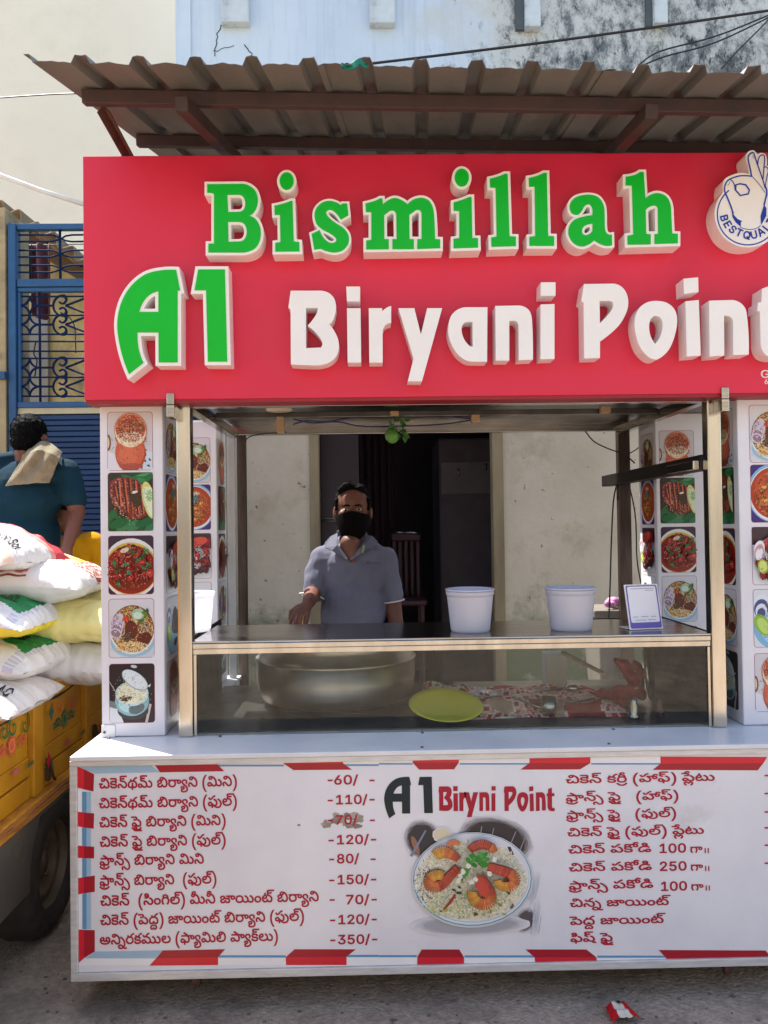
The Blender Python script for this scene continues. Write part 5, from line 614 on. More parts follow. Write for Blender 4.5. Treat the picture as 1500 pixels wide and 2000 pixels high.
# the red board
sx0, sx1 = at(163, 560, YS).x, 1.655
sz0, sz1 = at(800, 775, YS).z, at(800, 301, YS).z
mb = MB(); mb.box(sx0, sx1, YS, YS+0.075, sz0, sz1, 0, b=0.003); sign = cpart(mb, 'sign_board', RED)
mb = MB(); mb.box(sx0+0.01, sx1-0.01, YS+0.0755, YS+0.10, sz0+0.004, sz1-0.02); mb.box(sx0+0.004, sx1-0.004, YS+0.004, YS+0.10, sz0-0.012, sz0-0.0005)
cpart(mb, 'sign_back_frame', REDEDGE, sign)
def letter(key, bold, face=True, body=None, Y=YL, name='sign_letter', extra=None):
    mb = MB(); o, hs = trace(body or key, Y)
    shapes = [(o, hs)] + (extra or [])
    for (o, hs) in shapes:
        ob, hb = (offset_poly(o, bold), [offset_poly(h, bold) for h in hs]) if bold else (o, hs)
        prism(mb, ob, hb, lambda x, z: (x, YS-0.0008, z), lambda x, z: (x, Y, z), 0, back=False)
    if face:
        fs = [trace(key, Y)] + (extra or [])
        for o, hs in fs: prism(mb, o, hs, lambda x, z: (x, Y-0.0004, z), lambda x, z: (x, Y-0.0024, z), 1, back=False)
    return cpart(mb, name, [ACR, GREEN], sign)
BO = 0.0095
def dot(q, cx, cy, rx, ry): return (orient([(lambda p: (p.x, p.z))(at(*q(x, y), YL)) for x, y in ell(cx, cy, rx, ry)], []))
letter('B', BO); letter('i1', BO, extra=[dot(q1, 797, 207, 64, 80)]); letter('s', BO*0.85); letter('m', BO, body='mb'); letter('i2', BO, extra=[dot(q2, 993, 175, 65, 82)])
letter('l1', BO); letter('l2', BO); letter('a', BO*0.9); letter('h', BO, body='hb'); letter('A', 0.0115); letter('1', 0.0115)
for k in ('B2', 'r', 'y', 'a2', 'n1', 'P', 'o', 'n2', 't'): letter(k, 0, False)
for k in ('i3', 'i4', 'i5'): letter(k, 0, False, extra=[trace(k+'d', YL)])
# small lettering at the sign's lower right
for ch, x0, x1, b, ys in (('G', 1486, 1503, 738, 0.0000375), ('6', 1493, 1500, 750, 0.000023)):
    a_, b_ = at(x0, b, YS), at(x1, b, YS); mb = MB()
    text_mesh(mb, run_latin(ch), a_.x, b_.x, a_.z, ys, lambda x, z, l: (x, YS-0.001, z), 14); mb.build('sign_lettering', WINK, sign, fix=False)
# round hand emblem
qe = lambda x, y: (1350+x/9.0909, 280+y/9.0909)
YE = YL
eb = [(1100,120,s),(1150,160,s),(1182,195),(1250,170,s),(1325,205,s),(1340,400),(1400,412,s),(1440,480,s),(1430,640),(1405,760),(1480,880,s),(1560,1050,s),(1590,1255,s),(1560,1450,s),(1450,1660,s),(1250,1800,s),(1020,1845,s),(800,1810,s),(600,1690,s),(480,1520,s),(420,1320,s),(425,1150,s),(480,990,s),(560,870,s),(560,760,s),(590,640,s),(690,575,s),(860,525,s),(1030,545),(1000,380,s),(965,240,s),(1010,150,s)]
cv = [(lambda p: (p.x, p.z))(at(*qe(x, y), YE)) for x, y in curve_path(eb)]
o, _h = orient(cv, [])
mb = MB(); prism(mb, o, [], lambda x, z: (x, YS-0.0008, z), lambda x, z: (x, YE, z), 0, back=False)
lay = [0]
def stroke(pts, wd, closed=False, smooth=True):
    lay[0] += 1; pts = curve_path([(x, y, 1) for x, y in pts], 4) if (smooth and closed) else pts
    if smooth and not closed:
        pp = [(pts[0][0], pts[0][1])]+[(x, y, 1) for x, y in pts[1:-1]]+[(pts[-1][0], pts[-1][1])]
        c = curve_path(pp, 4); pts = c[:len(c)-0]
        k = max(i for i, p in enumerate(c) if abs(p[0]-pp[-1][0])+abs(p[1]-pp[-1][1]) < 1e-6); pts = c[:k+1]
    n = len(pts); A = []; B = []
    for i in range(n):
        a = pts[i-1] if (i or closed) else pts[i]; b = pts[(i+1) % n] if (i < n-1 or closed) else pts[i]
        d = (b[0]-a[0], b[1]-a[1]); l = math.hypot(*d) or 1; nx, ny = -d[1]/l*wd/2, d[0]/l*wd/2
        A.append((pts[i][0]+nx, pts[i][1]+ny)); B.append((pts[i][0]-nx, pts[i][1]-ny))
    Yk = YE-0.0008-0.00004*lay[0]
    v = [at(*qe(*p), YE) for p in A+B]; v = [(p.x, Yk, p.z) for p in v]
    mb.add(v, [(i, (i+1) % n, n+(i+1) % n, n+i) for i in range(n if closed else n-1)], 1)
ring = []
for k in range(61):
    t = R(128) + R(360-100)*k/60; ring.append((1005+542*math.cos(t), 1262-542*math.sin(t)))
stroke(ring, 22, smooth=False)
for pts, wd in (([(600,880),(592,780),(625,690),(680,640),(780,600),(870,578),(1000,578),(1072,590)], 24), ([(1072,590),(1040,430),(1008,260),(1040,190),(1105,165)], 26), ([(1105,165),(1130,240),(1190,420),(1270,650),(1312,800)], 22),
                ([(1182,390),(1190,290),(1230,218),(1295,222),(1290,420),(1272,650)], 20), ([(1295,430),(1340,425),(1370,490),(1345,580),(1312,770)], 18), ([(1310,760),(1340,870),(1315,1000),(1290,1100)], 28), ([(1080,590),(1200,720),(1312,880)], 12),
                ([(690,640),(755,715),(775,835)], 18), ([(600,880),(650,990),(705,1130),(745,1250)], 28), ([(860,1490),(1000,1528),(1130,1518),(1232,1462)], 12), ([(1085,215),(1100,250),(1125,262)], 7), ([(640,745),(672,725),(682,680)], 7),
                ([(1370,560),(1480,520),(1530,560),(1500,700),(1400,820)], 16)): stroke(pts, wd)
stroke([(865,720),(965,740),(1030,830),(1010,900),(870,930),(785,830),(790,740)], 28, closed=True, smooth=False)
def eblob(pts):
    lay[0] += 1; v = [at(*qe(*p), YE) for p in pts]; fill(mb, [(p.x, p.z) for p in v], [], lambda x, z: (x, YE-0.0008-0.00004*lay[0], z), None, 1)
eblob([(715,1190),(760,1280),(820,1345),(905,1385),(878,1405),(878,1485),(790,1410),(730,1310)]); eblob([(1290,1090),(1332,1150),(1330,1290),(1240,1455),(1228,1290)])
for ch, x, y, ang in (('B',585,1330,-76),('E',645,1440,-60),('S',735,1530,-43),('T',850,1588,-24),('Q',985,1632,-3),('U',1110,1625,15),('A',1232,1575,34),('L',1335,1490,51),('I',1395,1400,63),('T',1440,1310,76),('Y',1465,1200,90)):
    run = run_latin(ch); a_, b_ = run_bounds(run, 30); lay[0] += 1; k = 132/727; ca, sa = math.cos(R(ang)), math.sin(R(ang))
    for g, gx, gy in run:
        for o, hs in glyph(g, 30):
            def mp(p):
                u = (p[0]-(a_+b_)/2)*k; v = (p[1]-363)*k; X = x+u*ca+v*sa*-1*-1; Yq = y-v*ca+u*-sa
                return at(*qe(x+u*ca-v*sa, y-(u*sa+v*ca)), YE)
            fill(mb, [(q.x, q.z) for q in map(mp, o)], [[(q.x, q.z) for q in map(mp, h)] for h in hs], lambda X, Z: (X, YE-0.0008-0.00004*lay[0], Z), None, 1)
cpart(mb, 'hand_emblem', [ACR, BLUEINK], sign)

# ---- A1 Biryni Point on the menu board: the same lettering, flat
def board_letter(keys, px0, px1, py0, py1, mat):
    outs = [trace(k, YL) for k in keys]
    xs = [p[0] for o, h in outs for p in o]; zs = [p[1] for o, h in outs for p in o]
    a, b = at(px0, py1, YB), at(px1, py0, YB); mb = MB()
    f = lambda x, z: (a.x+(x-min(xs))/(max(xs)-min(xs))*(b.x-a.x), YB-0.0013, a.z+(z-min(zs))/(max(zs)-min(zs))*(b.z-a.z))
    for o, hs in outs: fill(mb, o, hs, f)
    mb.build('logo_letter', mat, board, fix=False)
kx = lambda x: 740+x/4.1667
ky = lambda y: 1500+y/4.1667
for keys, x0, x1, y0, y1, mt in ((['A'], 45, 262, 70, 410, TXTD), (['1'], 322, 435, 70, 368, TXTD), (['B2'], 487, 597, 147, 350, TXT), (['i3', 'i3d'], 607, 641, 147, 350, TXT), (['r'], 655, 708, 192, 350, TXT), (['y'], 694, 808, 195, 400, TXT), (['n1'], 818, 898, 195, 350, TXT), (['i4', 'i4d'], 916, 950, 147, 350, TXT),
                                 (['P'], 1018, 1118, 147, 350, TXT), (['o'], 1125, 1215, 195, 355, TXT), (['i5', 'i5d'], 1225, 1258, 147, 352, TXT), (['n2'], 1278, 1356, 195, 350, TXT), (['t'], 1366, 1428, 158, 352, TXT)):
    board_letter(keys, kx(x0), kx(x1), ky(y0), ky(y1), mt)
# ---------------------------------------------------------------- printed food photographs
TW = 0.164; TH = 0.213
class Painter:
    """flat print: coloured shapes in tile units (0..1 across, 0..1.3 up), each a hair proud of the last"""
    def __init__(s, seed, w=1.0, h=1.3, scale=TW): s.mb = MB(); s.r = random.Random(seed); s.lay = 0; s.w = w; s.h = h; s.k = scale
    def _d(s): s.lay += 1; return 0.0001*s.lay + s.r.random()*0.00006
    def pt(s, x, y, d): return ((x-s.w/2)*s.k, -d, (y-s.h/2)*s.k)
    def clipok(s, x, y): return 0.012 < x < s.w-0.012 and 0.012 < y < s.h-0.012
    def poly(s, pts, col, d=None, clip=True):
        if clip:
            for ax, lim, sg in ((0, 0.008, 1), (0, s.w-0.008, -1), (1, 0.008, 1), (1, s.h-0.008, -1)):
                out = []
                for i in range(len(pts)):
                    a, b = pts[i-1], pts[i]; ia, ib = (a[ax]-lim)*sg >= 0, (b[ax]-lim)*sg >= 0
                    if ia != ib:
                        t = (lim-a[ax])/(b[ax]-a[ax]); out.append((a[0]+(b[0]-a[0])*t, a[1]+(b[1]-a[1])*t))
                    if ib: out.append(b)
                pts = out
                if len(pts) < 3: return
        d = s._d() if d is None else d
        s.mb.add([s.pt(x, y, d) for x, y in pts], [tuple(range(len(pts)))], 0, False, srgb(col))
    def tri(s, pts, col):
        d = s._d(); tr = tessellate_polygon([[Vector((x, y, 0)) for x, y in pts]])
        s.mb.add([s.pt(x, y, d) for x, y in pts], list(tr), 0, False, srgb(col))
    def ell(s, cx, cy, rx, ry, col, rot=0, n=30, jit=0.0, d=None, a0=0, a1=360):
        c, q = math.cos(R(rot)), math.sin(R(rot)); pts = []
        for k in range(n+(0 if a1-a0 == 360 else 1)):
            t = R(a0+(a1-a0)*k/n); j = 1+s.r.uniform(-jit, jit); x, y = rx*math.cos(t)*j, ry*math.sin(t)*j
            pts.append((cx+x*c-y*q, cy+x*q+y*c))
        s.poly(pts, col, d)
    def rr(s, x0, y0, x1, y1, r, col):
        pts = []
        for cx, cy, a in ((x1-r, y1-r, 0), (x0+r, y1-r, 90), (x0+r, y0+r, 180), (x1-r, y0+r, 270)):
            for k in range(6): t = R(a+18*k); pts.append((cx+r*math.cos(t), cy+r*math.sin(t)))
        s.poly(pts, col, clip=False)
    def shade(s, c, a=14): k = s.r.uniform(-a, a); return tuple(max(0, min(255, v+k+s.r.uniform(-5, 5))) for v in c)
    def grains(s, cx, cy, rx, ry, n, L, W, pal, rot=0, mask=None, depth=0.0012):
        c, q = math.cos(R(rot)), math.sin(R(rot)); s.lay += 1; base = 0.0001*s.lay
        for _ in range(n):
            t = s.r.random()*2*math.pi; rr = math.sqrt(s.r.random()); x, y = rx*rr*math.cos(t), ry*rr*math.sin(t)
            X, Y = cx+x*c-y*q, cy+x*q+y*c
            if not s.clipok(X, Y) or (mask and not mask(X, Y)): continue
            a = s.r.random()*math.pi; l = L*s.r.uniform(0.6, 1.3)/2; w = W*s.r.uniform(0.7, 1.3)/2; ca, sa = math.cos(a), math.sin(a)
            d = base + s.r.random()*depth*0.5
            s.poly([(X-l*ca, Y-l*sa), (X-w*sa, Y+w*ca), (X+l*ca, Y+l*sa), (X+w*sa, Y-w*ca)], s.shade(s.r.choice(pal)), d)
        s.lay += int(depth*0.5/0.0001)+1
    def chunk(s, cx, cy, r, col, asp=0.7, rot=None, n=11, jit=0.22, hl=True):
        rot = s.r.uniform(0, 180) if rot is None else rot
        s.ell(cx, cy, r*1.08, r*asp*1.1, tuple(v*0.55 for v in col), rot, n, jit)
        s.ell(cx, cy, r, r*asp, col, rot, n, jit)
        if hl:
            for k in range(3): s.ell(cx+s.r.uniform(-.4, .4)*r, cy+s.r.uniform(-.2, .5)*r*asp, r*.3, r*.13, tuple(min(255, v*1.3+18) for v in col), rot+s.r.uniform(-30, 30), 8, .3)
    def leaf(s, cx, cy, r, col=(40, 120, 40)):
        a = s.r.uniform(0, 360)
        for k in range(3): t = R(a+k*75-75); s.ell(cx+r*.6*math.cos(t), cy+r*.6*math.sin(t), r*.62, r*.36, s.shade(col, 22), a+k*75-75, 9, .2)
    def frame(s, bg, line=(150, 30, 70)):
        s.rr(0, 0, s.w, s.h, 0.07, line); s.rr(0.009, 0.009, s.w-0.009, s.h-0.009, 0.064, bg)
RICE = [(222, 196, 130), (240, 226, 190), (204, 150, 70), (235, 205, 140), (170, 104, 44)]
def ph_pot():
    p = Painter(1); p.frame((206, 204, 208))
    p.poly([(0, 0), (.3, 0), (.2, .36), (0, .42)], (222, 222, 230)); p.ell(.02, .62, .06, .18, (120, 84, 64)); p.ell(.0, .62, .045, .13, (226, 206, 168))
    p.poly([(.62, 0), (1, 0), (1, .4), (.86, .42)], (206, 218, 230))
    for x, y in ((.85, .35), (.94, .24), (.82, .2), (.9, .09), (.74, .06)): p.leaf(x, y, .035, (40, 54, 92))
    p.ell(.51, .38, .335, .42, (178, 74, 50)); p.ell(.5, .42, .32, .38, (206, 98, 70)); p.ell(.46, .34, .2, .24, (214, 112, 80)); p.ell(.52, .09, .26, .07, (170, 80, 66))
    p.ell(.52, .72, .345, .20, (190, 88, 62)); p.ell(.515, .90, .36, .375, (206, 112, 84)); p.ell(.515, .88, .345, .37, (240, 222, 190))
    p.ell(.515, .92, .33, .32, (186, 96, 66)); p.grains(.515, .66, .28, .11, 260, .06, .013, [(250, 240, 214), (236, 214, 170)])
    p.grains(.52, .94, .32, .30, 520, .085, .017, [(206, 92, 60), (160, 60, 40), (232, 160, 120), (120, 66, 34), (224, 122, 96)])
    p.grains(.52, .88, .3, .26, 80, .05, .02, [(60, 84, 30), (88, 72, 30)]); p.grains(.515, .72, .32, .14, 130, .05, .012, [(250, 240, 214)]); return p
def ph_fish():
    p = Painter(2); p.frame((44, 52, 40))
    for k in range(16): p.ell(p.r.uniform(0, 1), p.r.uniform(0, .35), .22, .1, p.shade((24, 96, 52), 30), p.r.uniform(0, 90))
    for k in range(10): p.ell(p.r.uniform(.4, 1), p.r.uniform(1.1, 1.32), .2, .05, p.shade((30, 110, 58), 30), p.r.uniform(-30, 60))
    p.poly([(.62, 1.22), (.74, 1.27), (.98, 1.29), (.8, 1.2)], (70, 150, 90))
    body = [(.05, 1.1), (.2, 1.18), (.44, 1.2), (.66, 1.13), (.78, .98), (.85, .7), (.9, .36), (.72, .27), (.5, .3), (.28, .46), (.12, .68), (.05, .9)]
    p.tri([(x+.01, y-.03) for x, y in body], (30, 22, 18)); p.tri(body, (128, 50, 46))
    p.grains(.3, .85, .25, .35, 240, .05, .02, [(196, 120, 106), (150, 70, 60), (226, 168, 150), (110, 44, 44)])
    p.grains(.45, .5, .36, .2, 240, .05, .02, [(214, 130, 92), (150, 66, 56), (236, 180, 150), (90, 40, 40)], rot=-25)
    for x0, y0, x1, y1 in ((.2, 1.12, .26, .55), (.32, 1.16, .42, .4), (.44, 1.18, .52, .36), (.56, 1.12, .66, .34), (.68, 1.05, .76, .36), (.12, 1.0, .2, .66)):
        p.poly([(x0, y0), (x0+.05, y0), (x1+.03, y1), (x1, y1)], p.shade((88, 38, 36))); p.poly([(x0+.05, y0), (x0+.085, y0-.02), (x1+.055, y1+.02), (x1+.03, y1)], p.shade((196, 100, 66), 20))
    p.ell(.62, .72, .12, .2, (70, 48, 34), 20); p.ell(.6, .86, .07, .03, (236, 224, 210), 10)
    p.ell(.92, .68, .14, .42, (206, 214, 140), 12); p.ell(.935, .68, .115, .38, (222, 232, 200), 12)
    for k in range(9): a = R(k*40); p.ell(.93+.05*math.cos(a), .78+.09*math.sin(a), .05, .02, (150, 196, 130), k*40)
    p.poly([(.78, 1.0), (.86, 1.04), (.94, 1.02), (.9, .97)], (226, 210, 50)); return p
def ph_curry():
    p = Painter(3); p.frame((58, 40, 58)); p.ell(.5, .58, .62, .66, (226, 226, 226)); p.ell(.5, .57, .585, .58, (214, 184, 70)); p.ell(.5, .55, .57, .54, (150, 34, 26)); p.ell(.5, .3, .42, .22, (130, 40, 26))
    for k in range(30):
        t = p.r.uniform(0, 6.28); q = math.sqrt(p.r.random()); p.chunk(.5+.42*q*math.cos(t), .62+.4*q*math.sin(t), p.r.uniform(.07, .13), p.r.choice([(176, 44, 38), (196, 70, 58), (150, 34, 34), (120, 30, 24)]), .7)
    p.grains(.5, .6, .5, .5, 260, .045, .02, [(206, 90, 76), (110, 24, 22), (226, 140, 120), (80, 26, 20)])
    for x, y in ((.18, .7), (.42, .65), (.6, .95), (.78, .86), (.82, .56), (.28, .25), (.5, .5), (.92, .68), (.7, .75), (.25, .52), (.45, .98), (.85, .95)): p.leaf(x, y, .07, p.r.choice([(30, 112, 62), (46, 130, 90), (24, 90, 40)]))
    p.ell(.4, .98, .1, .05, (214, 206, 180), 20); return p
def ph_biryani():
    p = Painter(4); p.frame((212, 212, 218)); p.poly([(0, .2), (.3, 0), (1, 0), (1, .5)], (198, 206, 216)); p.ell(.52, .34, .48, .32, (150, 190, 214)); p.ell(.52, .62, .5, .545, (226, 230, 234)); p.ell(.52, .64, .475, .52, (120, 64, 36))
    p.grains(.52, .64, .46, .5, 900, .07, .016, RICE); p.ell(.5, .62, .14, .2, (104, 46, 36), 10); p.ell(.78, .42, .16, .13, (98, 40, 30), 30)
    p.grains(.5, .24, .36, .12, 260, .07, .015, [(240, 214, 150), (226, 176, 90), (250, 236, 200)]); p.grains(.42, .45, .1, .12, 60, .08, .012, [(70, 62, 58), (110, 100, 90)]); p.grains(.8, .68, .12, .12, 70, .06, .012, [(210, 200, 180), (120, 90, 60)])
    for k in range(4): p.ell(.2-.02*k+.02, .8-.085*k, .135, .15-.012*k, (216, 206, 222), -28); p.ell(.2-.02*k+.02, .8-.085*k, .105, .115-.012*k, (150, 126, 140), -28)
    p.ell(.23, .86, .1, .13, (206, 200, 214), -28); p.grains(.2, .72, .12, .2, 26, .12, .014, [(240, 236, 244), (170, 120, 170)])
    p.ell(.66, .95, .15, .13, (168, 200, 170), 0, 14, .08); p.ell(.65, .93, .1, .08, (206, 226, 208), 0, 10, .1); p.leaf(.85, .96, .1, (70, 116, 40)); p.leaf(.74, .8, .07, (88, 120, 40)); p.grains(.4, .86, .08, .06, 30, .05, .03, [(200, 50, 30), (220, 90, 50)]); return p
def ph_bowl():
    p = Painter(5); p.frame((44, 36, 42)); p.poly([(0, 0), (.32, 0), (.2, .3), (0, .36)], (206, 210, 216)); p.poly([(0, .36), (.2, .3), (.16, .46), (0, .5)], (110, 122, 128))
    p.poly([(.78, 0), (.84, 0), (.93, .4), (.88, .42)], (196, 186, 180)); p.ell(.52, .27, .34, .2, (62, 58, 62)); p.ell(.5, .48, .375, .33, (134, 178, 184)); p.ell(.44, .43, .24, .2, (172, 210, 212)); p.ell(.6, .32, .18, .12, (96, 112, 116), 20)
    p.ell(.5, .64, .365, .27, (190, 214, 214)); p.ell(.5, .65, .325, .23, (224, 224, 200)); p.grains(.5, .66, .31, .22, 320, .06, .014, [(244, 242, 226), (214, 216, 176), (180, 186, 130), (230, 226, 200)])
    p.grains(.36, .54, .14, .06, 50, .05, .022, [(60, 44, 34), (90, 70, 40)]); p.ell(.57, .94, .33, .17, (160, 184, 190), -36); p.ell(.57, .95, .31, .15, (216, 226, 230), -36); p.ell(.55, 1.24, .07, .035, (186, 200, 204), -10); p.poly([(.84, .8), (.92, .86), (.9, .78)], (220, 220, 220))
    p.poly([(0, .92), (.02, .92), (.2, .62), (.18, .62)], (170, 170, 174)); return p
def ph_orange():
    p = Painter(6); p.frame((62, 42, 120)); p.ell(.52, .66, .6, .66, (130, 180, 214)); p.ell(.52, .64, .56, .62, (226, 226, 232)); p.ell(.52, .66, .53, .58, (176, 66, 34)); p.ell(.5, .8, .4, .35, (196, 86, 50))
    for x, y, r_, a in ((.3, .78, .13, 40), (.36, .48, .2, 12), (.62, .46, .17, -8), (.72, .76, .12, 70), (.5, .3, .14, 10), (.56, .62, .13, 0)): p.chunk(x, y, r_, (190, 120, 56), .5, a)
    p.grains(.52, .64, .46, .5, 300, .05, .02, [(206, 110, 50), (150, 60, 30), (226, 160, 80), (110, 56, 24)]); p.grains(.52, .86, .15, .13, 170, .06, .02, [(70, 130, 130), (130, 190, 190), (30, 60, 66)]); p.grains(.56, 1.05, .14, .05, 24, .12, .014, [(230, 220, 200)]); return p
def ph_tandoori():
    p = Painter(7); p.frame((216, 218, 224)); p.poly([(0, .9), (1, .9), (1, 1.3), (0, 1.3)], (66, 48, 56)); p.ell(.5, .5, .6, .55, (208, 218, 226))
    for k in range(26): p.chunk(p.r.uniform(.2, .95), p.r.uniform(.25, 1.1), p.r.uniform(.1, .17), p.r.choice([(150, 26, 34), (176, 40, 44), (110, 22, 30), (190, 60, 50)]), .6)
    p.ell(.62, 1.05, .3, .13, (206, 78, 62), 15); p.ell(.4, 1.0, .18, .1, (190, 60, 56), 30); p.grains(.55, .6, .42, .45, 280, .06, .022, [(90, 20, 28), (206, 96, 84), (150, 40, 40), (60, 20, 26)])
    for k in range(3): p.ell(.12, .8-.05*k, .12-.02*k, .2-.03*k, (236, 230, 236) if k % 2 == 0 else (200, 150, 160), -14)
    p.ell(.2, .42, .12, .16, (166, 190, 70), 10); p.ell(.2, .43, .085, .12, (206, 220, 120), 10); p.chunk(.45, .2, .2, (70, 26, 34), .5, 10); p.chunk(.78, .28, .16, (60, 24, 30), .6, 30); p.grains(.4, .5, .35, .3, 24, .1, .018, [(240, 240, 244)]); return p
def ph_kebab():
    p = Painter(8); p.frame((214, 218, 226)); p.ell(.62, .42, .62, .5, (120, 180, 214)); p.ell(.66, .4, .5, .4, (160, 206, 228))
    for k in range(4): p.ell(.18, .92-.05*k, .2-.035*k, .26-.05*k, (70, 84, 130) if k % 2 else (220, 226, 238), -10)
    p.ell(.2, .5, .16, .26, (140, 186, 60), 30); p.ell(.22, .48, .11, .2, (186, 216, 110), 30); p.tri([(.38, .55), (.55, .98), (.72, 1.06), (.98, .9), (.98, .4), (.7, .42), (.5, .46)], (64, 44, 34))
    p.grains(.7, .72, .28, .28, 240, .06, .025, [(110, 74, 44), (60, 40, 30), (150, 100, 60), (40, 28, 24)]); p.ell(.72, .24, .16, .08, (70, 50, 40), 20); return p
def speckled(f):
    p = f(); w = 0.5
    p.grains(.5, .62, .44, .5, 110, .03, .014, [(70, 40, 26), (40, 26, 22), (120, 80, 50)]); p.grains(.5, .62, .44, .5, 70, .022, .01, [(236, 214, 190), (214, 170, 130)]); return p
KINDS = {k: speckled(f).mb for k, f in (('pot', ph_pot), ('fish', ph_fish), ('curry', ph_curry), ('biryani', ph_biryani), ('bowl', ph_bowl), ('orange', ph_orange), ('tandoori', ph_tandoori), ('kebab', ph_kebab))}
KMESH = {k: m.mesh('food_photo', PRINT) for k, m in KINDS.items()}
SEQA = ['pot', 'fish', 'curry', 'biryani', 'bowl']; SEQB = ['biryani', 'orange', 'tandoori', 'kebab', 'pot']
tz = [at(254, y, YF).z for y in (861.5, 980, 1103.5, 1227, 1354)]
ztop = sz0 + 0.05
def photo(kind, loc, rz, parent):
    o = bpy.data.objects.new('food_photo', KMESH[kind]); COL.objects.link(o); o.location = loc; o.rotation_euler = (0, 0, rz)
    o.parent = parent; o.matrix_parent_inverse = world_of(parent).inverted(); return o
def pillar(x0, x1, y0, y1, seq_front, seq_side, side, tx):
    mb = MB(); mb.box(x0, x1, y0, y1, zl+0.002, ztop, 0, b=0.004); o = cpart(mb, 'photo_pillar', WHITE)
    xf = tx if tx is not None else (x0+x1)/2
    for k, z in enumerate(tz):
        photo(seq_front[k], (xf, y0-0.0006, z), 0, o)
        if side > 0: photo(seq_side[k], (x1+0.0006, (y0+y1)/2, z-0.004), R(90), o)
        else: photo(seq_side[k], (x0-0.0006, (y0+y1)/2, z-0.004), R(-90), o)
    return o
fx0, fx1 = at(196.5, 1100, YF).x, at(319.5, 1100, YF).x
pillar(fx0, fx1, YF, YF+0.235, SEQA, SEQB, 1, at(256, 1100, YF).x)
gx0 = at(1446, 1100, YF).x
pillar(gx0, gx0+(fx1-fx0), YF, YF+0.235, SEQB, SEQA, -1, gx0+(fx1-fx0)/2+0.012)
pillar(fx0+0.02, fx1+0.03, 3.62, 3.85, SEQB, SEQA, 1, fx1+0.03-0.11)
pillar(gx0-0.02, gx0+(fx1-fx0)-0.02, 3.56, 3.79, SEQA, SEQB, -1, gx0-0.02+0.098)
# small foot bracket at the left pillar
p0 = at(197, 1419, YF-0.01); p1 = at(224, 1439, YF-0.01)
mb = MB(); mb.box(p0.x, p1.x, YF-0.006, YF-0.001, zl+0.001, zl+0.045, 0, b=0.001); mb.sphere((p0.x+0.012, YF-0.008, zl+0.02), 0.005, 8, 6, 1); cpart(mb, 'foot_bracket', [LEDGE, STEELD])

# ---- steel posts, counter, glass
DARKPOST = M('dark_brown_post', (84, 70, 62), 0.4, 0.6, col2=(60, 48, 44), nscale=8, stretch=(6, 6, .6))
lx0, lx1 = at(346, 1100, YF-0.02).x, at(374, 1100, YF-0.02).x
rx0, rx1 = at(1387, 1100, YF-0.02).x, at(1414, 1100, YF-0.02).x
for x0, x1, y0 in ((lx0, lx1, YF-0.022), (rx0, rx1, YF-0.022), (at(461, 1000, 3.9).x, at(478, 1000, 3.9).x, 3.88), (at(1214, 1000, 3.85).x, at(1238, 1000, 3.85).x, 3.83)):
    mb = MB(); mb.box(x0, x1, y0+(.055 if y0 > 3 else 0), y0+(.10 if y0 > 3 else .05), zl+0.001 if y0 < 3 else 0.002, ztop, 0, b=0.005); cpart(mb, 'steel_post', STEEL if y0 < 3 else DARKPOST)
mb = MB(); mb.box(at(445, 1000, 3.86).x, at(459, 1000, 3.86).x, 3.853, 3.872, zl+0.002, ztop, 0, b=0.003); cpart(mb, 'corner_strip', LEDGE)
for x in (lx0-0.002, (rx0+rx1)/2+0.012):
    zt = at(345, 767, YS-0.01).z; mb = MB()
    mb.box(x-0.014, x+0.014, YS-0.010, YS-0.001, sz0-0.02, zt, 0, b=0.004); mb.box(x-0.014, x+0.014, YS-0.010, YF-0.0225, sz0-0.065, sz0-0.0205, 0, b=0.003); cpart(mb, 'sign_clip', STEELH)
zr1, zr0 = at(880, 1245, YF-0.012).z, at(880, 1270.5, YF-0.012).z
zm = zr1-(zr1-zr0)*0.56
mb = MB(); mb.box(lx1-0.004, rx0+0.004, YF-0.012, 3.24, zr1-0.008, zr1, 0, b=0.002); cpart(mb, 'counter_shelf', STEELH)
mb = MB(); mb.box(lx1+0.0005, rx0-0.0005, YF-0.016, YF+0.014, zm, zr1-0.0085, 0, b=0.002); mb.box(lx1+0.0005, rx0-0.0005, YF-0.012, YF+0.012, zr0, zm-0.001, 0, b=0.002)
cpart(mb, 'counter_rail', STEEL)
mb = MB(); mb.box(lx1+0.001, lx1+0.012, YF-0.01, YF+0.01, zl+0.001, zr0-0.001, 0, b=0.002); cpart(mb, 'glass_channel', STEEL); mb = MB(); mb.box(rx0-0.012, rx0-0.001, YF-0.01, YF+0.01, zl+0.001, zr0-0.001, 0, b=0.002); cpart(mb, 'glass_channel', STEEL)
mb = MB(); mb.box(lx1+0.0125, rx0-0.0125, YF-0.003, YF+0.003, zl+0.0015, zr0-0.0015); cpart(mb, 'glass_pane', GLASS)
mb = MB(); mb.box(lx0, rx1, YF+0.03, 3.645, zl+0.0005, zl+0.006, 0); cpart(mb, 'display_floor', STEELD)
for x0, x1 in ((lx0+0.003, lx0+0.006), (rx1-0.006, rx1-0.003)):
    mb = MB(); mb.box(x0, x1, YF+0.031, 3.55, zl+0.0065, zr1-0.0085); cpart(mb, 'display_side_panel', STEELD)

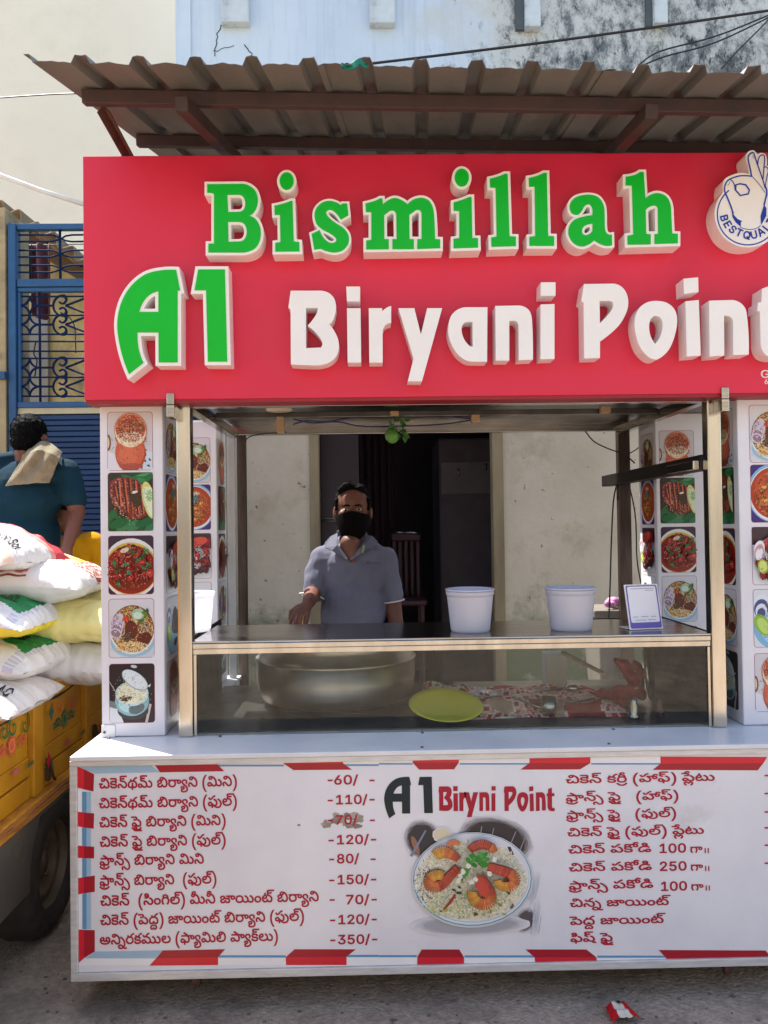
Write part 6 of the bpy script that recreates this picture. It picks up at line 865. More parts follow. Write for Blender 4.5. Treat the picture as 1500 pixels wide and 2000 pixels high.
# ---- roof frame of the cart
zb0 = at(800, 847, 3.86).z; zb1 = zb0+0.05
for a in ((lx0, rx1, 3.84, 3.88, zb0, zb1), (lx0, rx1, YF+0.03, YF+0.07, sz0-0.012, sz0+0.04), (lx0+0.0, lx0+0.04, YF+0.0705, 3.8395, sz0-0.01, sz0+0.03), (rx1-0.04, rx1, YF+0.0705, 3.8395, sz0-0.01, sz0+0.03), (lx0+0.0405, rx1-0.0405, 3.28, 3.31, sz0+0.01, sz0+0.035)):
    mb = MB(); mb.box(*a, 0, b=0.003); cpart(mb, 'roof_beam', STEELH if a[2] != 3.28 else STEELD)
mb = MB(); mb.box(lx0+0.02, rx1-0.02, YS+0.11, 3.9, sz0+0.051, sz0+0.062); mb.box(fx0-0.01, lx0+0.0195, YS+0.11, 3.18, sz0+0.051, sz0+0.062); mb.box(rx1-0.0195, XR-0.02, YS+0.11, 3.9, sz0+0.051, sz0+0.062); cpart(mb, 'roof_sheet', STEELD)  # left strip added to block sun on the ledge; gap behind lights the tub
for x0, x1, y0, z0, z1 in ((fx0, fx1, YF+0.02, sz0-0.03, sz0+0.045),):
    pass
mb = MB(); p = at(1262, 1000, 3.4)
mb.box(rx0-0.005, rx0+0.05, YF+0.029, 4.06, at(1385, 916, YF).z, at(1385, 886, YF).z, 0, b=0.003); cpart(mb, 'side_rail', DARKSTEEL)
mb = MB(); z = at(1385, 916, YF).z; mb.box(rx0-0.03, rx0-0.0055, YF+0.04, YF+0.3, z+0.002, z+0.035, 0, b=0.002); cpart(mb, 'rail_clip', STEEL)
# lamps hung under the roof frame
WOOD = M('pale_wood', (190, 160, 120), 0.6, col2=(160, 128, 92), nscale=20, stretch=(1, 1, 0.2))
for px, py0, py1, wd in ((548, 795, 846, 0.03), (770, 788, 804, 0.036), (927, 788, 826, 0.034), (1180, 778, 794, 0.04)):
    a, b = at(px, py0, 3.26), at(px, py1, 3.26); mb = MB(); mb.box(a.x-wd/2, a.x+wd/2, 3.235, 3.27, b.z, sz0+0.0095, 0, b=0.003); cpart(mb, 'hanger_block', WOOD)
p = at(545, 803, 3.2); mb = MB(); mb.lathe([(0, 0.02), (0.05, 0.018), (0.055, 0.008), (0.05, 0), (0, 0)], (p.x, 3.2, p.z), 28); mb.lathe([(0.02, 0.02), (0.02, 0.06)], (p.x, 3.2, p.z), 16); cpart(mb, 'ceiling_lamp', M('lamp_cream', (206, 190, 160), 0.3))
CAB = M('cable_black', (24, 22, 24), 0.5); CABB = M('cable_blue', (40, 46, 96), 0.45)
def cable(pts, r, name, mat, parent=None, sub=5):
    """smooth sagging line through world points"""
    P = [Vector(p) for p in pts]; out = []
    for i in range(len(P)-1):
        p0, p1, p2, p3 = P[max(i-1, 0)], P[i], P[i+1], P[min(i+2, len(P)-1)]
        for k in range(sub):
            t = k/sub; out.append(0.5*((2*p1)+(p2-p0)*t+(2*p0-5*p1+4*p2-p3)*t*t+(3*p1-p0-3*p2+p3)*t**3))
    out.append(P[-1]); mb = MB(); mb.tube(out, r, 6)
    return mb.build(name, mat, parent)
cable([at(x, y, 3.3) for x, y in ((572, 829), (600, 822), (640, 823), (720, 812), (830, 811), (925, 818))], 0.0035, 'roof_cable', CABB, cart)
cable([at(x, y, 3.35) for x, y in ((572, 818), (610, 826), (660, 824), (710, 833), (800, 832), (870, 828), (930, 819))], 0.0035, 'roof_cable', CABB, cart)
cable([at(x, y, 3.7) for x, y in ((478, 862), (490, 852), (520, 847), (560, 844))], 0.003, 'roof_cable', CAB, cart)
cable([at(x, y, 3.85) for x, y in ((1140, 838), (1160, 862), (1190, 877), (1220, 888), (1240, 905))], 0.0035, 'roof_cable', CAB, cart)
cable([at(x, y, 3.85) for x, y in ((1275, 818), (1262, 855), (1245, 876), (1226, 887))], 0.003, 'roof_cable', CAB, cart)
cable([at(x, y, 3.95) for x, y in ((1206, 940), (1198, 980), (1194, 1060), (1192, 1130), (1189, 1215))], 0.004, 'hanging_cable', CAB, cart)
cable([at(x, y, 3.95) for x, y in ((1211, 940), (1208, 985), (1212, 1040), (1222, 1085), (1230, 1130), (1222, 1180), (1226, 1212))], 0.004, 'hanging_cable', CAB, cart)
cable([at(x, y, 3.95) for x, y in ((1209, 838), (1213, 870), (1217, 900), (1240, 1000), (1244, 1090), (1252, 1140))], 0.0035, 'hanging_cable', CAB, cart)

# ================================================================ THINGS ON AND IN THE CART
TUB = M('white_tub_plastic', (240, 239, 244), 0.35, col2=(236, 234, 242), nscale=3, spec=0.45)
_t = TUB.node_tree; _tr = _t.nodes.new('ShaderNodeBsdfTranslucent'); _tr.inputs[0].default_value = srgb(240, 240, 246)       # thin plastic lets light through
_mx = _t.nodes.new('ShaderNodeMixShader'); _mx.inputs[0].default_value = 0.5
_t.links.new(_t.nodes['Principled BSDF'].outputs[0], _mx.inputs[1]); _t.links.new(_tr.outputs[0], _mx.inputs[2]); _t.links.new(_mx.outputs[0], _t.nodes['Material Output'].inputs[0])
LID = M('pale_lid_plastic', (206, 206, 224), 0.3, spec=0.5)
def tub(label, px0, px1, pyb, Y, lid=True):
    a, b = at(px0, 1180, Y), at(px1, 1180, Y); c = Vector(((a.x+b.x)/2, Y, zr1+0.0005)); r = (b.x-a.x)/2
    t = empty('tub', c); tag(t, label, 'tub', 'white plastic tubs on the counter')
    h = 0.158; mb = MB()
    mb.lathe([(0, 0.002), (r*0.76, 0.0), (r*0.79, 0.006), (r*0.80, 0.012), (r*0.93, h-0.026), (r*0.935, h-0.02), (r*0.965, h-0.019), (r*0.975, h-0.004), (r*0.955, h-0.004), (r*0.93, h-0.02), (r*0.78, 0.012), (0, 0.01)], c, 56)
    mb.build('body', TUB, t)
    if not lid: return t
    mb = MB(); mb.lathe([(0, h-0.012), (r*0.88, h-0.0115), (r*0.92, h-0.003), (r*0.985, h-0.002), (r, h), (r, h+0.004), (r*0.92, h+0.005), (r*0.89, h-0.005), (0, h-0.006)], c, 56); mb.build('lid', LID, t)
    return t
tub('white tub with a pale lid on the counter just right of the masked man', 870, 966, 1236, 2.95)
tub('white tub with a pale lid on the counter, nearer the payment card stand', 1065, 1164, 1237, 2.95)
tub('open sunlit white tub at the left end of the counter beside the steel post', 330, 420, 1232, 3.08, False)

# payment card stand
a, b = at(1228, 1232, 2.9), at(1300, 1232, 2.9)
qs = empty('card_stand', ((a.x+b.x)/2, 2.9, zr1)); tag(qs, 'white payment card stand with a violet lower edge at the right end of the counter', 'card stand')
wq = (b.x-a.x)*0.98; hq = 0.172; rot = Matrix.Translation(Vector(((a.x+b.x)/2, 2.905, zr1+0.002))) @ Matrix.Rotation(R(10), 4, 'Z') @ Matrix.Rotation(R(-13), 4, 'X')
mb = MB(); mb.box(-wq/2, wq/2, 0, 0.005, 0, hq, 0, rot, 0.001); back = Matrix.Translation(Vector(((a.x+b.x)/2, 2.905, zr1+0.002))) @ Matrix.Rotation(R(10), 4, 'Z')
mb.box(-wq/2, wq/2, 0.02, 0.085, 0, 0.004, 0, back, 0.001); mb.build('holder', ACR, qs)
pq = Painter(20, 1, hq/wq, wq); pq.rr(.03, .03, .97, hq/wq-.03, .05, (112, 96, 186)); pq.rr(.07, .19, .93, hq/wq-.06, .05, (240, 240, 248))
for y, x0, x1 in ((1.27, .3, .76), (1.24, .34, .7), (1.12, .16, .88), (1.07, .6, .86), (.34, .14, .3), (.345, .38, .6), (.34, .68, .84), (.25, .2, .52), (.25, .58, .8)):
    pq.poly([(x0, y), (x1, y), (x1, y+.012), (x0, y+.012)], (120, 116, 140))
for v in range(len(pq.mb.v)):
    x, y, z = pq.mb.v[v]; pq.mb.v[v] = tuple(rot @ Vector((x, y-0.0008, z+hq/2)))
pq.mb.build('card', PRINT, qs)

# lime and leaves on a thread under the cart roof
ch = empty('lime_charm', at(770, 812, 3.3)); tag(ch, 'green lime and leaves hanging on a thread under the cart roof', 'lime charm')
LIME = M('lime_skin', (96, 150, 62), 0.4, col2=(66, 118, 44), nscale=18, bump=0.15, bscale=160, spec=0.5); LEAF = M('leaf_green', (54, 104, 38), 0.5, col2=(30, 72, 26), nscale=25)
c = at(766, 850, 3.28); mb = MB(); mb.lathe([(0.001, -0.036), (0.012, -0.033), (0.026, -0.02), (0.032, -0.004), (0.028, 0.014), (0.016, 0.03), (0.010, 0.042), (0.006, 0.046), (0.001, 0.047)], c, 24); mb.build('lime', LIME, ch)
mb = MB(); rnd = random.Random(5)
for k in range(16):
    o = at(768+rnd.uniform(-10, 26), 818+rnd.uniform(-6, 32), 3.28+rnd.uniform(-.03, .03)); d = Vector((rnd.uniform(-.5, .9), rnd.uniform(-.5, .5), rnd.uniform(-1, -.1))).normalized(); sd_ = d.cross(Vector((rnd.random(), 1, .2))).normalized(); l = rnd.uniform(.025, .045); wv = l*.32; up = d.cross(sd_)*0.006
    mb.add([o, o+d*l*.45+sd_*wv+up, o+d*l, o+d*l*.45-sd_*wv+up, o+d*l*.5], [(0, 1, 4), (1, 2, 4), (2, 3, 4), (3, 0, 4)])
mb.build('leaves', LEAF, ch); mb = MB(); mb.tube([at(772, 800, 3.28), at(768, 835, 3.28)], 0.0015, 5); mb.build('thread', CAB, ch)

# big cooking pot behind the glass
POTM = M('pot_aluminium', (200, 194, 184), 0.38, 1.0, col2=(164, 158, 148), nscale=3, stretch=(1, 1, 0.3), rvar=0.1, dirt=(70, 64, 58), dscale=4, dlo=0.62, dhi=0.95)
pc = Vector((at(657, 1330, 3.29).x, 3.29, zl+0.0065)); rp = 0.335
pot = empty('cooking_pot', pc); tag(pot, 'big round aluminium biryani pot behind the glass in front of the masked man', 'cooking pot')
mb = MB(); mb.lathe([(0, 0.018), (rp*0.80, 0.016), (rp*0.93, 0.03), (rp*0.985, 0.07), (rp, 0.12), (rp*0.995, 0.185), (rp*1.012, 0.19), (rp*1.012, 0.197), (rp*0.985, 0.2), (rp*0.93, 0.235), (rp*0.9, 0.26), (rp*0.95, 0.272), (rp*0.955, 0.278), (rp*0.89, 0.276), (rp*0.88, 0.255), (rp*0.93, 0.2), (rp*0.96, 0.12), (rp*0.78, 0.035), (0, 0.03)], pc, 72); mb.build('body', POTM, pot)
mb = MB(); mb.lathe([(rp*0.8, 0), (rp*0.84, 0.008), (rp*0.8, 0.0155), (rp*0.7, 0.0155)], pc, 48); mb.build('base_ring', BLACK, pot)
mb = MB(); mb.lathe([(0, 0.225), (rp*0.5, 0.222), (rp*0.893, 0.205)], pc, 48); mb.build('rice', M('biryani_rice', (206, 150, 70), 0.7, col2=(236, 210, 150), nscale=60, bump=0.6, bscale=120), pot)

# yellow-green plate leaning inside the case
pl = at(871, 1386, 2.95); nrm = Vector((0.03, -0.225, 0.974)).normalized()
plate = empty('plate', (pl.x, 2.95, zl)); tag(plate, 'lime green oval plate leaning behind the display glass', 'plate')
mb = MB(); ctr = Vector((pl.x, 2.955, zl+0.0065+0.042))
mb.lathe([(0, 0.0), (0.09, 0.0), (0.118, 0.010), (0.141, 0.016), (0.143, 0.013), (0.12, 0.005), (0.09, -0.005), (0, -0.005)], ctr, 56, 0, nrm)
mb.build('plate_dish', M('lime_plastic', (226, 220, 66), 0.42, col2=(216, 210, 56), nscale=4, spec=0.5), plate)
mb = MB(); mb.box(pl.x-0.07, pl.x+0.07, 3.05, 3.11, zl+0.0065, zl+0.06, 0, b=0.01); tag(mb.build('spice_box', M('dark_box', (64, 56, 52), 0.6)), 'small dark box propping the lime green plate from behind', 'box')
# ---- the large printed biryani plate on the menu board
def menu_photo():
    p = Painter(30, 1.5, 1.293, 0.3222*600/600); r = p.r
    base = (206, 206, 214)
    X = lambda x: x/1000
    Y = lambda y: (1293-y)/1000
    def soft(cx, cy, rx, ry, col, rot=0, n=7):
        for k in range(n):
            t = (k+1)/n; c = tuple(b+(q-b)*t**1.3 for b, q in zip((222, 222, 228), col)); p.ell(X(cx), Y(cy), rx*(1.18-.34*t), ry*(1.18-.34*t), c, rot, 28, .05)
    soft(980, 260, .36, .22, (58, 52, 56), -12); soft(230, 240, .17, .19, (54, 50, 56), 35); soft(1280, 1090, .09, .12, (90, 84, 88), -30); soft(700, 1120, .55, .10, (166, 166, 174)); soft(430, 190, .09, .07, (214, 204, 176))
    p.ell(X(150), Y(290), .03, .1, (150, 104, 84), 20); p.poly([(X(90), Y(400)), (X(250), Y(140)), (X(270), Y(140)), (X(120), Y(410))], (120, 132, 156))
    for x0, y0, x1, y1 in ((930, 260, 960, 130), (1130, 300, 1190, 170), (1230, 360, 1290, 220), (820, 200, 836, 110)): p.poly([(X(x0), Y(y0)), (X(x1), Y(y1)), (X(x1+10), Y(y1)), (X(x0+12), Y(y0))], (150, 146, 150))
    for k in range(26): x = r.uniform(1340, 1440); y = r.uniform(480, 1150); p.poly([(X(x), Y(y)), (X(x-30), Y(y+170)), (X(x-22), Y(y+170)), (X(x+5), Y(y))], p.shade((190, 196, 208)))
    p.ell(X(735), Y(655), .63, .49, (196, 204, 212)); p.ell(X(735), Y(650), .615, .475, (104, 142, 160)); p.ell(X(735), Y(646), .605, .468, (214, 224, 230)); p.ell(X(735), Y(640), .59, .452, (168, 192, 200)); p.ell(X(735), Y(634), .585, .448, (218, 218, 226))
    p.poly([(X(1100), Y(322)), (X(1135), Y(322)), (X(1185), Y(445)), (X(1150), Y(445))], (64, 44, 60))
    p.ell(X(720), Y(660), .565, .40, (216, 212, 188)); p.grains(X(720), Y(655), .575, .405, 2400, .038, .011, [(240, 238, 224), (226, 224, 204), (212, 210, 178), (246, 245, 240), (234, 228, 196), (196, 196, 160), (150, 150, 122)])
    p.grains(X(640), Y(900), .40, .14, 420, .04, .012, [(206, 200, 130), (222, 222, 180), (180, 190, 120), (150, 170, 170)]); p.grains(X(250), Y(700), .12, .2, 120, .03, .010, [(90, 90, 104), (240, 240, 244)])
    for k in range(30): p.ell(X(r.uniform(240, 1250)), Y(r.uniform(480, 1020)), r.uniform(.012, .03), .012, r.choice([(150, 140, 60), (110, 90, 50), (170, 176, 60), (90, 80, 60)]), r.uniform(0, 180), 8, .3)
    def prawn(pts, w0, w1, cols):
        n = len(pts)
        C = curve_path([(pts[0][0], pts[0][1])]+[(x, y, 1) for x, y in pts[1:-1]]+[(pts[-1][0], pts[-1][1])], 6); e = max(i for i, q in enumerate(C) if abs(q[0]-pts[-1][0])+abs(q[1]-pts[-1][1]) < 1e-6); C = C[:e+1]
        for ps, sc, dk in ((0, 1.12, .62), (1, 1.0, 1)):
            for i in range(len(C)-1):
                a, b = C[i], C[i+1]; l = math.hypot(b[0]-a[0], b[1]-a[1]) or 1; nx, ny = -(b[1]-a[1])/l, (b[0]-a[0])/l; t0 = i/(len(C)-1); t1 = (i+1)/(len(C)-1)
                wa = (w0+(w1-w0)*t0)*sc*(.75+.25*math.sin(t0*3.14)); wb = (w0+(w1-w0)*t1)*sc*(.75+.25*math.sin(t1*3.14))
                c = cols[0] if t0 < .35 else (cols[1] if t0 < .7 else cols[2]); c = p.shade(c, 12) if ps else tuple(v*dk for v in c)
                p.poly([(X(a[0]+nx*wa), Y(a[1]+ny*wa)), (X(b[0]+nx*wb), Y(b[1]+ny*wb)), (X(b[0]-nx*wb), Y(b[1]-ny*wb)), (X(a[0]-nx*wa), Y(a[1]-ny*wa))], c)
                if ps and i % 2: p.poly([(X(a[0]+nx*wa*.7), Y(a[1]+ny*wa*.7)), (X(a[0]+nx*wa*.2), Y(a[1]+ny*wa*.2)), (X(b[0]+nx*wb*.2), Y(b[1]+ny*wb*.2))], tuple(min(255, v*1.1+8) for v in c))
    OR, YE_, RD = (198, 112, 66), (202, 146, 62), (178, 74, 58)
    prawn([(590, 510), (500, 600), (400, 690), (310, 700), (290, 630), (350, 580), (430, 590)], 52, 60, (RD, OR, YE_)); prawn([(350, 380), (430, 340), (520, 370), (590, 420)], 70, 40, (YE_, OR, RD)); prawn([(480, 270), (540, 240), (600, 262)], 30, 26, (OR, OR, OR))
    prawn([(700, 320), (760, 280), (840, 260), (930, 300), (960, 340)], 48, 40, (RD, RD, OR)); prawn([(800, 580), (850, 660), (900, 760), (890, 840), (800, 850), (730, 790), (720, 720)], 58, 60, (RD, OR, YE_)); p.ell(X(820), Y(670), .06, .12, (196, 74, 58), 24, 18, .06)
    prawn([(880, 470), (980, 500), (1090, 540), (1150, 590), (1120, 660), (1010, 660), (970, 600)], 55, 52, (RD, OR, YE_)); p.ell(X(1060), Y(592), .03, .018, (90, 30, 40))
    p.poly([(X(410), Y(880)), (X(470), Y(800)), (X(530), Y(725)), (X(552), Y(735)), (X(500), Y(820)), (X(430), Y(885))], (150, 54, 36)); p.ell(X(578), Y(716), .03, .016, (50, 70, 40))
    for cx, cy, rr_ in ((770, 410, .095), (830, 370, .06), (700, 420, .06), (670, 505, .07)): p.leaf(X(cx), Y(cy), rr_, (60, 140, 56))
    for k in range(8): p.chunk(X(r.uniform(560, 1000)), Y(r.uniform(300, 620)), .03, (222, 220, 204), .8, hl=False)
    return p
mp_ = menu_photo(); c_ = at(780+750/5.172, 1590+646/5.172, YB)
o = bpy.data.objects.new('biryani_photo', mp_.mb.mesh('biryani_photo', PRINT)); COL.objects.link(o); o.location = (c_.x, YB-0.0008, c_.z); o.parent = board; o.matrix_parent_inverse = world_of(board).inverted()
# ---- more things inside the display case
zf = zl+0.0065
def onf(px, py): return atz(px, py, zf)
CLOTH = print_mat('printed_cloth', 0.85, 0.2, bump=0.4, bscale=40)
def cloth_thing(name, label, cat, x0, x1, y0, y1, h, seed, pal, cell):
    def f(u, v):
        x = x0+(x1-x0)*u; y = y0+(y1-y0)*v; e = min(u, 1-u, v, 1-v)
        return Vector((x+0.02*noise.noise((x*9, y*9, seed)), y+0.02*noise.noise((x*9, y*9, seed+9)), zf+0.002+h*(0.35+0.65*max(0, noise.noise((x*7, y*9, seed))+0.45))*min(1, e*7)))
    def cf(u, v):
        du = .05*noise.noise((u*5, v*5, seed+3)); dv = .06*noise.noise((u*6, v*4, seed+5)); a, b_ = (u+du)*cell, (v+dv)*cell*.7; i, j = int(a), int(b_)
        c = pal[2] if (a % 1 > .74 or b_ % 1 > .74) else pal[(i*7+j*5+int(3*noise.noise((i*.7, j*.9, seed)))) % 2]; k = 1+.25*noise.noise((u*14, v*14, seed))
        if noise.noise((u*3.2, v*4.4, seed+20)) > .16: c = (150, 60, 54)
        if noise.noise((u*4.2+7, v*3.4, seed+30)) > .30: c = (176, 150, 130)
        return srgb(tuple(max(0, min(255, q*k)) for q in c))
    mb = MB(); mb.grid(f, 90, 60, colfn=cf); o = mb.build(name, CLOTH)
    sl = o.modifiers.new('thick', 'SOLIDIFY'); sl.thickness = 0.003
    return tag(o, label, cat)
a, b = onf(905, 1404), onf(1235, 1398)
cloth_thing('folded_cloth', 'red and white checked cloth spread on the floor of the display case', 'cloth', a.x, b.x, a.y, 3.42, 0.055, 3, [(176, 52, 56), (206, 150, 140), (220, 206, 196)], 26)
a = onf(820, 1372)
cloth_thing('snack_bag', 'green and white crumpled packet lying behind the lime plate', 'packet', a.x, a.x+0.22, 3.22, 3.38, 0.09, 8, [(180, 186, 160), (70, 110, 70), (210, 200, 180)], 9)
FOIL = M('foil', (200, 200, 204), 0.18, 1.0, nscale=30, bump=1.0, bscale=90)
p = onf(946, 1376); mb = MB(); mb.lathe([(0, 0.006), (0.05, 0.004), (0.066, 0.03), (0.07, 0.031), (0.052, 0), (0, 0)], (p.x, p.y, zf+0.018), 28); tag(mb.build('foil_bowl', FOIL), 'small crumpled foil bowl right of the lime plate', 'bowl')
p = onf(1072, 1398); mb = MB(); mb.lathe([(0, 0.004), (0.024, 0.003), (0.031, 0.07), (0.034, 0.071), (0.027, 0.0), (0, 0)], (p.x, p.y, zf), 24); tag(mb.build('steel_cup', STEELH), 'small steel cup on the display floor behind the glass', 'cup')
p = onf(1238, 1404); mb = MB(); mb.lathe([(0, 0.0), (0.02, 0.0), (0.022, 0.012), (0.015, 0.02), (0.018, 0.05), (0.012, 0.062), (0.014, 0.075), (0, 0.078)], (p.x, p.y, zf), 20); tag(mb.build('salt_shaker', STEELH), 'small metal shaker near the right end of the display case', 'shaker')
p = onf(1288, 1400); mb = MB(); mb.lathe([(0, 0), (0.018, 0), (0.02, 0.04), (0.01, 0.055), (0.01, 0.07), (0, 0.072)], (p.x, p.y, zf), 18); tag(mb.build('sauce_bottle', M('brown_bottle', (80, 40, 30), 0.2)), 'little brown sauce bottle by the right post of the case', 'bottle')
lad = MB(); lad.tube([at(1000, 1358, 3.05), at(1100, 1344, 3.15)], 0.004, 6); lad.tube([at(1000, 1362, 3.05), at(1060, 1384, 2.98), at(1162, 1364, 3.05)], 0.004, 6); lad.sphere(at(1118, 1343, 3.16), (0.035, 0.03, 0.018), 16, 8)
tag(lad.build('tongs', STEELH), 'steel serving tongs lying open on the checked cloth', 'tongs')
lad = MB(); lad.beam(at(1098, 1274, 3.12), at(1180, 1316, 2.98), 0.020, 0.012, b=0.003); tag(lad.build('wooden_handle', M('pale_handle', (160, 142, 112), 0.6)), 'pale bar of a spatula slanting down behind the glass', 'spatula')
p0, p1 = at(1066, 1322, 3.3), at(1106, 1276, 3.3); mb = MB(); mb.box(p0.x, p1.x, 3.28, 3.38, zf+0.0, p1.z, 0, b=0.006); tag(mb.build('paper_carton', M('carton_grey', (196, 196, 192), 0.7)), 'pale carton standing at the back of the display case', 'carton')
st = empty('serving_stand', at(1235, 1400, 3.15)); tag(st, 'red cloth wrapped round an upright steel plate at the right of the display', 'serving plate')
c0 = at(1265, 1320, 3.15); mb = MB(); mb.lathe([(0, 0), (0.11, 0.0), (0.125, 0.012), (0.128, 0.011), (0.112, -0.004), (0, -0.004)], (c0.x, c0.y, max(c0.z, zf+0.13)), 40, 0, (0.9, -0.4, 0.1)); mb.build('steel_plate', STEELH, st)
mb = MB(); mb.capsule(at(1120, 1368, 3.18), 0.022, at(1225, 1352, 3.16), 0.036); mb.capsule(at(1205, 1292, 3.15), 0.016, at(1244, 1330, 3.15), 0.03); mb.capsule(at(1222, 1290, 3.15), 0.014, at(1250, 1352, 3.16), 0.032); mb.sphere(at(1244, 1326, 3.17), (0.03, 0.04, 0.075)); mb.capsule(at(1150, 1384, 3.12), .018, at(1236, 1386, 3.12), .024); blob('red_wrap', mb, M('red_cloth', (168, 50, 44), 0.85, col2=(118, 34, 34), nscale=26, bump=0.8, bscale=60, dirt=(190, 150, 130), dscale=18, dlo=.6, dhi=.68), st, voxel=0.008, smooth=4, disp=lambda v: 0.007*noise.noise(v*38)+.005*math.sin(v.x*90+v.z*60))
# small box with onions behind the cart, right
bp = at(1198, 1215, 4.1); mb = MB(); mb.box(bp.x-0.10, bp.x+0.09, 4.02, 4.3, 0.0, at(1198, 1205, 4.1).z-0.0, 0, b=0.006)
mb.box(bp.x-0.13, bp.x+0.11, 4.0, 4.32, at(1198, 1203, 4.1).z, at(1198, 1188, 4.1).z, 0, b=0.006); tag(mb.build('side_table', M('grey_table', (120, 112, 104), 0.6, dirt=(70, 60, 54))), 'grey side table behind the right rear post of the cart', 'table')
mb = MB(); rnd = random.Random(2); z0 = at(1198, 1188, 4.1).z
for k in range(14): mb.sphere((bp.x+rnd.uniform(-.05, .07), 4.05+rnd.uniform(-.01, .1), z0+0.018+rnd.uniform(0, .028)), rnd.uniform(.018, .026), 10, 7)
tag(mb.build('sliced_onion', M('onion_pink', (170, 96, 150), 0.45, col2=(206, 160, 190), nscale=30)), 'heap of pink onions on the side table behind the cart', 'onions', kind='stuff')

# ================================================================ GROUND
g = MB(); g.grid(lambda u, v: Vector((-60+120*u, -40+100*v, 0.0)), 8, 8, smooth=False)
GROUND = M('concrete_ground', (186, 168, 150), 0.92, col2=(138, 123, 109), nscale=38, lo=.3, hi=.75, bump=1.0, bscale=75, dirt=(98, 87, 79), dscale=3.2, dlo=0.46, dhi=0.74)
tag(g.build('ground', GROUND), kind='structure')
mb = MB(); rnd = random.Random(11)
for k in range(700):
    x, y = rnd.uniform(-1.9, 1.9), rnd.uniform(2.25, 3.1) if k % 3 else rnd.uniform(2.3, 2.5); r_ = rnd.uniform(0.002, 0.007)
    mb.sphere((x, y, r_*0.3), (r_*rnd.uniform(.8, 1.6), r_, r_*.6), 6, 5)
tag(mb.build('gravel', M('grit', (120, 112, 104), 0.9, col2=(80, 72, 66), nscale=50)), 'loose grit scattered on the concrete', 'grit', kind='stuff')
# crushed red and white wrapper
wp = atz(1214, 1990, 0.0); wr = empty('crushed_wrapper', (wp.x, wp.y, 0)); tag(wr, 'crushed red and white packet on the concrete in front of the cart', 'wrapper')
mw = Matrix.Translation((wp.x, wp.y+0.005, 0.012)) @ Matrix.Rotation(R(8), 4, 'Z')
def wf(u, v):
    x = (u-.5)*0.095*(1-.25*v); y = (v-.5)*0.075; return mw @ Vector((x, y, 0.006*math.sin(u*9)+0.008*noise.noise((u*4, v*4, 1))+0.004+0.018*(1-abs(u-.5)*2)))
mb = MB(); mb.grid(wf, 30, 14, colfn=lambda u, v: srgb(190, 28, 40) if (u < .27 or u > .73) else srgb(216, 206, 190)); o = mb.build('packet', CLOTH, wr); o.modifiers.new('t', 'SOLIDIFY').thickness = 0.002
mb = MB(); mb.lathe([(0, 0.003), (0.006, 0.003), (0.007, 0)], mw @ Vector((-0.002, 0.012, 0.031)), 12); mb.build('eyelet', BLACK, wr)

# ================================================================ AWNING (corrugated sheets on square tubes, its own poles)
A1p = at(52, 121, 2.2); e2 = ray(830, 690).normalized(); A2p = at(1560, 146, 2.22); e1 = (A2p-A1p).normalized(); en = e1.cross(e2).normalized()
if en.z < 0: en = -en
e2 = (e2 - 0*e1).normalized()
aw = empty('awning', (0.3, 3.2, 0)); tag(aw, 'brown corrugated sheet awning on rusty square tubes above the red sign', 'awning')
SHEET = M('corrugated_sheet', (118, 115, 110), 0.6, 0.1, col2=(92, 90, 86), nscale=2.2, dirt=(70, 60, 54), dscale=4, dlo=0.5, dhi=0.8, stretch=(1, 0.35, 1), bump=0.1)
BEAM = M('red_oxide_tube', (70, 48, 46), 0.6, 0.0, col2=(52, 38, 37), nscale=10, dirt=(50, 38, 34))
per = 0.1635; AL = 1.75; wid = (A2p-A1p).length+0.9
def prof(sx):
    t = (sx/per) % 1.0; h = 0.0225
    if t < 0.10: return h
    if t < 0.17: return h*(1-(t-.10)/.07)
    if t < 0.83: return 0.004*math.sin((t-.17)/.66*math.pi)
    if t < 0.90: return h*((t-.83)/.07)
    return h
nper = int(wid/per)+1
brk = [0, 0.10, 0.17, 0.28, 0.39, 0.5, 0.61, 0.72, 0.83, 0.90]
def sheet(s0, s1, lift):
    xs = sorted(set([(k+t)*per for k in range(nper+1) for t in brk if s0-1e-6 <= (k+t)*per <= s1+1e-6])); mb = MB(); n = len(xs); rows = 6
    rn = random.Random(int(s0*100)); jag = [rn.uniform(-.008, .008) for _ in xs]
    vs = []
    for j in range(rows+1):
        for i, x in enumerate(xs):
            l = AL*j/rows + (jag[i] if j == 0 else 0); vs.append(A1p + e1*(x-0.01) + e2*l + en*(prof(x)+lift+0.004*noise.noise((x*2, l*2, 4))))
    mb.add(vs, [(j*n+i, j*n+i+1, (j+1)*n+i+1, (j+1)*n+i) for j in range(rows) for i in range(n-1)])
    o = mb.build('roof_sheet', SHEET, aw); md = o.modifiers.new('thick', 'SOLIDIFY'); md.thickness = 0.0012; return o
s1_ = 5.28*per; s2_ = 10.5*per
sheet(0, s1_, 0); sheet(s1_-0.03, s2_, 0.0035); sheet(s2_-0.05, wid, 0.0)
def on_aw(px, py, drop):
    """where the sight line meets the plane 'drop' below the sheets"""
    d = ray(px, py); o = A1p - en*drop; t = (o-CAM).dot(en)/d.dot(en); return CAM + d*t
def abeam(pxa, pya, w_, h_, s_end, name='cross_tube'):
    p = on_aw(pxa, pya, h_/2+0.003); rel = p-A1p; s0 = rel.dot(e1); l0 = (p-A1p-e1*s0).dot(e2)
    q = A1p + e1*(s_end) + e2*l0 - en*(h_/2+0.003); mb = MB(); mb.beam(p, q, w_, h_, en, 0, 0.003); mb.build(name, BEAM, aw); return l0
l1 = abeam(163, 191, 0.04, 0.042, wid-0.05); l2 = abeam(268, 276, 0.04, 0.04, wid-0.05)
l3 = l2+0.45
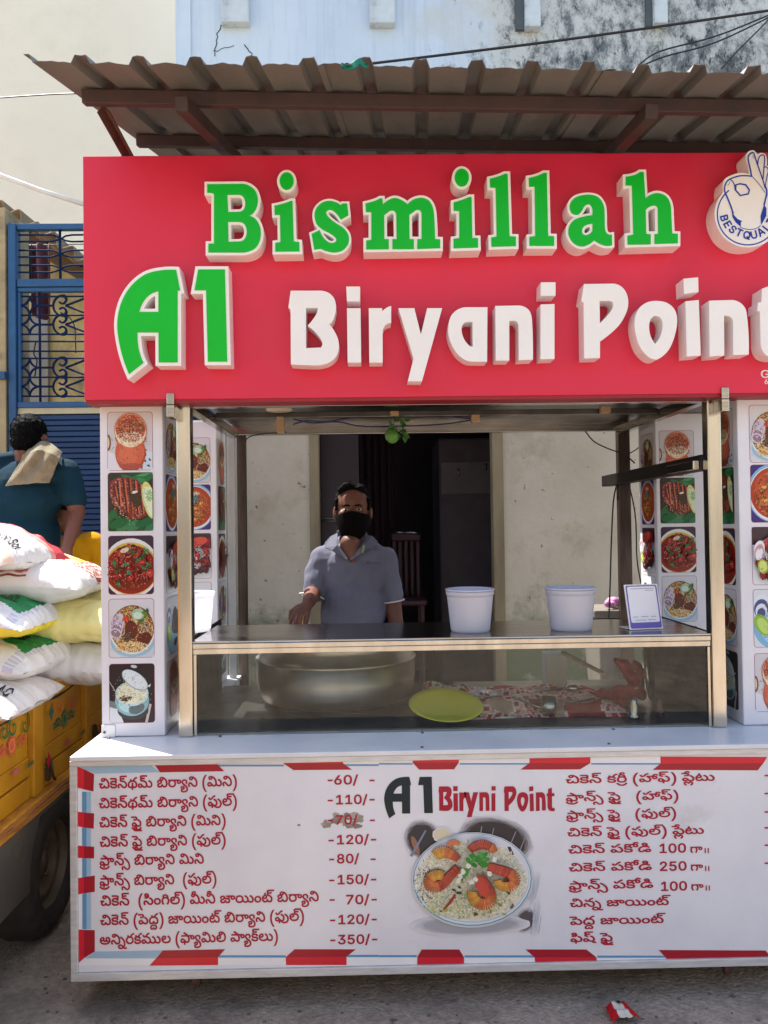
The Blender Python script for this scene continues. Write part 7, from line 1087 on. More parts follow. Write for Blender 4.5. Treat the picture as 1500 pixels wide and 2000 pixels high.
for sx in (0.05,):
    p = A1p+e1*(0.05)+e2*l3-en*0.024; q = A1p+e1*(wid-.05)+e2*l3-en*0.024; mb = MB(); mb.beam(p, q, 0.04, 0.04, en, 0, 0.003); mb.build('cross_tube', BEAM, aw)
for (xa, ya), (xb, yb) in (((360, 208), (452, 300)), ((1268, 222), (1200, 282))):
    p, q = on_aw(xa, ya, 0.07), on_aw(xb, yb, 0.07); d = (q-p).normalized(); mb = MB(); mb.beam(p-e2*0.03, p+e2*1.5, 0.04, 0.045, en, 0, 0.003); mb.build('rafter', BEAM, aw)
p = on_aw(197, 212, 0.05); q = at(262, 330, 2.96); mb = MB(); mb.beam(p, q, 0.035, 0.004, Vector((0, 1, 0)), 0); mb.beam(p+Vector((0.016, 0, 0)), q+Vector((0.016, 0, 0)), 0.004, 0.034, Vector((0, 1, 0)), 0); mb.build('brace', RUST, aw)
for px_, l_ in ((408, 1.7), (1310, 1.7)):
    x_ = at(px_, 1000, 4.0).x; s_ = (x_-A1p.x-e2.x*l_)/e1.x; p = A1p+e1*s_+e2*l_-en*0.03; mb = MB(); mb.box(p.x-0.02, p.x+0.02, p.y-0.02, p.y+0.02, 0, p.z, 0, b=0.003); mb.build('pole', BEAM, aw)
# scrap of teal cloth caught on the sheet's front edge
p = at(693, 124, 2.21); mb = MB(); mb.grid(lambda u, v: Vector((p.x+(u-.5)*.075, p.y-0.008+0.01*math.sin(u*7), p.z-0.008+(v-.5)*.02*(1.2-abs(u-.5))+0.008*noise.noise((u*5, v*3, 2)))), 16, 8)
o = mb.build('cloth_scrap', M('teal_cloth', (20, 120, 104), 0.8)); o.modifiers.new('t', 'SOLIDIFY').thickness = 0.004; tag(o, 'scrap of teal cloth caught on the front edge of the awning', 'cloth scrap')

# ================================================================ BUILDINGS BEHIND
CREAM = M('cream_plaster', (206, 196, 178), 0.85, col2=(192, 182, 164), nscale=1.6, bump=0.15, bscale=30, dirt=(140, 130, 110), dscale=2.6, dlo=0.58, dhi=0.9)
YW = 5.25
sh = empty('shop_building', (0.3, YW+1.5, 0)); tag(sh, 'low cream plastered shop with a dark open doorway behind the cart', 'shop building')
dx0, dx1 = at(616, 1050, YW).x, at(972, 1050, YW).x; WZ = 3.45
def sp(a, name, mat, parent=None, b=0.0):
    mb = MB(); mb.box(*a, 0, b=b); return mb.build(name, mat, parent or sh)
def stained_plaster():
    m = M('shop_front_plaster', (208, 199, 180), 0.88, col2=(188, 178, 156), nscale=1.8, bump=0.3, bscale=22, dirt=(152, 138, 108), dscale=3.0, dlo=0.54, dhi=0.86, detail=10)
    t = m.node_tree; N, L = t.nodes, t.links; b = N['Principled BSDF']; src = b.inputs['Base Color'].links[0].from_socket
    tc = N.new('ShaderNodeNewGeometry'); sx = N.new('ShaderNodeSeparateXYZ'); L.new(tc.outputs['Position'], sx.inputs[0])
    n = N.new('ShaderNodeTexNoise'); n.inputs['Scale'].default_value = 2.4; n.inputs['Detail'].default_value = 9; n.inputs['Roughness'].default_value = 0.75; L.new(tc.outputs['Position'], n.inputs['Vector'])
    # moss low on the wall
    zr = N.new('ShaderNodeMapRange'); zr.inputs[1].default_value = 1.45; zr.inputs[2].default_value = 0.75; zr.inputs[3].default_value = 0; zr.inputs[4].default_value = 0.42; L.new(sx.outputs['Z'], zr.inputs[0])
    ad = N.new('ShaderNodeMath'); ad.operation = 'ADD'; L.new(n.outputs[0], ad.inputs[0]); L.new(zr.outputs[0], ad.inputs[1])
    r = N.new('ShaderNodeMapRange'); r.inputs[1].default_value = 0.72; r.inputs[2].default_value = 0.95; L.new(ad.outputs[0], r.inputs[0])
    mx = N.new('ShaderNodeMix'); mx.data_type = 'RGBA'; mx.inputs[7].default_value = srgb(112, 118, 88); L.new(r.outputs[0], mx.inputs[0]); L.new(src, mx.inputs[6])
    # specks where the paint has flaked
    n2 = N.new('ShaderNodeTexNoise'); n2.inputs['Scale'].default_value = 22; n2.inputs['Detail'].default_value = 3; L.new(tc.outputs['Position'], n2.inputs['Vector'])
    r2 = N.new('ShaderNodeMapRange'); r2.inputs[1].default_value = 0.69; r2.inputs[2].default_value = 0.73; L.new(n2.outputs[0], r2.inputs[0])
    m2 = N.new('ShaderNodeMix'); m2.data_type = 'RGBA'; m2.inputs[7].default_value = srgb(126, 112, 92); L.new(r2.outputs[0], m2.inputs[0]); L.new(mx.outputs[2], m2.inputs[6])
    L.new(m2.outputs[2], b.inputs['Base Color']); return m
SHOPW = stained_plaster()
SH0 = at(398, 1000, YW).x
sp((SH0, dx0, YW, YW+0.2, 0, WZ), 'front_wall', SHOPW); sp((dx1, 5.0, YW, YW+0.2, 0, WZ), 'front_wall', SHOPW); sp((dx0+0.0005, dx1-0.0005, YW+0.001, YW+0.199, 2.72, WZ), 'lintel_wall', SHOPW)
JAMB = M('painted_jamb', (150, 136, 106), 0.6, col2=(120, 106, 82), nscale=9, stretch=(1, 1, .2))
sp((dx0-0.035, dx0+0.03, YW-0.012, YW+0.10, 0, 2.72), 'door_jamb', JAMB, b=0.004); sp((dx1-0.03, dx1+0.045, YW-0.012, YW+0.10, 0, 2.72), 'door_jamb', JAMB, b=0.004)
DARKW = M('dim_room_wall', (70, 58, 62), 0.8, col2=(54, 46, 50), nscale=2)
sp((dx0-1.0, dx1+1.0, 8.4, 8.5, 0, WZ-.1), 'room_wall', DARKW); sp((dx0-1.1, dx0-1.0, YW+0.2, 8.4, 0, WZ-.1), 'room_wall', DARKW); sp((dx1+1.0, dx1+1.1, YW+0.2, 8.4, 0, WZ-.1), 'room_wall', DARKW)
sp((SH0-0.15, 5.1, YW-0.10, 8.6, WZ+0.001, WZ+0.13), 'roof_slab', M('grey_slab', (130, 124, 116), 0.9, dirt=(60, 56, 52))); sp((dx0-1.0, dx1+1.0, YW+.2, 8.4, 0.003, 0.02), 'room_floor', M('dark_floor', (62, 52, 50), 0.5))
DW = M('dark_door_paint', (42, 30, 36), 0.45, col2=(30, 22, 28), nscale=6, stretch=(1, 1, .2))
mb = MB(); mb.box(dx0+0.032, dx0+0.30, YW+0.101, YW+0.135, 0.03, 2.7, 0, b=0.004); leafd = mb.build('door_leaf', DW, sh)
p = at(640, 1013, YW+0.09); mb = MB(); mb.tube([at(622, 1013, YW+0.085), at(656, 1013, YW+0.085)], 0.006, 8); mb.tube([at(622, 1018, YW+0.085), at(656, 1018, YW+0.085)], 0.004, 8); mb.build('door_bolt', STEELD, sh)
# door curtain, cupboard and shelf inside the room
mb = MB(); ca, cb = at(696, 1000, 6.2), at(770, 1000, 6.2)
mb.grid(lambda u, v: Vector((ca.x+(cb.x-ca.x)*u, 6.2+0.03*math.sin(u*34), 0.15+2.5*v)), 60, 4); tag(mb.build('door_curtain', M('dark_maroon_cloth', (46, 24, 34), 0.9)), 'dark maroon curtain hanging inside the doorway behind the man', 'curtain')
fa, fb = at(858, 1000, 6.6), at(962, 1000, 6.6)
fr = empty('cupboard', ((fa.x+fb.x)/2, 6.9, 0)); tag(fr, 'dim grey cupboard with handles standing inside the dark shop doorway', 'cupboard')
mb = MB(); mb.box(fa.x, fb.x, 6.6, 7.3, 0.03, 2.35, 0, b=0.02); mb.build('cabinet', M('cupboard_grey', (92, 84, 90), 0.5, col2=(78, 70, 78)), fr)
mb = MB(); zz = at(900, 965, 6.6).z; mb.box(fa.x+0.02, fb.x-0.02, 6.585, 6.6-.001, zz, zz+0.28, 0, b=0.006); mb.build('panel', M('panel_grey', (120, 114, 118), 0.4), fr)
for px, ya, yb in ((895, 915, 930), (948, 905, 918)):
    mb = MB(); mb.tube([at(px, ya, 6.57), at(px, yb, 6.57)], 0.009, 8); mb.build('handle', STEELH, fr)
ch_ = empty('plastic_chair', at(785, 1200, 6.0)); ch_.location.z = 0; tag(ch_, 'maroon plastic chair standing inside the dark doorway beside the man', 'chair')
MAR = M('maroon_plastic', (66, 26, 38), 0.5, col2=(52, 20, 30), nscale=5)
xa, xb = at(765, 1100, 6.0).x, at(823, 1100, 6.0).x; zt = at(790, 1042, 6.0).z; zs = at(790, 1165, 6.0).z
mb = MB(); mb.box(xa, xb, 6.05, 6.09, zt-0.06, zt, 0, b=0.012)
for k in range(5): x = xa+(xb-xa)*(k+.5)/5; mb.box(x-0.014, x+0.014, 6.055, 6.085, zs, zt-0.061, 0, b=0.004)
mb.build('backrest', MAR, ch_); mb = MB(); mb.box(xa-0.02, xb+0.02, 5.68, 6.08, zs-0.04, zs-0.001, 0, b=0.012); mb.build('seat', MAR, ch_)
for x in (xa, xb-0.03):
    for y in (5.7, 6.05): mb = MB(); mb.box(x, x+0.03, y, y+0.03, 0.021, zs-0.041, 0, b=0.004); mb.build('leg', MAR, ch_)
mb = MB(); mb.tube([at(770, 1041, 5.99), at(806, 1040, 5.99), at(818, 1041, 5.99)], [0.008, 0.008, 0.016], 8); tag(mb.build('steel_rod', STEELH), 'short pale steel rod lying on top of the maroon chair', 'rod')

# pale blue weathered building, upper wall
YBk = 9.2
def mouldy():
    m = bpy.data.materials.new('weathered_blue_plaster'); m.use_nodes = True; N, L = m.node_tree.nodes, m.node_tree.links; b = N['Principled BSDF']; b.inputs['Roughness'].default_value = 0.9
    g_ = N.new('ShaderNodeNewGeometry'); sx = N.new('ShaderNodeSeparateXYZ'); L.new(g_.outputs['Position'], sx.inputs[0])
    def nz(scale, det, ro, st=(1, 1, 1)):
        mp = N.new('ShaderNodeMapping'); mp.inputs['Scale'].default_value = st; L.new(g_.outputs['Position'], mp.inputs[0])
        n = N.new('ShaderNodeTexNoise'); n.inputs['Scale'].default_value = scale; n.inputs['Detail'].default_value = det; n.inputs['Roughness'].default_value = ro; L.new(mp.outputs[0], n.inputs['Vector']); return n.outputs[0]
    def mr(s, a, b_, c=0, d=1):
        r = N.new('ShaderNodeMapRange'); r.inputs[1].default_value = a; r.inputs[2].default_value = b_; r.inputs[3].default_value = c; r.inputs[4].default_value = d; L.new(s, r.inputs[0]); return r.outputs[0]
    def ma(op, a, c):
        q = N.new('ShaderNodeMath'); q.operation = op; L.new(a, q.inputs[0])
        if isinstance(c, float): q.inputs[1].default_value = c
        else: L.new(c, q.inputs[1])
        return q.outputs[0]
    def mix(f, a, c):
        q = N.new('ShaderNodeMix'); q.data_type = 'RGBA'; L.new(f, q.inputs[0])
        if isinstance(a, tuple): q.inputs[6].default_value = a
        else: L.new(a, q.inputs[6])
        q.inputs[7].default_value = c; return q.outputs[2]
    base = mix(mr(nz(0.9, 6, .6), .35, .7), srgb(206, 220, 232), srgb(192, 209, 224))
    base = mix(mr(nz(3.0, 6, .6, (3.5, 1, .25)), .5, .78, 0, .5), base, srgb(160, 180, 196))
    # the paint has washed off towards the right
    wash = ma('ADD', nz(1.2, 7, .7), mr(sx.outputs['X'], -0.6, 2.2, -0.25, 0.28))
    base = mix(mr(wash, .45, .68), base, srgb(196, 200, 196))
    k = ma('ADD', nz(4.2, 12, .8, (1.25, 1, .75)), mr(sx.outputs['X'], -0.3, 2.2, -0.13, 0.155))
    k = ma('ADD', k, mr(sx.outputs['Z'], 7.5, 6.6, -0.02, 0.13))
    base = mix(mr(k, .58, .72, 0, .85), base, srgb(74, 84, 88)); base = mix(mr(ma('ADD', nz(9, 6, .8, (1, 1, .5)), mr(k, .4, .7, -.2, .08)), .58, .7, 0, .9), base, srgb(40, 46, 48))
    L.new(base, b.inputs['Base Color'])
    bp = N.new('ShaderNodeBump'); bp.inputs['Strength'].default_value = 0.35; bp.inputs['Distance'].default_value = 0.02; L.new(nz(14, 6, .7), bp.inputs['Height']); L.new(bp.outputs[0], b.inputs['Normal']); return m
MOULD = mouldy()
bl = empty('blue_building', (2.5, YBk+2, 0)); tag(bl, 'tall weathered pale blue building with black mould above the awning', 'building')
bx = at(344, 60, YBk).x; topz = 9.2
mb = MB(); mb.box(bx+0.1805, 9.0, YBk, YBk+4, 0, topz); mb.build('facade', MOULD, bl)
mb = MB(); mb.box(bx, bx+0.18, YBk-0.03, YBk+4, 0, topz); mb.build('corner_pilaster', MOULD, bl)
for x0, x1, yb, ztop_ in ((432, 486, 44, 8.6), (722, 772, 46, 8.6), (1026, 1056, 53, 8.6), (1278, 1304, 46, 8.6)):
    a, b = at(x0, yb, YBk-.1), at(x1, yb, YBk-.1); mb = MB(); mb.box(a.x, b.x, YBk-0.12, YBk-0.001, a.z, ztop_, 0, b=0.01); mb.build('wall_rib', M('pale_rib', (206, 216, 220), 0.85, col2=(180, 190, 194), nscale=3, dirt=(90, 96, 98), dscale=3), bl)
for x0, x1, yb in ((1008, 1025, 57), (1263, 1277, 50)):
    a, b = at(x0, yb, YBk-.05), at(x1, yb, YBk-.05); mb = MB(); mb.box(a.x, b.x, YBk-0.05, YBk-0.001, a.z, 8.6); mb.build('dark_rib_panel', M('dark_grey_plaster', (84, 92, 96), 0.8), bl)  # dark grey panels left of the two right-hand ribs
mb = MB()
def crack(pts, r_=0.006):
    P_ = []
    for i in range(len(pts)-1):
        a, b = at(*pts[i], YBk-0.003), at(*pts[i+1], YBk-0.003)
        for k in range(4): q = a.lerp(b, k/4); P_.append(q+Vector((noise.noise(q*30)*.03, 0, noise.noise(q*30+Vector((5, 5, 5)))*.03)))
    mb.tube(P_, r_, 4)
crack([(434, 48), (424, 66), (422, 90), (417, 118)]); crack([(476, 86), (490, 104), (496, 124)]); crack([(418, 100), (446, 92), (462, 88)], 0.004)
mb.build('plaster_crack', M('crack_dark', (60, 66, 70), 0.9), bl)
mb = MB(); mb.box(bx-0.15, 9.1, YBk-0.15, YBk+4.1, topz+0.001, topz+0.15); mb.build('parapet', MOULD, bl)
# plain pale house behind, left
mb = MB(); mb.box(-16, at(420, 100, 13).x, 13.0, 18, 0, 13.5); PALE = M('pale_lime_plaster', (238, 228, 206), 0.9, col2=(230, 219, 197), nscale=0.35, dirt=(214, 204, 184), dscale=.8, dlo=.5, dhi=.9)
ph = empty('pale_house', (-8, 15, 0)); tag(ph, 'tall blank off-white house wall filling the background at upper left', 'house'); mb.build('wall', PALE, ph)
mb = MB(); mb.box(-16.2, at(420, 100, 13).x+.2, 12.8, 18.2, 13.501, 13.7); mb.build('parapet', PALE, ph)

# ---- left: yellow house with a corrugated roof, old boundary pier, blue gate
yh = empty('yellow_house', (-3.5, 7.2, 0)); tag(yh, 'yellow plastered house with a sagging corrugated roof seen through the blue gate', 'house')
YEL = M('yellow_plaster', (216, 196, 134), 0.88, col2=(194, 174, 112), nscale=2.6, bump=.3, bscale=18, dirt=(134, 120, 92), dscale=3.2, dlo=.47, dhi=.72)
gw = [(lambda p: (p.x, p.z))(at(x, y, 6.9)) for x, y in ((-150, 330), (-60, 372), (172, 522), (330, 600))]; o_, _h = orient([(gw[0][0], 0)]+gw+[(gw[-1][0], 0)], []); mb = MB(); prism(mb, o_, [], lambda x, z: (x, 6.9, z), lambda x, z: (x, 8.6, z)); mb.build('wall', YEL, yh)
a, b = at(52, 640, 6.88), at(96, 790, 6.88); mb = MB(); mb.box(a.x, b.x, 6.86, 6.8995, 1.2, a.z+.1, 0, b=.004); mb.build('grey_patch', M('grey_patch', (158, 154, 146), .9), yh)
ra, rb = at(-60, 360, 6.3), at(172, 512, 6.3); rd = (rb-ra); rl = rd.length; rd.normalize(); rn_ = rd.cross(Vector((0, 1, 0))).normalized(); rn_ = -rn_ if rn_.z < 0 else rn_
ROOF = M('asbestos_sheet', (150, 132, 106), 0.9, col2=(116, 100, 80), nscale=4, dirt=(74, 66, 56), dscale=5)
mb = MB(); mb.grid(lambda u, v: ra+rd*(u*rl*1.25)+Vector((0, -0.15+2.4*v, 0.05*v))+rn_*(0.04*math.sin(u*rl*1.25/0.17*2*math.pi))+Vector((0, 0, .03*noise.noise((u*6, v*4, 0)))), 150, 8)
o = mb.build('roof', ROOF, yh); o.modifiers.new('t', 'SOLIDIFY').thickness = 0.012
mb = MB(); mb.beam(ra+Vector((0, 0.25, -0.12)), ra+rd*rl*1.2+Vector((0, 0.25, -0.12)), 0.07, 0.1); mb.build('rafter', M('old_timber', (112, 88, 60), .9), yh)
wl = MB(); wa = at(-40, 700, 5.1)
wl.box(wa.x-1.2, at(18, 700, 5.05).x, 5.0, 5.35, 0, at(10, 405, 5.0).z, 0); PIER = M('old_pier_plaster', (186, 168, 126), 0.9, col2=(150, 134, 104), nscale=3, bump=.5, bscale=16, dirt=(88, 78, 66), dscale=4, dlo=.5, dhi=.75)
tag(wl.build('boundary_wall', PIER), 'grimy cream boundary wall at the left edge beside the blue gate', 'wall')
gate = empty('gate', (-1.9, 5.05, 0)); tag(gate, 'blue painted iron gate with scrollwork grille above a louvred panel', 'gate')
GB = M('blue_gate_paint', (36, 90, 134), 0.5, col2=(28, 74, 116), nscale=6, spec=0.5, dirt=(60, 84, 104), dscale=6, dlo=.6, dhi=.85)
GB3 = M('grille_blue_shaded', (22, 46, 82), 0.8, col2=(16, 36, 66), nscale=6, spec=.1)  # gate blue darkened, so the grille's shade sits in its colour
GB2 = M('blue_louvre_paint', (22, 58, 100), 0.55, col2=(18, 48, 86), nscale=3, stretch=(1, 1, 4))
YG = 5.05; gx1 = at(392, 700, YG).x
def gbar(px0, py0, px1, py1, name, y=YG, d=0.05, mat=GB):
    a, b = at(px0, py1, y), at(px1, py0, y); mb = MB(); mb.box(a.x, b.x, y-d/2, y+d/2, a.z, b.z, 0, b=0.004); mb.build(name, mat, gate)
a = at(20, 440, YG); b = at(37, 805, YG); mb = MB(); mb.box(a.x, at(36, 600, YG).x, YG-.04, YG+.04, 0.0, a.z, 0, b=.005); mb.build('post', GB, gate)
zt_ = at(100, 439, YG).z; zt0 = at(100, 450, YG).z; x_in = at(36.5, 600, YG).x
for z0, z1, dd in ((zt0, zt_, .05), (at(100, 562, YG).z, at(100, 547, YG).z, .06), (at(100, 571, YG).z, at(100, 563, YG).z, .045), (at(100, 797, YG).z, at(100, 786, YG).z, .06)):
    mb = MB(); mb.box(x_in+.0005, gx1, YG-dd/2, YG+dd/2, z0, z1, 0, b=.004); mb.build('rail', GB, gate)
mb = MB(); mb.box(x_in+.0005, at(43, 700, YG).x, YG-.02, YG+.02, at(100, 785.5, YG).z, at(100, 571.5, YG).z, 0, b=.003); mb.build('stile', GB, gate)
mb = MB(); r_ = 0.0075
def rod(pts, r=r_): mb.tube([at(x, y, YG) for x, y in pts], r, 6)
W2 = 240
for y in (459, 472, 489, 502, 518, 532): 
    s_ = 1 if y in (459, 489, 518) else -1
    rod([(37, y), (100, y), (108, y+2*s_), (120, y+7*s_ if s_ > 0 else y-6), (128, y+2*s_), (140, y), (200, y-1), (W2, y-1)], .006)
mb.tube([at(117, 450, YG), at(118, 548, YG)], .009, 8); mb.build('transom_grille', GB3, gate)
mb = MB()
for y in (579, 616, 653, 667, 686, 700, 737, 774): rod([(40, y), (160, y), (240, y-1), (330, y-2)], .006)
rod([(77, 571), (79, 786)], .008)
def arc(cx, cy, r, a0, a1, n=14, ky=1.0): return [(cx+r*math.cos(R(a0+(a1-a0)*k/n)), cy-ky*r*math.sin(R(a0+(a1-a0)*k/n))) for k in range(n+1)]
for oy in (634, 718, 755, 597):
    rod(arc(39, oy-19, 19, -90, 0)+[]); rod(arc(77, oy-19, 19, 180, 270)); rod(arc(39, oy+19, 19, 90, 0)); rod(arc(77, oy+19, 19, 180, 90))
for oy in (597, 634, 718, 755):
    rod([(79, oy), (104, oy)]); rod(arc(124, oy, 20, 180, 95)+arc(122, oy-13, 8, 60, -60)[::1]); rod(arc(124, oy, 20, 180, 265)+arc(122, oy+13, 8, -60, 60)[::1])
    rod([(128, oy), (165, oy-14), (240, oy-22)]); rod([(128, oy), (165, oy+14), (240, oy+22)])
    rod(arc(122, oy-11, 7, 100, -150)); rod(arc(122, oy+11, 7, -100, 150))
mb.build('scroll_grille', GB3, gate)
mb = MB(); z1 = at(100, 809, YG).z; z0 = 0.08; n = int((z1-z0)/0.036)
for k in range(n):
    z = z0+(z1-z0)*k/n; h_ = (z1-z0)/n; mb.add([(x_in, YG-.014, z), (gx1, YG-.014, z), (gx1, YG-.012, z+h_*.72), (x_in, YG-.012, z+h_*.72), (gx1, YG+.006, z+h_*1.02), (x_in, YG+.006, z+h_*1.02), (x_in, YG+.004, z-.002), (gx1, YG+.004, z-.002)], [(0, 1, 2, 3), (3, 2, 4, 5), (0, 6, 7, 1)])
mb.build('louvre_panel', GB2, gate)
mb = MB(); mb.box(x_in+.0005, gx1, YG-.018, YG+.018, z1+.0005, at(100, 797.5, YG).z, 0); mb.build('top_strip', M('cream_strip', (206, 196, 160), .7), gate)
mb = MB(); mb.box(gx1+.0005, gx1+.12, YG-.06, YG+.06, 0, at(392, 440, YG).z); mb.build('post', GB, gate)
mb = MB(); mb.box(a.x-.05, a.x-.001, YG-.085, YG-.0505, at(16, 745, YG).z, at(16, 730, YG).z, 0, b=.003); mb.build('hinge', GB, gate)
# clothes on a line behind the gate
for lab, x0, x1, y0, y1, cA, cB in (('dark grey cloth hanging behind the top of the gate', 40, 66, 478, 552, (38, 38, 46), (26, 26, 32)), ('patterned maroon cloth hanging behind the gate', 60, 102, 478, 612, (104, 58, 66), (66, 34, 42))):
    A_, B_ = at(x0, y0, 6.0), at(x1, y1, 6.0); mb = MB(); mb.grid(lambda u, v: Vector((A_.x+(B_.x-A_.x)*u, 6.0+.03*math.sin(u*11)+.02*noise.noise((u*3, v*3, x0)), A_.z+(B_.z-A_.z)*v-.05*math.sin(u*3)*v)), 30, 20)
    o = mb.build('hanging_cloth', M('cloth_%d' % x0, cA, .9, col2=cB, nscale=9, dirt=(150, 140, 136) if x0 == 60 else None, dscale=14, dlo=.62, dhi=.66)); o.modifiers.new('t', 'SOLIDIFY').thickness = .004; tag(o, lab, 'cloth')
mb = MB(); mb.tube([at(-20, 474, 6.0), at(60, 479, 6.0), at(200, 476, 6.0)], .004, 5); tag(mb.build('clothes_line', CAB), 'thin clothes line behind the blue gate', 'clothes line')
# drooping wires on the yellow wall
tag(cable([at(x, y, 6.8) for x, y in ((70, 668), (66, 690), (72, 705), (68, 735))], .006, 'wall_wire', CAB), 'short black wire dangling on the yellow wall left of the grille', 'wire')
tag(cable([at(x, y, 6.8) for x, y in ((118, 610), (135, 620), (146, 640), (148, 690))], .005, 'wall_wire', CAB), 'thin black wire drooping on the yellow wall by the red sign', 'wire')
# white pipe and overhead cables
mb = MB(); mb.tube([at(-40, 328, 4.6), at(2, 343, 4.6), at(80, 372, 4.6), at(176, 403, 4.6)], .014, 12); tag(mb.build('pipe', M('white_pvc', (226, 226, 222), .4)), 'white plastic pipe slanting down behind the sign at upper left', 'pipe')
for lab, pts, r_ in (('thin black cable crossing the pale house at upper left', [(-60, 196, 7), (0, 191, 7), (65, 186.5, 7), (135, 183, 7), (300, 180, 7)], .006),
                     ('long black cable rising across the blue building to the right', [(600, 137, 8.6), (700, 127, 8.6), (900, 103, 8.6), (1100, 78, 8.6), (1300, 50, 8.6), (1540, 15, 8.6)], .014),
                     ('upper of two sagging black wires at the far right of the blue building', [(1246, 128, 8.7), (1290, 100, 8.7), (1400, 70, 8.7), (1520, 22, 8.7)], .009),
                     ('lower of two sagging black wires at the far right of the blue building', [(1255, 128, 8.8), (1300, 110, 8.8), (1400, 82, 8.8), (1530, 20, 8.8)], .009),
                     ('steep black wire dropping behind the awning at the right edge', [(1410, 134, 8.75), (1440, 100, 8.75), (1490, 50, 8.75), (1530, 5, 8.75)], .009)):
    tag(cable([at(*p) for p in pts], r_, 'overhead_cable', CAB), lab, 'cable')
# the sunlit shop row across the street, behind the camera: it is what the steel and glass mirror
op = empty('opposite_building', (0, -9, 0)); tag(op, 'plain cream two storey shop row across the street behind the camera', 'building')
mb = MB(); mb.box(-14, 14, -11, -8, 0, 6.2); mb.build('wall', CREAM, op)
for k in range(7):
    x = -12+k*4; mb = MB(); mb.box(x-1.2, x+1.2, -7.995, -7.95, 0.1, 2.6); mb.build('shutter', M('shutter_grey', (120, 124, 130), .5, .4), op)
    mb = MB(); mb.box(x-.7, x+.7, -7.995, -7.96, 3.8, 5.2); mb.build('window', M('window_dark', (40, 46, 54), .2), op)
# ================================================================ TRUCK
XT = -1.30
tk = empty('cargo_truck', (-2.0, 3.2, 0)); tag(tk, 'yellow painted cargo truck bed loaded with rice sacks left of the cart', 'truck')
YP = M('truck_yellow', (204, 146, 22), 0.5, col2=(184, 124, 18), nscale=5, dirt=(140, 92, 30), dscale=7, dlo=.56, dhi=.8, spec=.5)
YP2 = M('truck_yellow_worn', (222, 158, 40), 0.6, col2=(190, 128, 40), nscale=12, stretch=(1, .3, 1), dirt=(120, 76, 50), dscale=14, dlo=.5, dhi=.7)
CH = M('truck_chassis', (52, 50, 48), 0.7, .2, col2=(70, 62, 54), nscale=6, dirt=(96, 84, 70), dscale=4)
zb, ztp = 0.585, 0.985
yt = lambda px: atx(px, 1450, XT).y
def tp(a, name, mat=YP, b=.004, parent=None):
    mb = MB(); mb.box(*a, 0, b=b); return mb.build(name, mat, parent or tk)
ys = [1.95, yt(64), yt(83), yt(167), yt(176), 4.06, 4.12, 4.62]
for k in (1, 3, 5): tp((XT-0.05, XT+0.006, ys[k], ys[k+1], zb, ztp+.004), 'side_post')
for y0, y1 in ((ys[0], ys[1]), (ys[2], ys[3]), (ys[4], ys[5]), (ys[6], ys[7])):
    y0 += .004; y1 -= .004
    mb = MB(); mb.box(XT-.04, XT-.002, y0, y1, ztp-.062, ztp, 0, b=.005); mb.box(XT-.04, XT-.018, y0, y1, zb+.155, ztp-.0625, 0, b=.003); mb.box(XT-.04, XT-.012, y0, y1, zb+.085, zb+.1545, 0, b=.003); mb.box(XT-.04, XT-.008, y0, y1, zb+.002, zb+.078, 0, b=.003)
    mb.build('side_panel', YP, tk)
mb = MB(); mb.box(XT-.06, XT+.03, ys[0], ys[7], zb-.055, zb-.0005, 0, b=.006)
mb.build('floor_edge', YP2, tk)
mb = MB(); mb.tube([(XT+.036, ys[0]+(ys[7]-ys[0])*k/60, zb-.03+.012*math.sin(k*.9)*math.sin(k*.13)) for k in range(61)], .004, 6); mb.tube([(XT+.036, ys[0], zb-.012), (XT+.036, ys[7], zb-.014)], .003, 6); mb.build('rope', M('old_rope', (170, 110, 70), .9), tk)
tp((XT-1.5, XT-.06, ys[0], ys[7], zb-.06, zb), 'bed_floor', CH)
tp((XT-1.52, XT-1.48, ys[0], ys[7], zb+.001, ztp), 'side_panel'); tp((XT-1.479, XT-.051, ys[0]+.001, ys[0]+.04, zb+.001, ztp), 'end_panel'); tp((XT-1.479, XT-.051, ys[7]-.04, ys[7]-.001, zb+.001, ztp), 'end_panel')
mb = MB(); mb.box(XT-1.1, XT-.95, .6, ys[7]-.1, .36, zb-.061, 0); mb.box(XT-.5, XT-.35, .6, ys[7]-.1, .36, zb-.061, 0); mb.box(XT-.42, XT-.05, 1.95, 2.62, .28, zb-.062, 0, b=.02); mb.build('chassis', CH, tk)
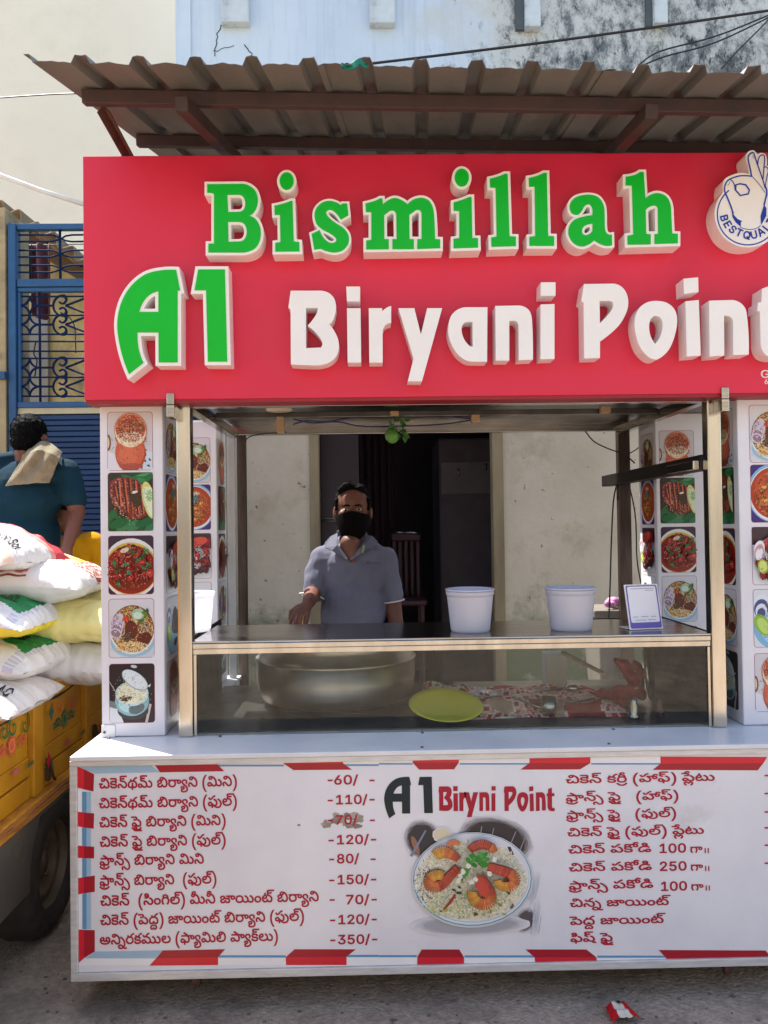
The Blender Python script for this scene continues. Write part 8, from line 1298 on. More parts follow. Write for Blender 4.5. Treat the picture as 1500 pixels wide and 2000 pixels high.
# wheel arch skirt and wheel
wy, wz, wr_ = atx(86, 1700, XT).y, 0.27, 0.275
mb = MB()
arch = [(wy+.22+.40*math.cos(R(a)), wz+.03+.33*math.sin(R(a))) for a in range(180, -1, -10)]
pts = [(2.05, zb-.057), (2.05, .27), (arch[0][0], .27)]+[p for p in arch if p[1] < zb-.06]+[(ys[7]-.1, .36), (ys[7]-.1, zb-.057)]
o_, _h = orient(pts, []); prism(mb, o_, [], lambda y, z: (XT-.2, y, z), lambda y, z: (XT+.024, y, z)); mb.build('mudguard', M('mud_grey', (74, 70, 66), .75, col2=(92, 86, 78), nscale=5, dirt=(110, 98, 84), dscale=6), tk)
def wheel(x, y, sgn=1):
    w_ = MB(); ax = (sgn, 0, 0); c = (x-sgn*.17, y, wz)
    w_.lathe([(.17, 0), (.235, .004), (.262, .02), (wr_, .045), (wr_, .13), (.262, .155), (.235, .172), (.175, .176), (.165, .15)], c, 48, 0, ax); wo_ = w_.build('wheel', M('tyre_rubber', (40, 38, 36), .8, col2=(62, 56, 50), nscale=14, bump=.3, bscale=60), tk)
    r = MB(); r.lathe([(0, .12), (.045, .12), (.05, .10), (.085, .098), (.10, .125), (.125, .13), (.15, .11), (.168, .12), (.172, .16), (.178, .168)], c, 40, 0, ax)
    for k in range(6): t = 2*math.pi*k/6; r.lathe([(0, .118), (.009, .118), (.009, .10)], Vector(c)+Vector((0, .068*math.cos(t), .068*math.sin(t))), 8, 0, ax)
    r.build('rim', M('dusty_rim', (130, 116, 96), .6, .3, col2=(96, 84, 68), nscale=8), wo_)
wheel(XT+.02, wy+.07); wheel(XT-.03, 1.15); wheel(XT-1.46, wy+.07, -1); wheel(XT-1.46, 1.15, -1)
# cab (outside the frame, nearer than the camera's left edge)
mb = MB(); cabp = [(.35, .35), (.35, .95), (.62, 1.62), (.75, 1.72), (1.85, 1.72), (1.9, .35)]; o_, _h = orient(cabp, []); prism(mb, o_, [], lambda y, z: (XT-1.45, y, z), lambda y, z: (XT-.06, y, z)); mb.build('cab', YP, tk)
mb = MB(); o_, _h = orient([(.66, 1.0), (.82, 1.52), (1.5, 1.52), (1.5, 1.0)], []); prism(mb, o_, [], lambda y, z: (XT-.06, y, z), lambda y, z: (XT-.055, y, z)); mb.build('side_window', M('window_dark', (40, 46, 54), .2), tk)
# painted folk motifs on the boards
PK = print_mat('painted_motif', .55, .3); mb = MB(); lay_ = [0]
def mo(pts, col, dx=.0165):
    lay_[0] += 1; tr = tessellate_polygon([[Vector((y, z, 0)) for y, z in pts]]); mb.add([(XT-dx+.00006*lay_[0], y, z) for y, z in pts], list(tr), 0, False, srgb(col))
def c7(x, y): p = atx(x/6.667, 1300+y/6.667, XT-.017); return p.y, p.z
rnd = random.Random(4)
def petal(cy, cz, a, l, w, col, dx=.0165): c, q = math.cos(a), math.sin(a); mo([(cy, cz), (cy+c*l*.5-q*w, cz+q*l*.5+c*w), (cy+c*l, cz+q*l), (cy+c*l*.5+q*w, cz+q*l*.5-c*w)], col, dx)
def flower(x, y, s, col, c2):
    cy, cz = c7(x, y)
    for k in range(22): petal(cy, cz, k*2*math.pi/22, s*(.5+.1*(k % 2)), s*.045, col)
    mo([(cy+s*.3*math.cos(t*.5), cz+s*.3*math.sin(t*.5)) for t in range(13)], c2); mo([(cy+s*.22*math.cos(t*.5), cz+s*.22*math.sin(t*.5)) for t in range(13)], col)
    for sg in (-1, 1):
        for k in range(7):
            yy_, zz_ = cy+sg*s*(.5+.12*k), cz+sg*.0+s*.05*math.sin(k); a = (0 if sg > 0 else math.pi)
            petal(yy_, zz_, a+.9, s*.34*(1-.07*k), s*.05, col); petal(yy_, zz_, a-.9, s*.34*(1-.07*k), s*.05, col)
flower(835, 690, .085, (20, 104, 84), (150, 150, 40)); flower(140, 1040, .085, (222, 96, 74), (230, 140, 60))
def swirl(x, y, s, col, sg=1):
    cy, cz = c7(x, y); P_ = [(cy+sg*s*(t/14)*math.cos(t*.45), cz+s*(t/14)*math.sin(t*.45)) for t in range(1, 18)]
    for i in range(len(P_)-1):
        (a, b), (c, d) = P_[i], P_[i+1]; l = math.hypot(c-a, d-b) or 1; nx, nz = -(d-b)/l*.004, (c-a)/l*.004; mo([(a+nx, b+nz), (c+nx, d+nz), (c-nx, d-nz), (a-nx, b-nz)], col)
for x, y, sg in ((40, 850, 1), (150, 800, -1), (300, 770, 1)): swirl(x, y, .034, (24, 110, 66), sg)
for x, y, sg in ((650, 590, 1), (770, 530, -1), (860, 500, 1), (950, 470, -1)): swirl(x, y, .026, (216, 104, 70), sg)
for x, y, col in ((1010, 890, (30, 110, 90)), (815, 1010, (206, 70, 96)), (320, 1300, (30, 110, 90)), (125, 1400, (214, 84, 120))):
    cy, cz = c7(x, y)
    for k in range(5): petal(cy-.02+.01*k, cz-.008, .9+.25*(k % 2), .028, .005, col, .0105)
for x, y, col in ((540, 615, (16, 92, 74)), (505, 1230, (190, 30, 56)), (1195, 850, (190, 36, 56))):
    cy, cz = c7(x, y); mo([(cy, cz-.034), (cy+.02, cz), (cy, cz+.034), (cy-.02, cz)], col, -.0075)
mb.build('painted_motifs', PK, tk)
mb = MB()
for y in (ys[2]+.02, ys[4]+.02):
    mb.box(XT+.0065, XT+.02, y-.012, y+.012, zb+.03, zb+.12, 0, b=.003); mb.tube([(XT+.016, y+.02, zb+.10), (XT+.022, y+.025, zb+.04), (XT+.02, y+.05, zb+.02)], .006, 8)
mb.build('panel_latch', M('latch_dark', (80, 62, 40), .6, .5), tk)

# ---- sacks
SACKM = print_mat('woven_sack', 0.5, 0.4, bump=0.9, bscale=13)
def sack(label, c, hx, hy, hz, rot, cf, seed, tail=None, text=None, tilt=(0, 0)):
    c = Vector(c); m = Matrix.Translation(c) @ Matrix.Rotation(R(rot), 4, 'Z') @ Matrix.Rotation(R(tilt[0]), 4, 'X') @ Matrix.Rotation(R(tilt[1]), 4, 'Y')
    def pt(x, y, sg, lift=0):
        f = lambda t: max(0.0, 1-abs(t)**3.0)**0.5
        k = f(x)*f(y); pin = 1-.05*(abs(x)**4)*(1-abs(y)**2)
        n = noise.noise((x*1.7+seed, y*1.7, seed*.37)); n2 = noise.noise((x*5+seed, y*5, sg*3))
        cr = noise.noise((x*3.1+seed*2, y*7.3, seed)); n3 = (1-abs(cr))**6*.010*(1-k*.5) + .006*math.sin((x if abs(y) > abs(x) else y)*38+seed)*max(0, max(abs(x), abs(y))-.72)*2.2
        z = sg*hz*k*(1+.18*n) + .014*n2*k - sg*n3*min(1, k*2.5)
        if sg < 0: z *= .8
        z -= .03*(abs(x)**3)*.8
        return m @ Vector((x*hx*(1+.03*n2), y*hy*pin*(1+.05*n), z+lift))
    t = MB(); N = 90
    for sg in (1, -1): t.grid(lambda u, v: pt(u*2-1, v*2-1, sg), N, N, colfn=lambda u, v: srgb(cf(u*2-1, v*2-1, sg)))
    root = None
    me = t.mesh('sack', SACKM); bm = bmesh.new(); bm.from_mesh(me); bmesh.ops.remove_doubles(bm, verts=bm.verts[:], dist=.0006); bmesh.ops.recalc_face_normals(bm, faces=bm.faces[:]); bm.to_mesh(me); bm.free(); me.transform(Matrix.Translation(-c))
    o = link('sack', me, None, c); tag(o, label, 'sack', 'sacks stacked on the truck')
    if tail is not None:
        x, y = tail; p = pt(x, y, 1); d = (p-c); d.z = 0; d.normalize(); q = MB(); s_ = d.cross(Vector((0, 0, 1)))
        q.grid(lambda u, v: p-d*.04+d*(.11*u)+s_*((v-.5)*(.05+.06*u*u))+Vector((0, 0, .012*math.sin(v*14)*(.3+u)-.025*u)), 10, 18, colfn=lambda u, v: srgb(cf(x*.9, y*.9, 1)))
        k = q.build('tied_end', SACKM, o); k.modifiers.new('t', 'SOLIDIFY').thickness = .003
    if text:
        run, x0, x1, yb, ysc, col = text; q = MB(); a, b = run_bounds(run, 14); kk = (x1-x0)/(b-a)
        text_mesh(q, run, x0, x1, yb, ysc, lambda x, y, l: pt(x, y, 1, .004), 14); q.build('sack_print', M('sack_ink', (38, 32, 34), .6), o, fix=False)
    return o
W_ = (226, 224, 222)
def hatch(x, y, k=20): return (190, 106, 108) if ((x*k+y*k*1.3) % 1 < .5) != ((x*k-y*k*1.3) % 1 < .5) else (222, 180, 174)
def cf_hatched(x, y, s):
    if .18 < x < .58 and -.92 < y < -.66 and s > 0: return hatch(x, y)
    if .18 < x < .58 and -.955 < y < -.93 and s > 0: return (140, 66, 72)
    if s > 0 and .48 < x < .80 and -.1 < y < .55: return (234, 210, 66) if y > .22 else ((206, 176, 130) if (x*26+y*3) % 1 < .6 else (232, 222, 200))
    if s > 0 and .80 < x < .97 and -.2 < y < .6: return (176, 96, 84) if ((x*30+y*9) % 1 < .5) else (226, 206, 196)
    if s > 0 and .3 < x < .48 and -.3 < y < .5 and (y*9) % 1 < .12: return (196, 170, 150)
    if s < 0 and y < -.5: return (214, 220, 220)
    return W_
def cf_top(x, y, s):
    if s > 0 and y > .25+.1*x: return (206, 62, 72) if y > .42+.1*x else (226, 150, 140)
    if s > 0 and y < -.72: return (238, 206, 186)
    return W_
def cf_green(t):
    def f(x, y, s):
        if s > 0 and y > t-.55*(x-.4) and x < .86: return (16, 128, 70) if (x*7+y*5) % 1 > .04 else (70, 160, 110)
        if s < 0 and x > .3 and t < -.35: return (232, 212, 50)
        if s > 0 and .80 < x < .92 and y < -.1 and ((x*40) % 1 < .5) and ((y*30) % 1 < .4): return (196, 194, 208)
        return W_
    return f
sack('white sack with red hatching and a yellow panel, its tied end near the cart', (-1.67, 3.36, 1.385), .47, .31, .125, 4, cf_hatched, 1.3, tail=(.97, .1))
sack('topmost sack with a red edge and black print at the left edge of the photo', (-1.66, 3.2, 1.545), .31, .27, .095, -6, cf_top, 4.1, text=(run_latin('Fast Son Sol'), .38, .9, -.50, .00030, None), tilt=(0, 9))
sack('cream yellow sack wedged under the hatched one beside the photo pillar', (-1.36, 3.62, 1.20), .29, .45, .125, 3, lambda x, y, s: (232, 222, 146) if abs(x+.55+.12*y) > .03 else (240, 236, 214), 7.7)
sack('upper green and white sack of the two on the left of the load', (-1.62, 3.08, 1.26), .33, .28, .10, 3, cf_green(-.42), 2.2, text=(run_latin('gnag'), .40, .68, -.25, .0003, None))
sack('lower green and white sack, between the upper one and the printed bottom sack', (-1.60, 3.12, 1.10), .33, .28, .10, -3, cf_green(-.30), 5.4, text=(run_latin('nang'), .42, .68, -.12, .0003, None))
sack('plain white sack with a frayed tied end lowest beside the photo pillar', (-1.38, 3.64, 1.02), .29, .46, .125, 5, lambda x, y, s: (222, 220, 220), 9.1, tail=(-.62, -.93))
sack('flat white sack with black print lying lowest on the truck side', (-1.62, 2.90, .985), .37, .27, .085, 2, lambda x, y, s: (222, 216, 210), 6.6, text=(run_latin('ree 5L BAG'), .36, .86, -.62, .00036, None))
sack('white sack under the crouching person in yellow', (-1.66, 4.28, .99), .36, .26, .12, 8, lambda x, y, s: (214, 210, 204), 3.9)
mb = MB(); mb.grid(lambda u, v: Vector((-2.5+1.2*u, 2.5+1.95*v, .90+.035*noise.noise((u*5, v*7, 1))+(.03 if u > .9 else 0))), 40, 50); o = mb.build('tarpaulin', M('black_tarp', (38, 30, 34), .5, bump=.6, bscale=12)); o.modifiers.new('t', 'SOLIDIFY').thickness = .006; tag(o, 'black tarpaulin spread under the sacks on the truck bed', 'tarpaulin')
mb = MB(); mb.box(-2.4, -1.40, 2.5, 4.4, zb+.001, .855, 0, b=.04); tag(mb.build('load_base', M('load_sack_base', (190, 186, 176), .8, bump=.5, bscale=10)), 'layer of packed sacks under the tarpaulin inside the truck bed', 'sack layer')

# ================================================================ PEOPLE
SKIN = M('brown_skin', (122, 80, 64), 0.55, col2=(98, 60, 48), nscale=8, sub=.12, spec=.4)
SKIN2 = M('dark_skin', (112, 68, 50), 0.5, col2=(98, 58, 42), nscale=8, sub=.1, spec=.4)
HAIR = M('black_hair', (5, 4, 5), 0.6, col2=(9, 8, 8), nscale=60, bump=1.0, bscale=190, spec=.12)
def fabric(name, c, c2): return M(name, c, .9, col2=c2, nscale=5, bump=.25, bscale=260, spec=.2)
def folds(amp, f=9, sd_=0):
    def d(v): return amp*(noise.noise((v.x*f, v.y*f, v.z*f*1.6+sd_)) + .5*noise.noise((v.x*f*2.3+sd_, v.y*f*2, v.z*f*3)))
    return d
def hand(mb, wrist, tip, up, spread=.011, curl=.5, scale=1.0, thumb=1):
    """palm, four bent fingers of different lengths and a thumb from the palm's side"""
    w_, t_ = Vector(wrist), Vector(tip); d = (t_-w_).normalized(); up = Vector(up).normalized(); s_ = d.cross(up).normalized(); up = s_.cross(d); k = scale
    for i in range(4): mb.capsule(w_, .022*k, w_+d*.085*k+s_*(i-1.5)*.019*k, .0125*k)
    for i, L in enumerate((.068, .078, .072, .055)):
        b = w_+d*.088*k+s_*(i-1.5)*(.019+spread*.2)*k; dd = (d+s_*(i-1.5)*.06).normalized(); pr = b; an = 0
        for j, (f, r_) in enumerate(((.42, .0088), (.33, .008), (.25, .0072))):
            an += curl*(.7+.2*j); q = pr+(dd*math.cos(an)-up*math.sin(an))*L*f*1.15*k; mb.capsule(pr, r_*1.06*k, q, r_*.95*k, 10); pr = q
    b = w_+d*.03*k+s_*thumb*.026*k; q = b+(d*.6+s_*thumb*.6-up*.35).normalized()*.042*k; mb.capsule(b, .013*k, q, .0105*k, 10); mb.capsule(q, .0105*k, q+(d*.9-up*.5-s_*thumb*.2).normalized()*.034*k, .0085*k, 10)

def strands(hair, n, L, seed, down=(0, 0, -1), lift=.25, zmin=-9):
    """short single hairs growing out of a hair cap"""
    me = hair.data; rn = random.Random(seed); mb = MB(); P = list(me.polygons); dv = Vector(down)
    for _ in range(n):
        p = P[rn.randrange(len(P))]; nr = p.normal.copy(); c = p.center.copy()
        if c.z < zmin: continue
        t = dv - nr*dv.dot(nr); t = t.normalized() if t.length > .15 else nr.orthogonal().normalized()
        s_ = nr.cross(t); t = (t + s_*rn.uniform(-.45, .45) + nr*lift*rn.uniform(.3, 1.6)).normalized(); l = L*rn.uniform(.5, 1.3); w_ = .0011; c = c-nr*.002
        mb.add([c-s_*w_, c+s_*w_, c+t*l*.6+s_*w_*.7+nr*.001, c+t*l-nr*.001, c+t*l*.6-s_*w_*.7+nr*.001], [(0, 1, 2, 3, 4)])
    return mb.build('hair_strands', HAIR, hair, fix=False)
# ---- masked vendor behind the cart
YM = 3.86
V = lambda px, py, dy=0: at(px, py, YM+dy)
cxm = V(690, 1100).x; zc = lambda py: V(690, py).z
hx_, hz_ = V(689, 1000).x, zc(1000)
vd = empty('person', (cxm, YM, 0)); tag(vd, 'man in a grey polo shirt and black face mask standing behind the cart counter', 'person')
mb = MB()
mb.sphere((hx_, YM+.005, hz_+.038), (.083, .10, .094), 24, 16); mb.sphere((hx_, YM-.03, hz_-.03), (.074, .066, .085), 20, 14); mb.sphere((hx_, YM-.045, hz_-.082), (.042, .045, .032), 16, 10)
mb.capsule((hx_, YM+.02, hz_-.06), .058, (cxm, YM+.03, zc(1085)), .066)
mb.capsule((hx_, YM-.093, hz_+.012), .010, (hx_, YM-.112, hz_-.026), .016); mb.capsule((hx_-.028, YM-.083, hz_+.032), .011, (hx_+.028, YM-.083, hz_+.032), .011)
for sg in (-1, 1):
    mb.sphere((hx_+sg*.089, YM+.010, hz_-.005), (.012, .024, .036), 12, 8); mb.sphere((hx_+sg*.045, YM-.068, hz_-.012), (.026, .024, .024), 12, 8)
# open collar: the chest shows in a V
mb.sphere((cxm, YM-.005, zc(1082)), (.10, .075, .06), 18, 10); mb.capsule((cxm-.012, YM-.088, zc(1062)), .052, (cxm-.002, YM-.118, zc(1090)), .018)
mb.sphere((cxm, YM, zc(1140)), (.15, .095, .2), 18, 12); mb.sphere((cxm, YM, zc(1230)), (.15, .11, .16), 18, 12)
shL, elL, wrL = V(627, 1092), V(611, 1158, -.05), V(602, 1178, -.30)
mb.capsule(shL, .052, elL, .046); mb.capsule(elL, .046, wrL, .029); hd = V(584, 1192, -.42)
hand(mb, wrL+(hd-wrL)*.15, hd+Vector((0, 0, -.035)), (0.1, -.55, .8), curl=.75, thumb=1, scale=1.05)
shR, elR, wrR = V(753, 1092), V(765, 1172, .0), V(778, 1242, -.07)
mb.capsule(shR, .052, elR, .047); mb.capsule(elR, .048, wrR, .031); hand(mb, wrR, V(782, 1282, -.10), (0, -1, .1), curl=.25, thumb=-1)
mb.sphere((cxm, YM, .98), (.155, .115, .13), 18, 12)
for sg in (-1, 1): mb.capsule((cxm+sg*.09, YM, .95), .085, (cxm+sg*.10, YM-.02, .5), .06); mb.capsule((cxm+sg*.10, YM-.02, .5), .058, (cxm+sg*.10, YM+.02, .09), .042); mb.capsule((cxm+sg*.10, YM+.02, .05), .042, (cxm+sg*.11, YM-.14, .035), .03)
blob('body', mb, SKIN, vd, voxel=.0052, smooth=5)
mb = MB(); mb.sphere((hx_, YM+.034, hz_+.066), (.090, .096, .078), 24, 16); mb.sphere((hx_, YM+.055, hz_-.005), (.082, .074, .075), 20, 12); mb.capsule((hx_-.05, YM-.035, hz_+.112), .024, (hx_+.04, YM-.035, hz_+.116), .024); mb.sphere((hx_-.02, YM-.03, hz_+.13), (.036, .04, .018), 14, 9)
for sg in (-1, 1): mb.capsule((hx_+sg*.078, YM-.035, hz_+.06), .012, (hx_+sg*.08, YM-.03, hz_+.012), .008)
hv = blob('hair', mb, HAIR, vd, voxel=.006, smooth=3, disp=lambda v: .003*noise.noise(v*70)); strands(hv, 2600, .022, 1, (.3, .6, .1), .3)
mb = MB()
for sg in (-1, 1):
    mb.tube([(hx_+sg*(.012+.0095*k), YM-.101+.0035*k*k*.5, hz_+.0285+(.0, .002, .003, .0015, -.003)[k]) for k in range(5)], [.0035, .0052, .005, .0042, .002], 7)
mb.build('eyebrows', HAIR, vd)
mb = MB()
for sg in (-1, 1): mb.sphere((hx_+sg*.032, YM-.088, hz_+.010), (.015, .009, .0055), 14, 8, 0); mb.sphere((hx_+sg*.032, YM-.0955, hz_+.010), (.0058, .003, .0048), 10, 6, 1)
mb.build('eyes', [M('eye_white', (196, 180, 170), .3), M('eye_dark', (26, 18, 16), .2)], vd)
def maskpt(u, v):
    a = (u-.5)*2; an = a*R(82); top = .014-.012*abs(a)**1.5+.010*(1-abs(a))**3; bot = -.125+.062*abs(a)**1.8; z = hz_-.020+top+(bot-top)*v
    rx = .086-.016*v*v; ry = .112+.012*math.exp(-(a/.22)**2)*(1-v)*1.2-.012*v*v+.006*math.sin(v*3.14)
    return Vector((hx_+rx*math.sin(an), YM-ry*math.cos(an)-.006, z+.0015*math.sin(v*20)*(1-abs(a))))
mb = MB(); mb.grid(maskpt, 36, 18); mk = mb.build('face_mask', M('black_mask_cloth', (15, 10, 13), .95, bump=.3, bscale=160, spec=.08), vd); mk.modifiers.new('t', 'SOLIDIFY').thickness = .002
mb = MB()
for sg in (-1, 1):
    for z in (.0, -.055): mb.tube([(hx_+sg*.082, YM-.035, hz_-.012+z), (hx_+sg*.090, YM-.005, hz_-.005+z*.5), (hx_+sg*.092, YM+.022, hz_+.008+z*.2)], .0022, 6)
mb.build('mask_loop', BLACK, vd)
SHIRT = fabric('grey_polo', (118, 119, 136), (105, 106, 123))
mb = MB()
mb.sphere((cxm, YM+.0, zc(1122)), (.172, .122, .17), 24, 16); mb.sphere((cxm, YM-.012, zc(1190)), (.165, .135, .20), 24, 16); mb.sphere((cxm, YM-.005, zc(1270)), (.178, .138, .17), 24, 16)
mb.capsule(V(642, 1094), .068, V(738, 1094), .068); mb.capsule(V(640, 1086), .05, V(672, 1060, .03), .045); mb.capsule(V(740, 1086), .05, V(706, 1060, .03), .045)
cuL = shL.lerp(elL, .92); cuR = shR.lerp(elR, .86)
mb.capsule(shL, .062, cuL, .062); mb.capsule(shR, .062, cuR, .062)
shirt = blob('polo_shirt', mb, SHIRT, vd, voxel=.0055, smooth=7, disp=lambda v: folds(.010, 8)(v)+.009*math.sin(v.z*44+v.x*20+5*noise.noise(v*5))*max(0, .12+noise.noise(v*4+Vector((3, 1, 7)))))
mb = MB()
for a_, b_, r_ in ((shL, cuL, .066), (shR, cuR, .066)):
    d = (b_-a_).normalized(); X_ = d.orthogonal().normalized(); Y_ = d.cross(X_); c = b_+d*.034; mb.tube([c+(X_*math.cos(t*.26)+Y_*math.sin(t*.26))*r_*.93 for t in range(24)], .0042, 6, closed=True)
mb.build('cuff_band', M('cuff_white', (226, 222, 230), .8), shirt)
mb = MB()
def flap(pts, depths):
    n = len(pts); f = [V(x, y, d) for (x, y), d in zip(pts, depths)]; b = [p+Vector((0, .009, -.003)) for p in f]; mb.add(f+b, [tuple(range(n)), tuple(range(2*n-1, n-1, -1))]+[(i, (i+1) % n, n+(i+1) % n, n+i) for i in range(n)])
flap([(659, 1041), (646, 1047), (634, 1060), (635, 1069), (649, 1075), (657, 1066)], [-.03, -.055, -.085, -.105, -.125, -.115]); flap([(713, 1044), (728, 1047), (738, 1058), (727, 1070), (714, 1072), (709, 1066)], [-.03, -.05, -.085, -.115, -.13, -.12])
flap([(659, 1041), (657, 1066), (649, 1075), (676, 1094), (680, 1091), (660, 1064)], [-.04, -.12, -.132, -.139, -.139, -.11]); flap([(713, 1044), (709, 1062), (683, 1091), (686, 1094), (716, 1073), (712, 1062)], [-.04, -.11, -.139, -.139, -.135, -.12])
mb.tube([V(660, 1042, -.02), V(668, 1036, .05), V(688, 1034, .10), V(706, 1036, .05), V(713, 1044, -.02)], .013, 8); mb.build('collar', SHIRT, shirt)
mb = MB(); mb.beam(V(711, 1066, -.135), V(708, 1080, -.143), .005, .003, Vector((0, 1, 0))); mb.build('neck_tape', M('lime_tape', (176, 196, 60), .7), shirt)
mb = MB(); pr_ = [(716, 1102), (717, 1096), (720, 1096), (720, 1099), (717, 1100), (721, 1101), (723, 1098), (724, 1103), (725, 1098), (728, 1101), (730, 1098), (731, 1104), (732, 1097), (734, 1101), (736, 1098), (738, 1101), (740, 1099), (743, 1102)]
mb.tube([V(x, y, -.1275+.00045*(x-716)) for x, y in pr_], .0012, 5); mb.build('chest_lettering', M('ink_dark', (24, 20, 40), .6), shirt)
mb = MB(); mb.sphere((cxm, YM, .97), (.172, .132, .14), 20, 12)
for sg in (-1, 1): mb.capsule((cxm+sg*.09, YM, .95), .10, (cxm+sg*.10, YM-.02, .5), .08); mb.capsule((cxm+sg*.10, YM-.02, .5), .08, (cxm+sg*.10, YM+.02, .13), .066)
blob('trousers', mb, fabric('dark_trousers', (52, 52, 62), (40, 40, 50)), vd, voxel=.008, smooth=5, disp=folds(.006, 8))
mb = MB()
for sg in (-1, 1): mb.capsule((cxm+sg*.10, YM+.03, .045), .046, (cxm+sg*.115, YM-.15, .04), .042)
blob('shoes', mb, BLACK, vd, voxel=.008, smooth=3)
# ladle in his hand, reaching into the pot
lh = hd+Vector((.015, -.03, -.045)); mb = MB(); mb.tube([lh+Vector((.01, .02, .02)), lh+Vector((.0, 0, -.03)), Vector((pc.x-.07, 3.40, pc.z+.25)), Vector((pc.x-.05, 3.36, pc.z+.215))], .0065, 8); mb.lathe([(0, -.014), (.03, -.008), (.042, .010), (.044, .010), (.032, -.012), (0, -.018)], (pc.x-.05, 3.34, pc.z+.225), 24)
tag(mb.build('ladle', M('brass_ladle', (176, 130, 70), .3, .9)), "long brass ladle held in the masked man's hand over the pot", 'ladle')

# ---- man on the truck, seen from behind
Y2 = 4.1
Q = lambda px, py, dy=0: at(px, py, Y2+dy)
m2 = empty('person', (Q(50, 1000).x, Y2, 0)); tag(m2, 'man in a teal shirt seen from behind on the truck, beige cloth over his shoulder', 'person')
h2 = Q(55, 852); t2x = Q(48, 950).x; mb = MB()
mb.sphere(h2+Vector((0, .01, .01)), (.083, .1, .11), 22, 14); mb.sphere(h2+Vector((0, .06, -.06)), (.06, .06, .06), 14, 10); mb.capsule(h2+Vector((0, 0, -.05)), .062, Q(52, 915, .02), .075)
for sg in (-1, 1): mb.sphere(h2+Vector((sg*.087, .015, -.025)), (.012, .024, .034), 12, 8)
mb.capsule(Q(135, 935), .052, Q(150, 1000, -.02), .044); mb.capsule(Q(150, 1002, -.02), .043, Q(133, 1062, -.16), .03); hand(mb, Q(133, 1062, -.16), Q(124, 1096, -.22), (0, 0, 1), curl=.4)
mb.capsule(Q(-38, 935), .052, Q(-56, 1010), .044); mb.capsule(Q(-56, 1010), .043, Q(-30, 1075, -.2), .03); hand(mb, Q(-30, 1075, -.2), Q(-10, 1100, -.28), (0, 0, 1), curl=.4, thumb=-1)
zs2 = Q(50, 920).z
mb.sphere((t2x, Y2, zs2-.15), (.17, .11, .2), 18, 12); mb.sphere((t2x, Y2, zs2-.45), (.15, .11, .2), 18, 12)
for sg in (-1, 1): mb.capsule((t2x+sg*.09, Y2, 1.42), .08, (t2x+sg*.1, Y2-.02, 1.0), .06); mb.capsule((t2x+sg*.1, Y2-.02, 1.0), .055, (t2x+sg*.1, Y2, .64), .04); mb.capsule((t2x+sg*.1, Y2, .62), .036, (t2x+sg*.1, Y2+.14, .615), .028)
blob('body', mb, SKIN2, m2, voxel=.006, smooth=5)
mb = MB(); mb.sphere(h2+Vector((0, .008, .022)), (.086, .104, .101), 24, 16); mb.sphere(h2+Vector((0, -.022, -.03)), (.078, .073, .06), 18, 12); hv = blob('hair', mb, HAIR, m2, voxel=.006, smooth=3, disp=lambda v: .004*noise.noise(v*60)); strands(hv, 4200, .016, 2, (0, 0, -1), .35)
mb = MB(); mb.capsule(Q(-30, 925), .078, Q(128, 925), .078); mb.capsule(Q(0, 910), .07, Q(55, 893, .02), .05); mb.capsule(Q(100, 910), .07, Q(55, 893, .02), .05)
mb.sphere((t2x, Y2-.01, zs2-.14), (.205, .135, .2), 24, 14); mb.sphere((t2x, Y2-.01, zs2-.36), (.185, .135, .24), 24, 14); mb.sphere((t2x, Y2, zs2-.55), (.18, .135, .14), 20, 12)
mb.capsule(Q(132, 930), .074, Q(144, 968, -.01), .072); mb.capsule(Q(-36, 930), .074, Q(-50, 975), .072)
blob('t_shirt', mb, fabric('teal_shirt', (14, 50, 66), (10, 40, 54)), m2, voxel=.0065, smooth=6, disp=lambda v: folds(.010, 7, 3)(v)+.007*math.sin(v.z*34+v.x*16+4*noise.noise(v*4))*max(0, noise.noise(v*3+Vector((9, 2, 4)))+.15))
mb = MB(); mb.sphere((t2x, Y2, 1.42), (.165, .13, .13), 18, 12)
for sg in (-1, 1): mb.capsule((t2x+sg*.09, Y2, 1.4), .1, (t2x+sg*.1, Y2-.02, 1.0), .08); mb.capsule((t2x+sg*.1, Y2-.02, 1.0), .08, (t2x+sg*.1, Y2, .68), .065)
blob('trousers', mb, fabric('brown_trousers', (70, 60, 54), (56, 48, 44)), m2, voxel=.009, smooth=4)
# cloth over his shoulder: hangs down the back in a folded triangle
def tw(u, v):
    L0, R0 = (60, 868), (122, 884); L1, R1 = (10, 949), (96, 941); pxl = L0[0]+(L1[0]-L0[0])*v; pxr = R0[0]+(R1[0]-R0[0])*v; pyl = L0[1]+(L1[1]-L0[1])*v; pyr = R0[1]+(R1[1]-R0[1])*v
    w_ = .55+.45*v; um = .5+(u-.5); px = pxl+(pxr-pxl)*um; py = pyl+(pyr-pyl)*um - (1-v)*14*math.sin(u*3.1416)
    d = -.135-.035*v-.022*(1-abs(2*u-1))*(1-v*.5)+.016*math.sin(u*13+v*3)*(1.2-v)+.012*noise.noise((u*5, v*4, 3))
    if v < .22: d += (.22-v)*.55
    return Q(px, py, d)
mb = MB(); mb.grid(tw, 60, 44); o = mb.build('towel', M('beige_towel', (140, 131, 108), .95, col2=(122, 113, 92), nscale=10, bump=.6, bscale=120, spec=.2)); o.modifiers.new('t', 'SOLIDIFY').thickness = .010; tag(o, 'beige cotton cloth draped over the back of the man in teal', 'cloth')

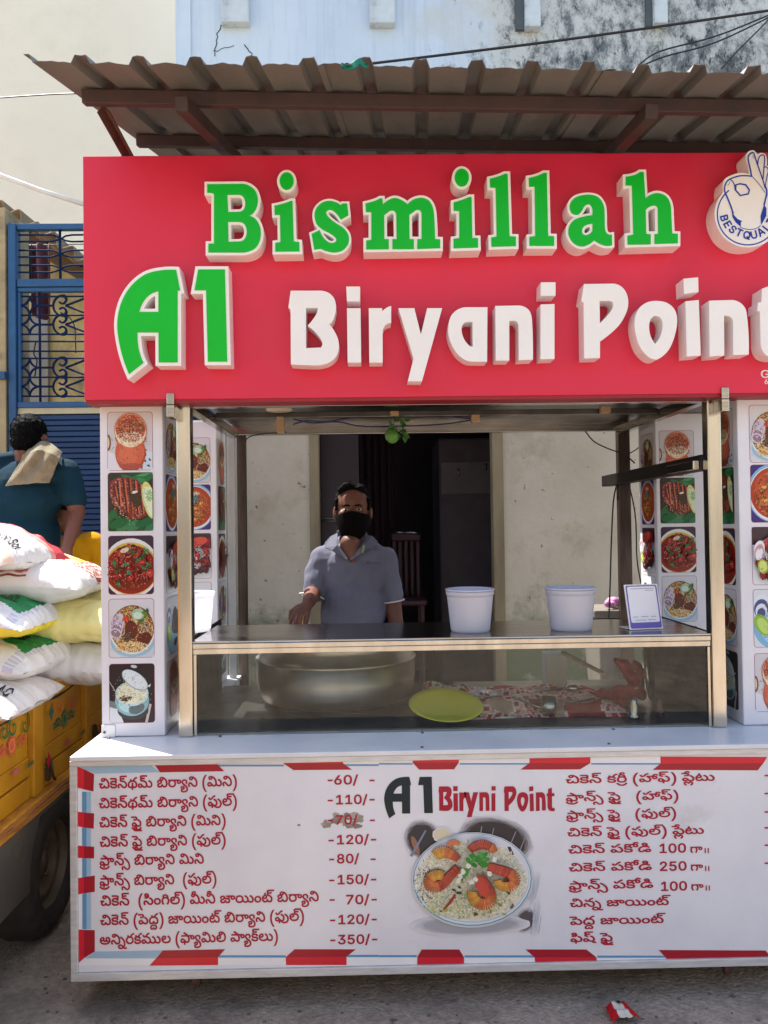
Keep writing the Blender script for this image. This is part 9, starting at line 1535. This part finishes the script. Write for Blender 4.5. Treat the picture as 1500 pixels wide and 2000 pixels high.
# ---- person in yellow crouching behind him
Y3 = 4.32
K = lambda px, py, dy=0: at(px, py, Y3+dy)
m3_ = empty('person', (K(150, 1100).x, Y3, 0)); tag(m3_, 'person in a yellow shirt crouching on the truck behind the man in teal', 'person')
mb = MB(); hh = K(128, 1003); mb.sphere(hh, (.08, .095, .11), 20, 14); mb.capsule(hh+Vector((.01, 0, -.06)), .055, K(140, 1052), .06); mb.sphere(hh+Vector((-.02, -.05, -.05)), (.05, .05, .05), 14, 8)
mb.capsule(K(146, 1060), .08, K(160, 1140), .13); mb.capsule(K(188, 1070), .05, K(193, 1135, -.05), .042); mb.capsule(K(193, 1135, -.05), .04, K(160, 1165, -.22), .028); hand(mb, K(160, 1165, -.22), K(135, 1170, -.27), (0, 0, 1), curl=.5)
mb.capsule(K(116, 1070), .05, K(108, 1135, -.05), .042); mb.capsule(K(108, 1135, -.05), .04, K(120, 1165, -.2), .028); hand(mb, K(120, 1165, -.2), K(136, 1172, -.25), (0, 0, 1), curl=.5, thumb=-1)
kn = K(160, 1190).z
for sg in (-1, 1): mb.capsule(K(152+sg*28, 1165), .08, K(150+sg*40, 1170, -.34), .06); mb.capsule(K(150+sg*40, 1170, -.34), .055, K(150+sg*38, 1270, -.26), .04)
blob('body', mb, SKIN2, m3_, voxel=.007, smooth=5)
mb = MB(); mb.sphere(hh+Vector((0, .01, .03)), (.088, .104, .1), 20, 14); blob('hair', mb, HAIR, m3_, voxel=.007, smooth=3)
mb = MB(); mb.sphere(K(150, 1085), (.125, .12, .12), 22, 14); mb.capsule(K(126, 1068), .075, K(180, 1066), .08); mb.sphere(K(156, 1112), (.125, .12, .08), 20, 12); mb.capsule(K(182, 1070), .068, K(190, 1102, -.02), .064); mb.capsule(K(120, 1072), .068, K(112, 1104, -.02), .064)
ys_ = blob('yellow_shirt', mb, fabric('mustard_shirt', (206, 148, 14), (186, 130, 8)), m3_, voxel=.0065, smooth=6, disp=folds(.007, 9, 6))
mb = MB(); q0 = K(142, 1046); mb.tube([q0+Vector((.062*math.cos(t*.3), .06*math.sin(t*.3), -.018*math.cos(t*.3))) for t in range(21)], .010, 7, closed=True); mb.build('navy_collar', M('navy_rib', (28, 26, 70), .9), ys_)
mb = MB(); mb.sphere(K(160, 1146), (.16, .15, .12), 20, 12); 
for sg in (-1, 1): mb.capsule(K(152+sg*28, 1160), .09, K(150+sg*40, 1166, -.34), .075); mb.capsule(K(150+sg*40, 1168, -.34), .075, K(150+sg*38, 1240, -.28), .06)
blob('maroon_wrap', mb, fabric('maroon_cloth', (96, 46, 62), (80, 36, 50)), m3_, voxel=.008, smooth=5, disp=folds(.008, 9))
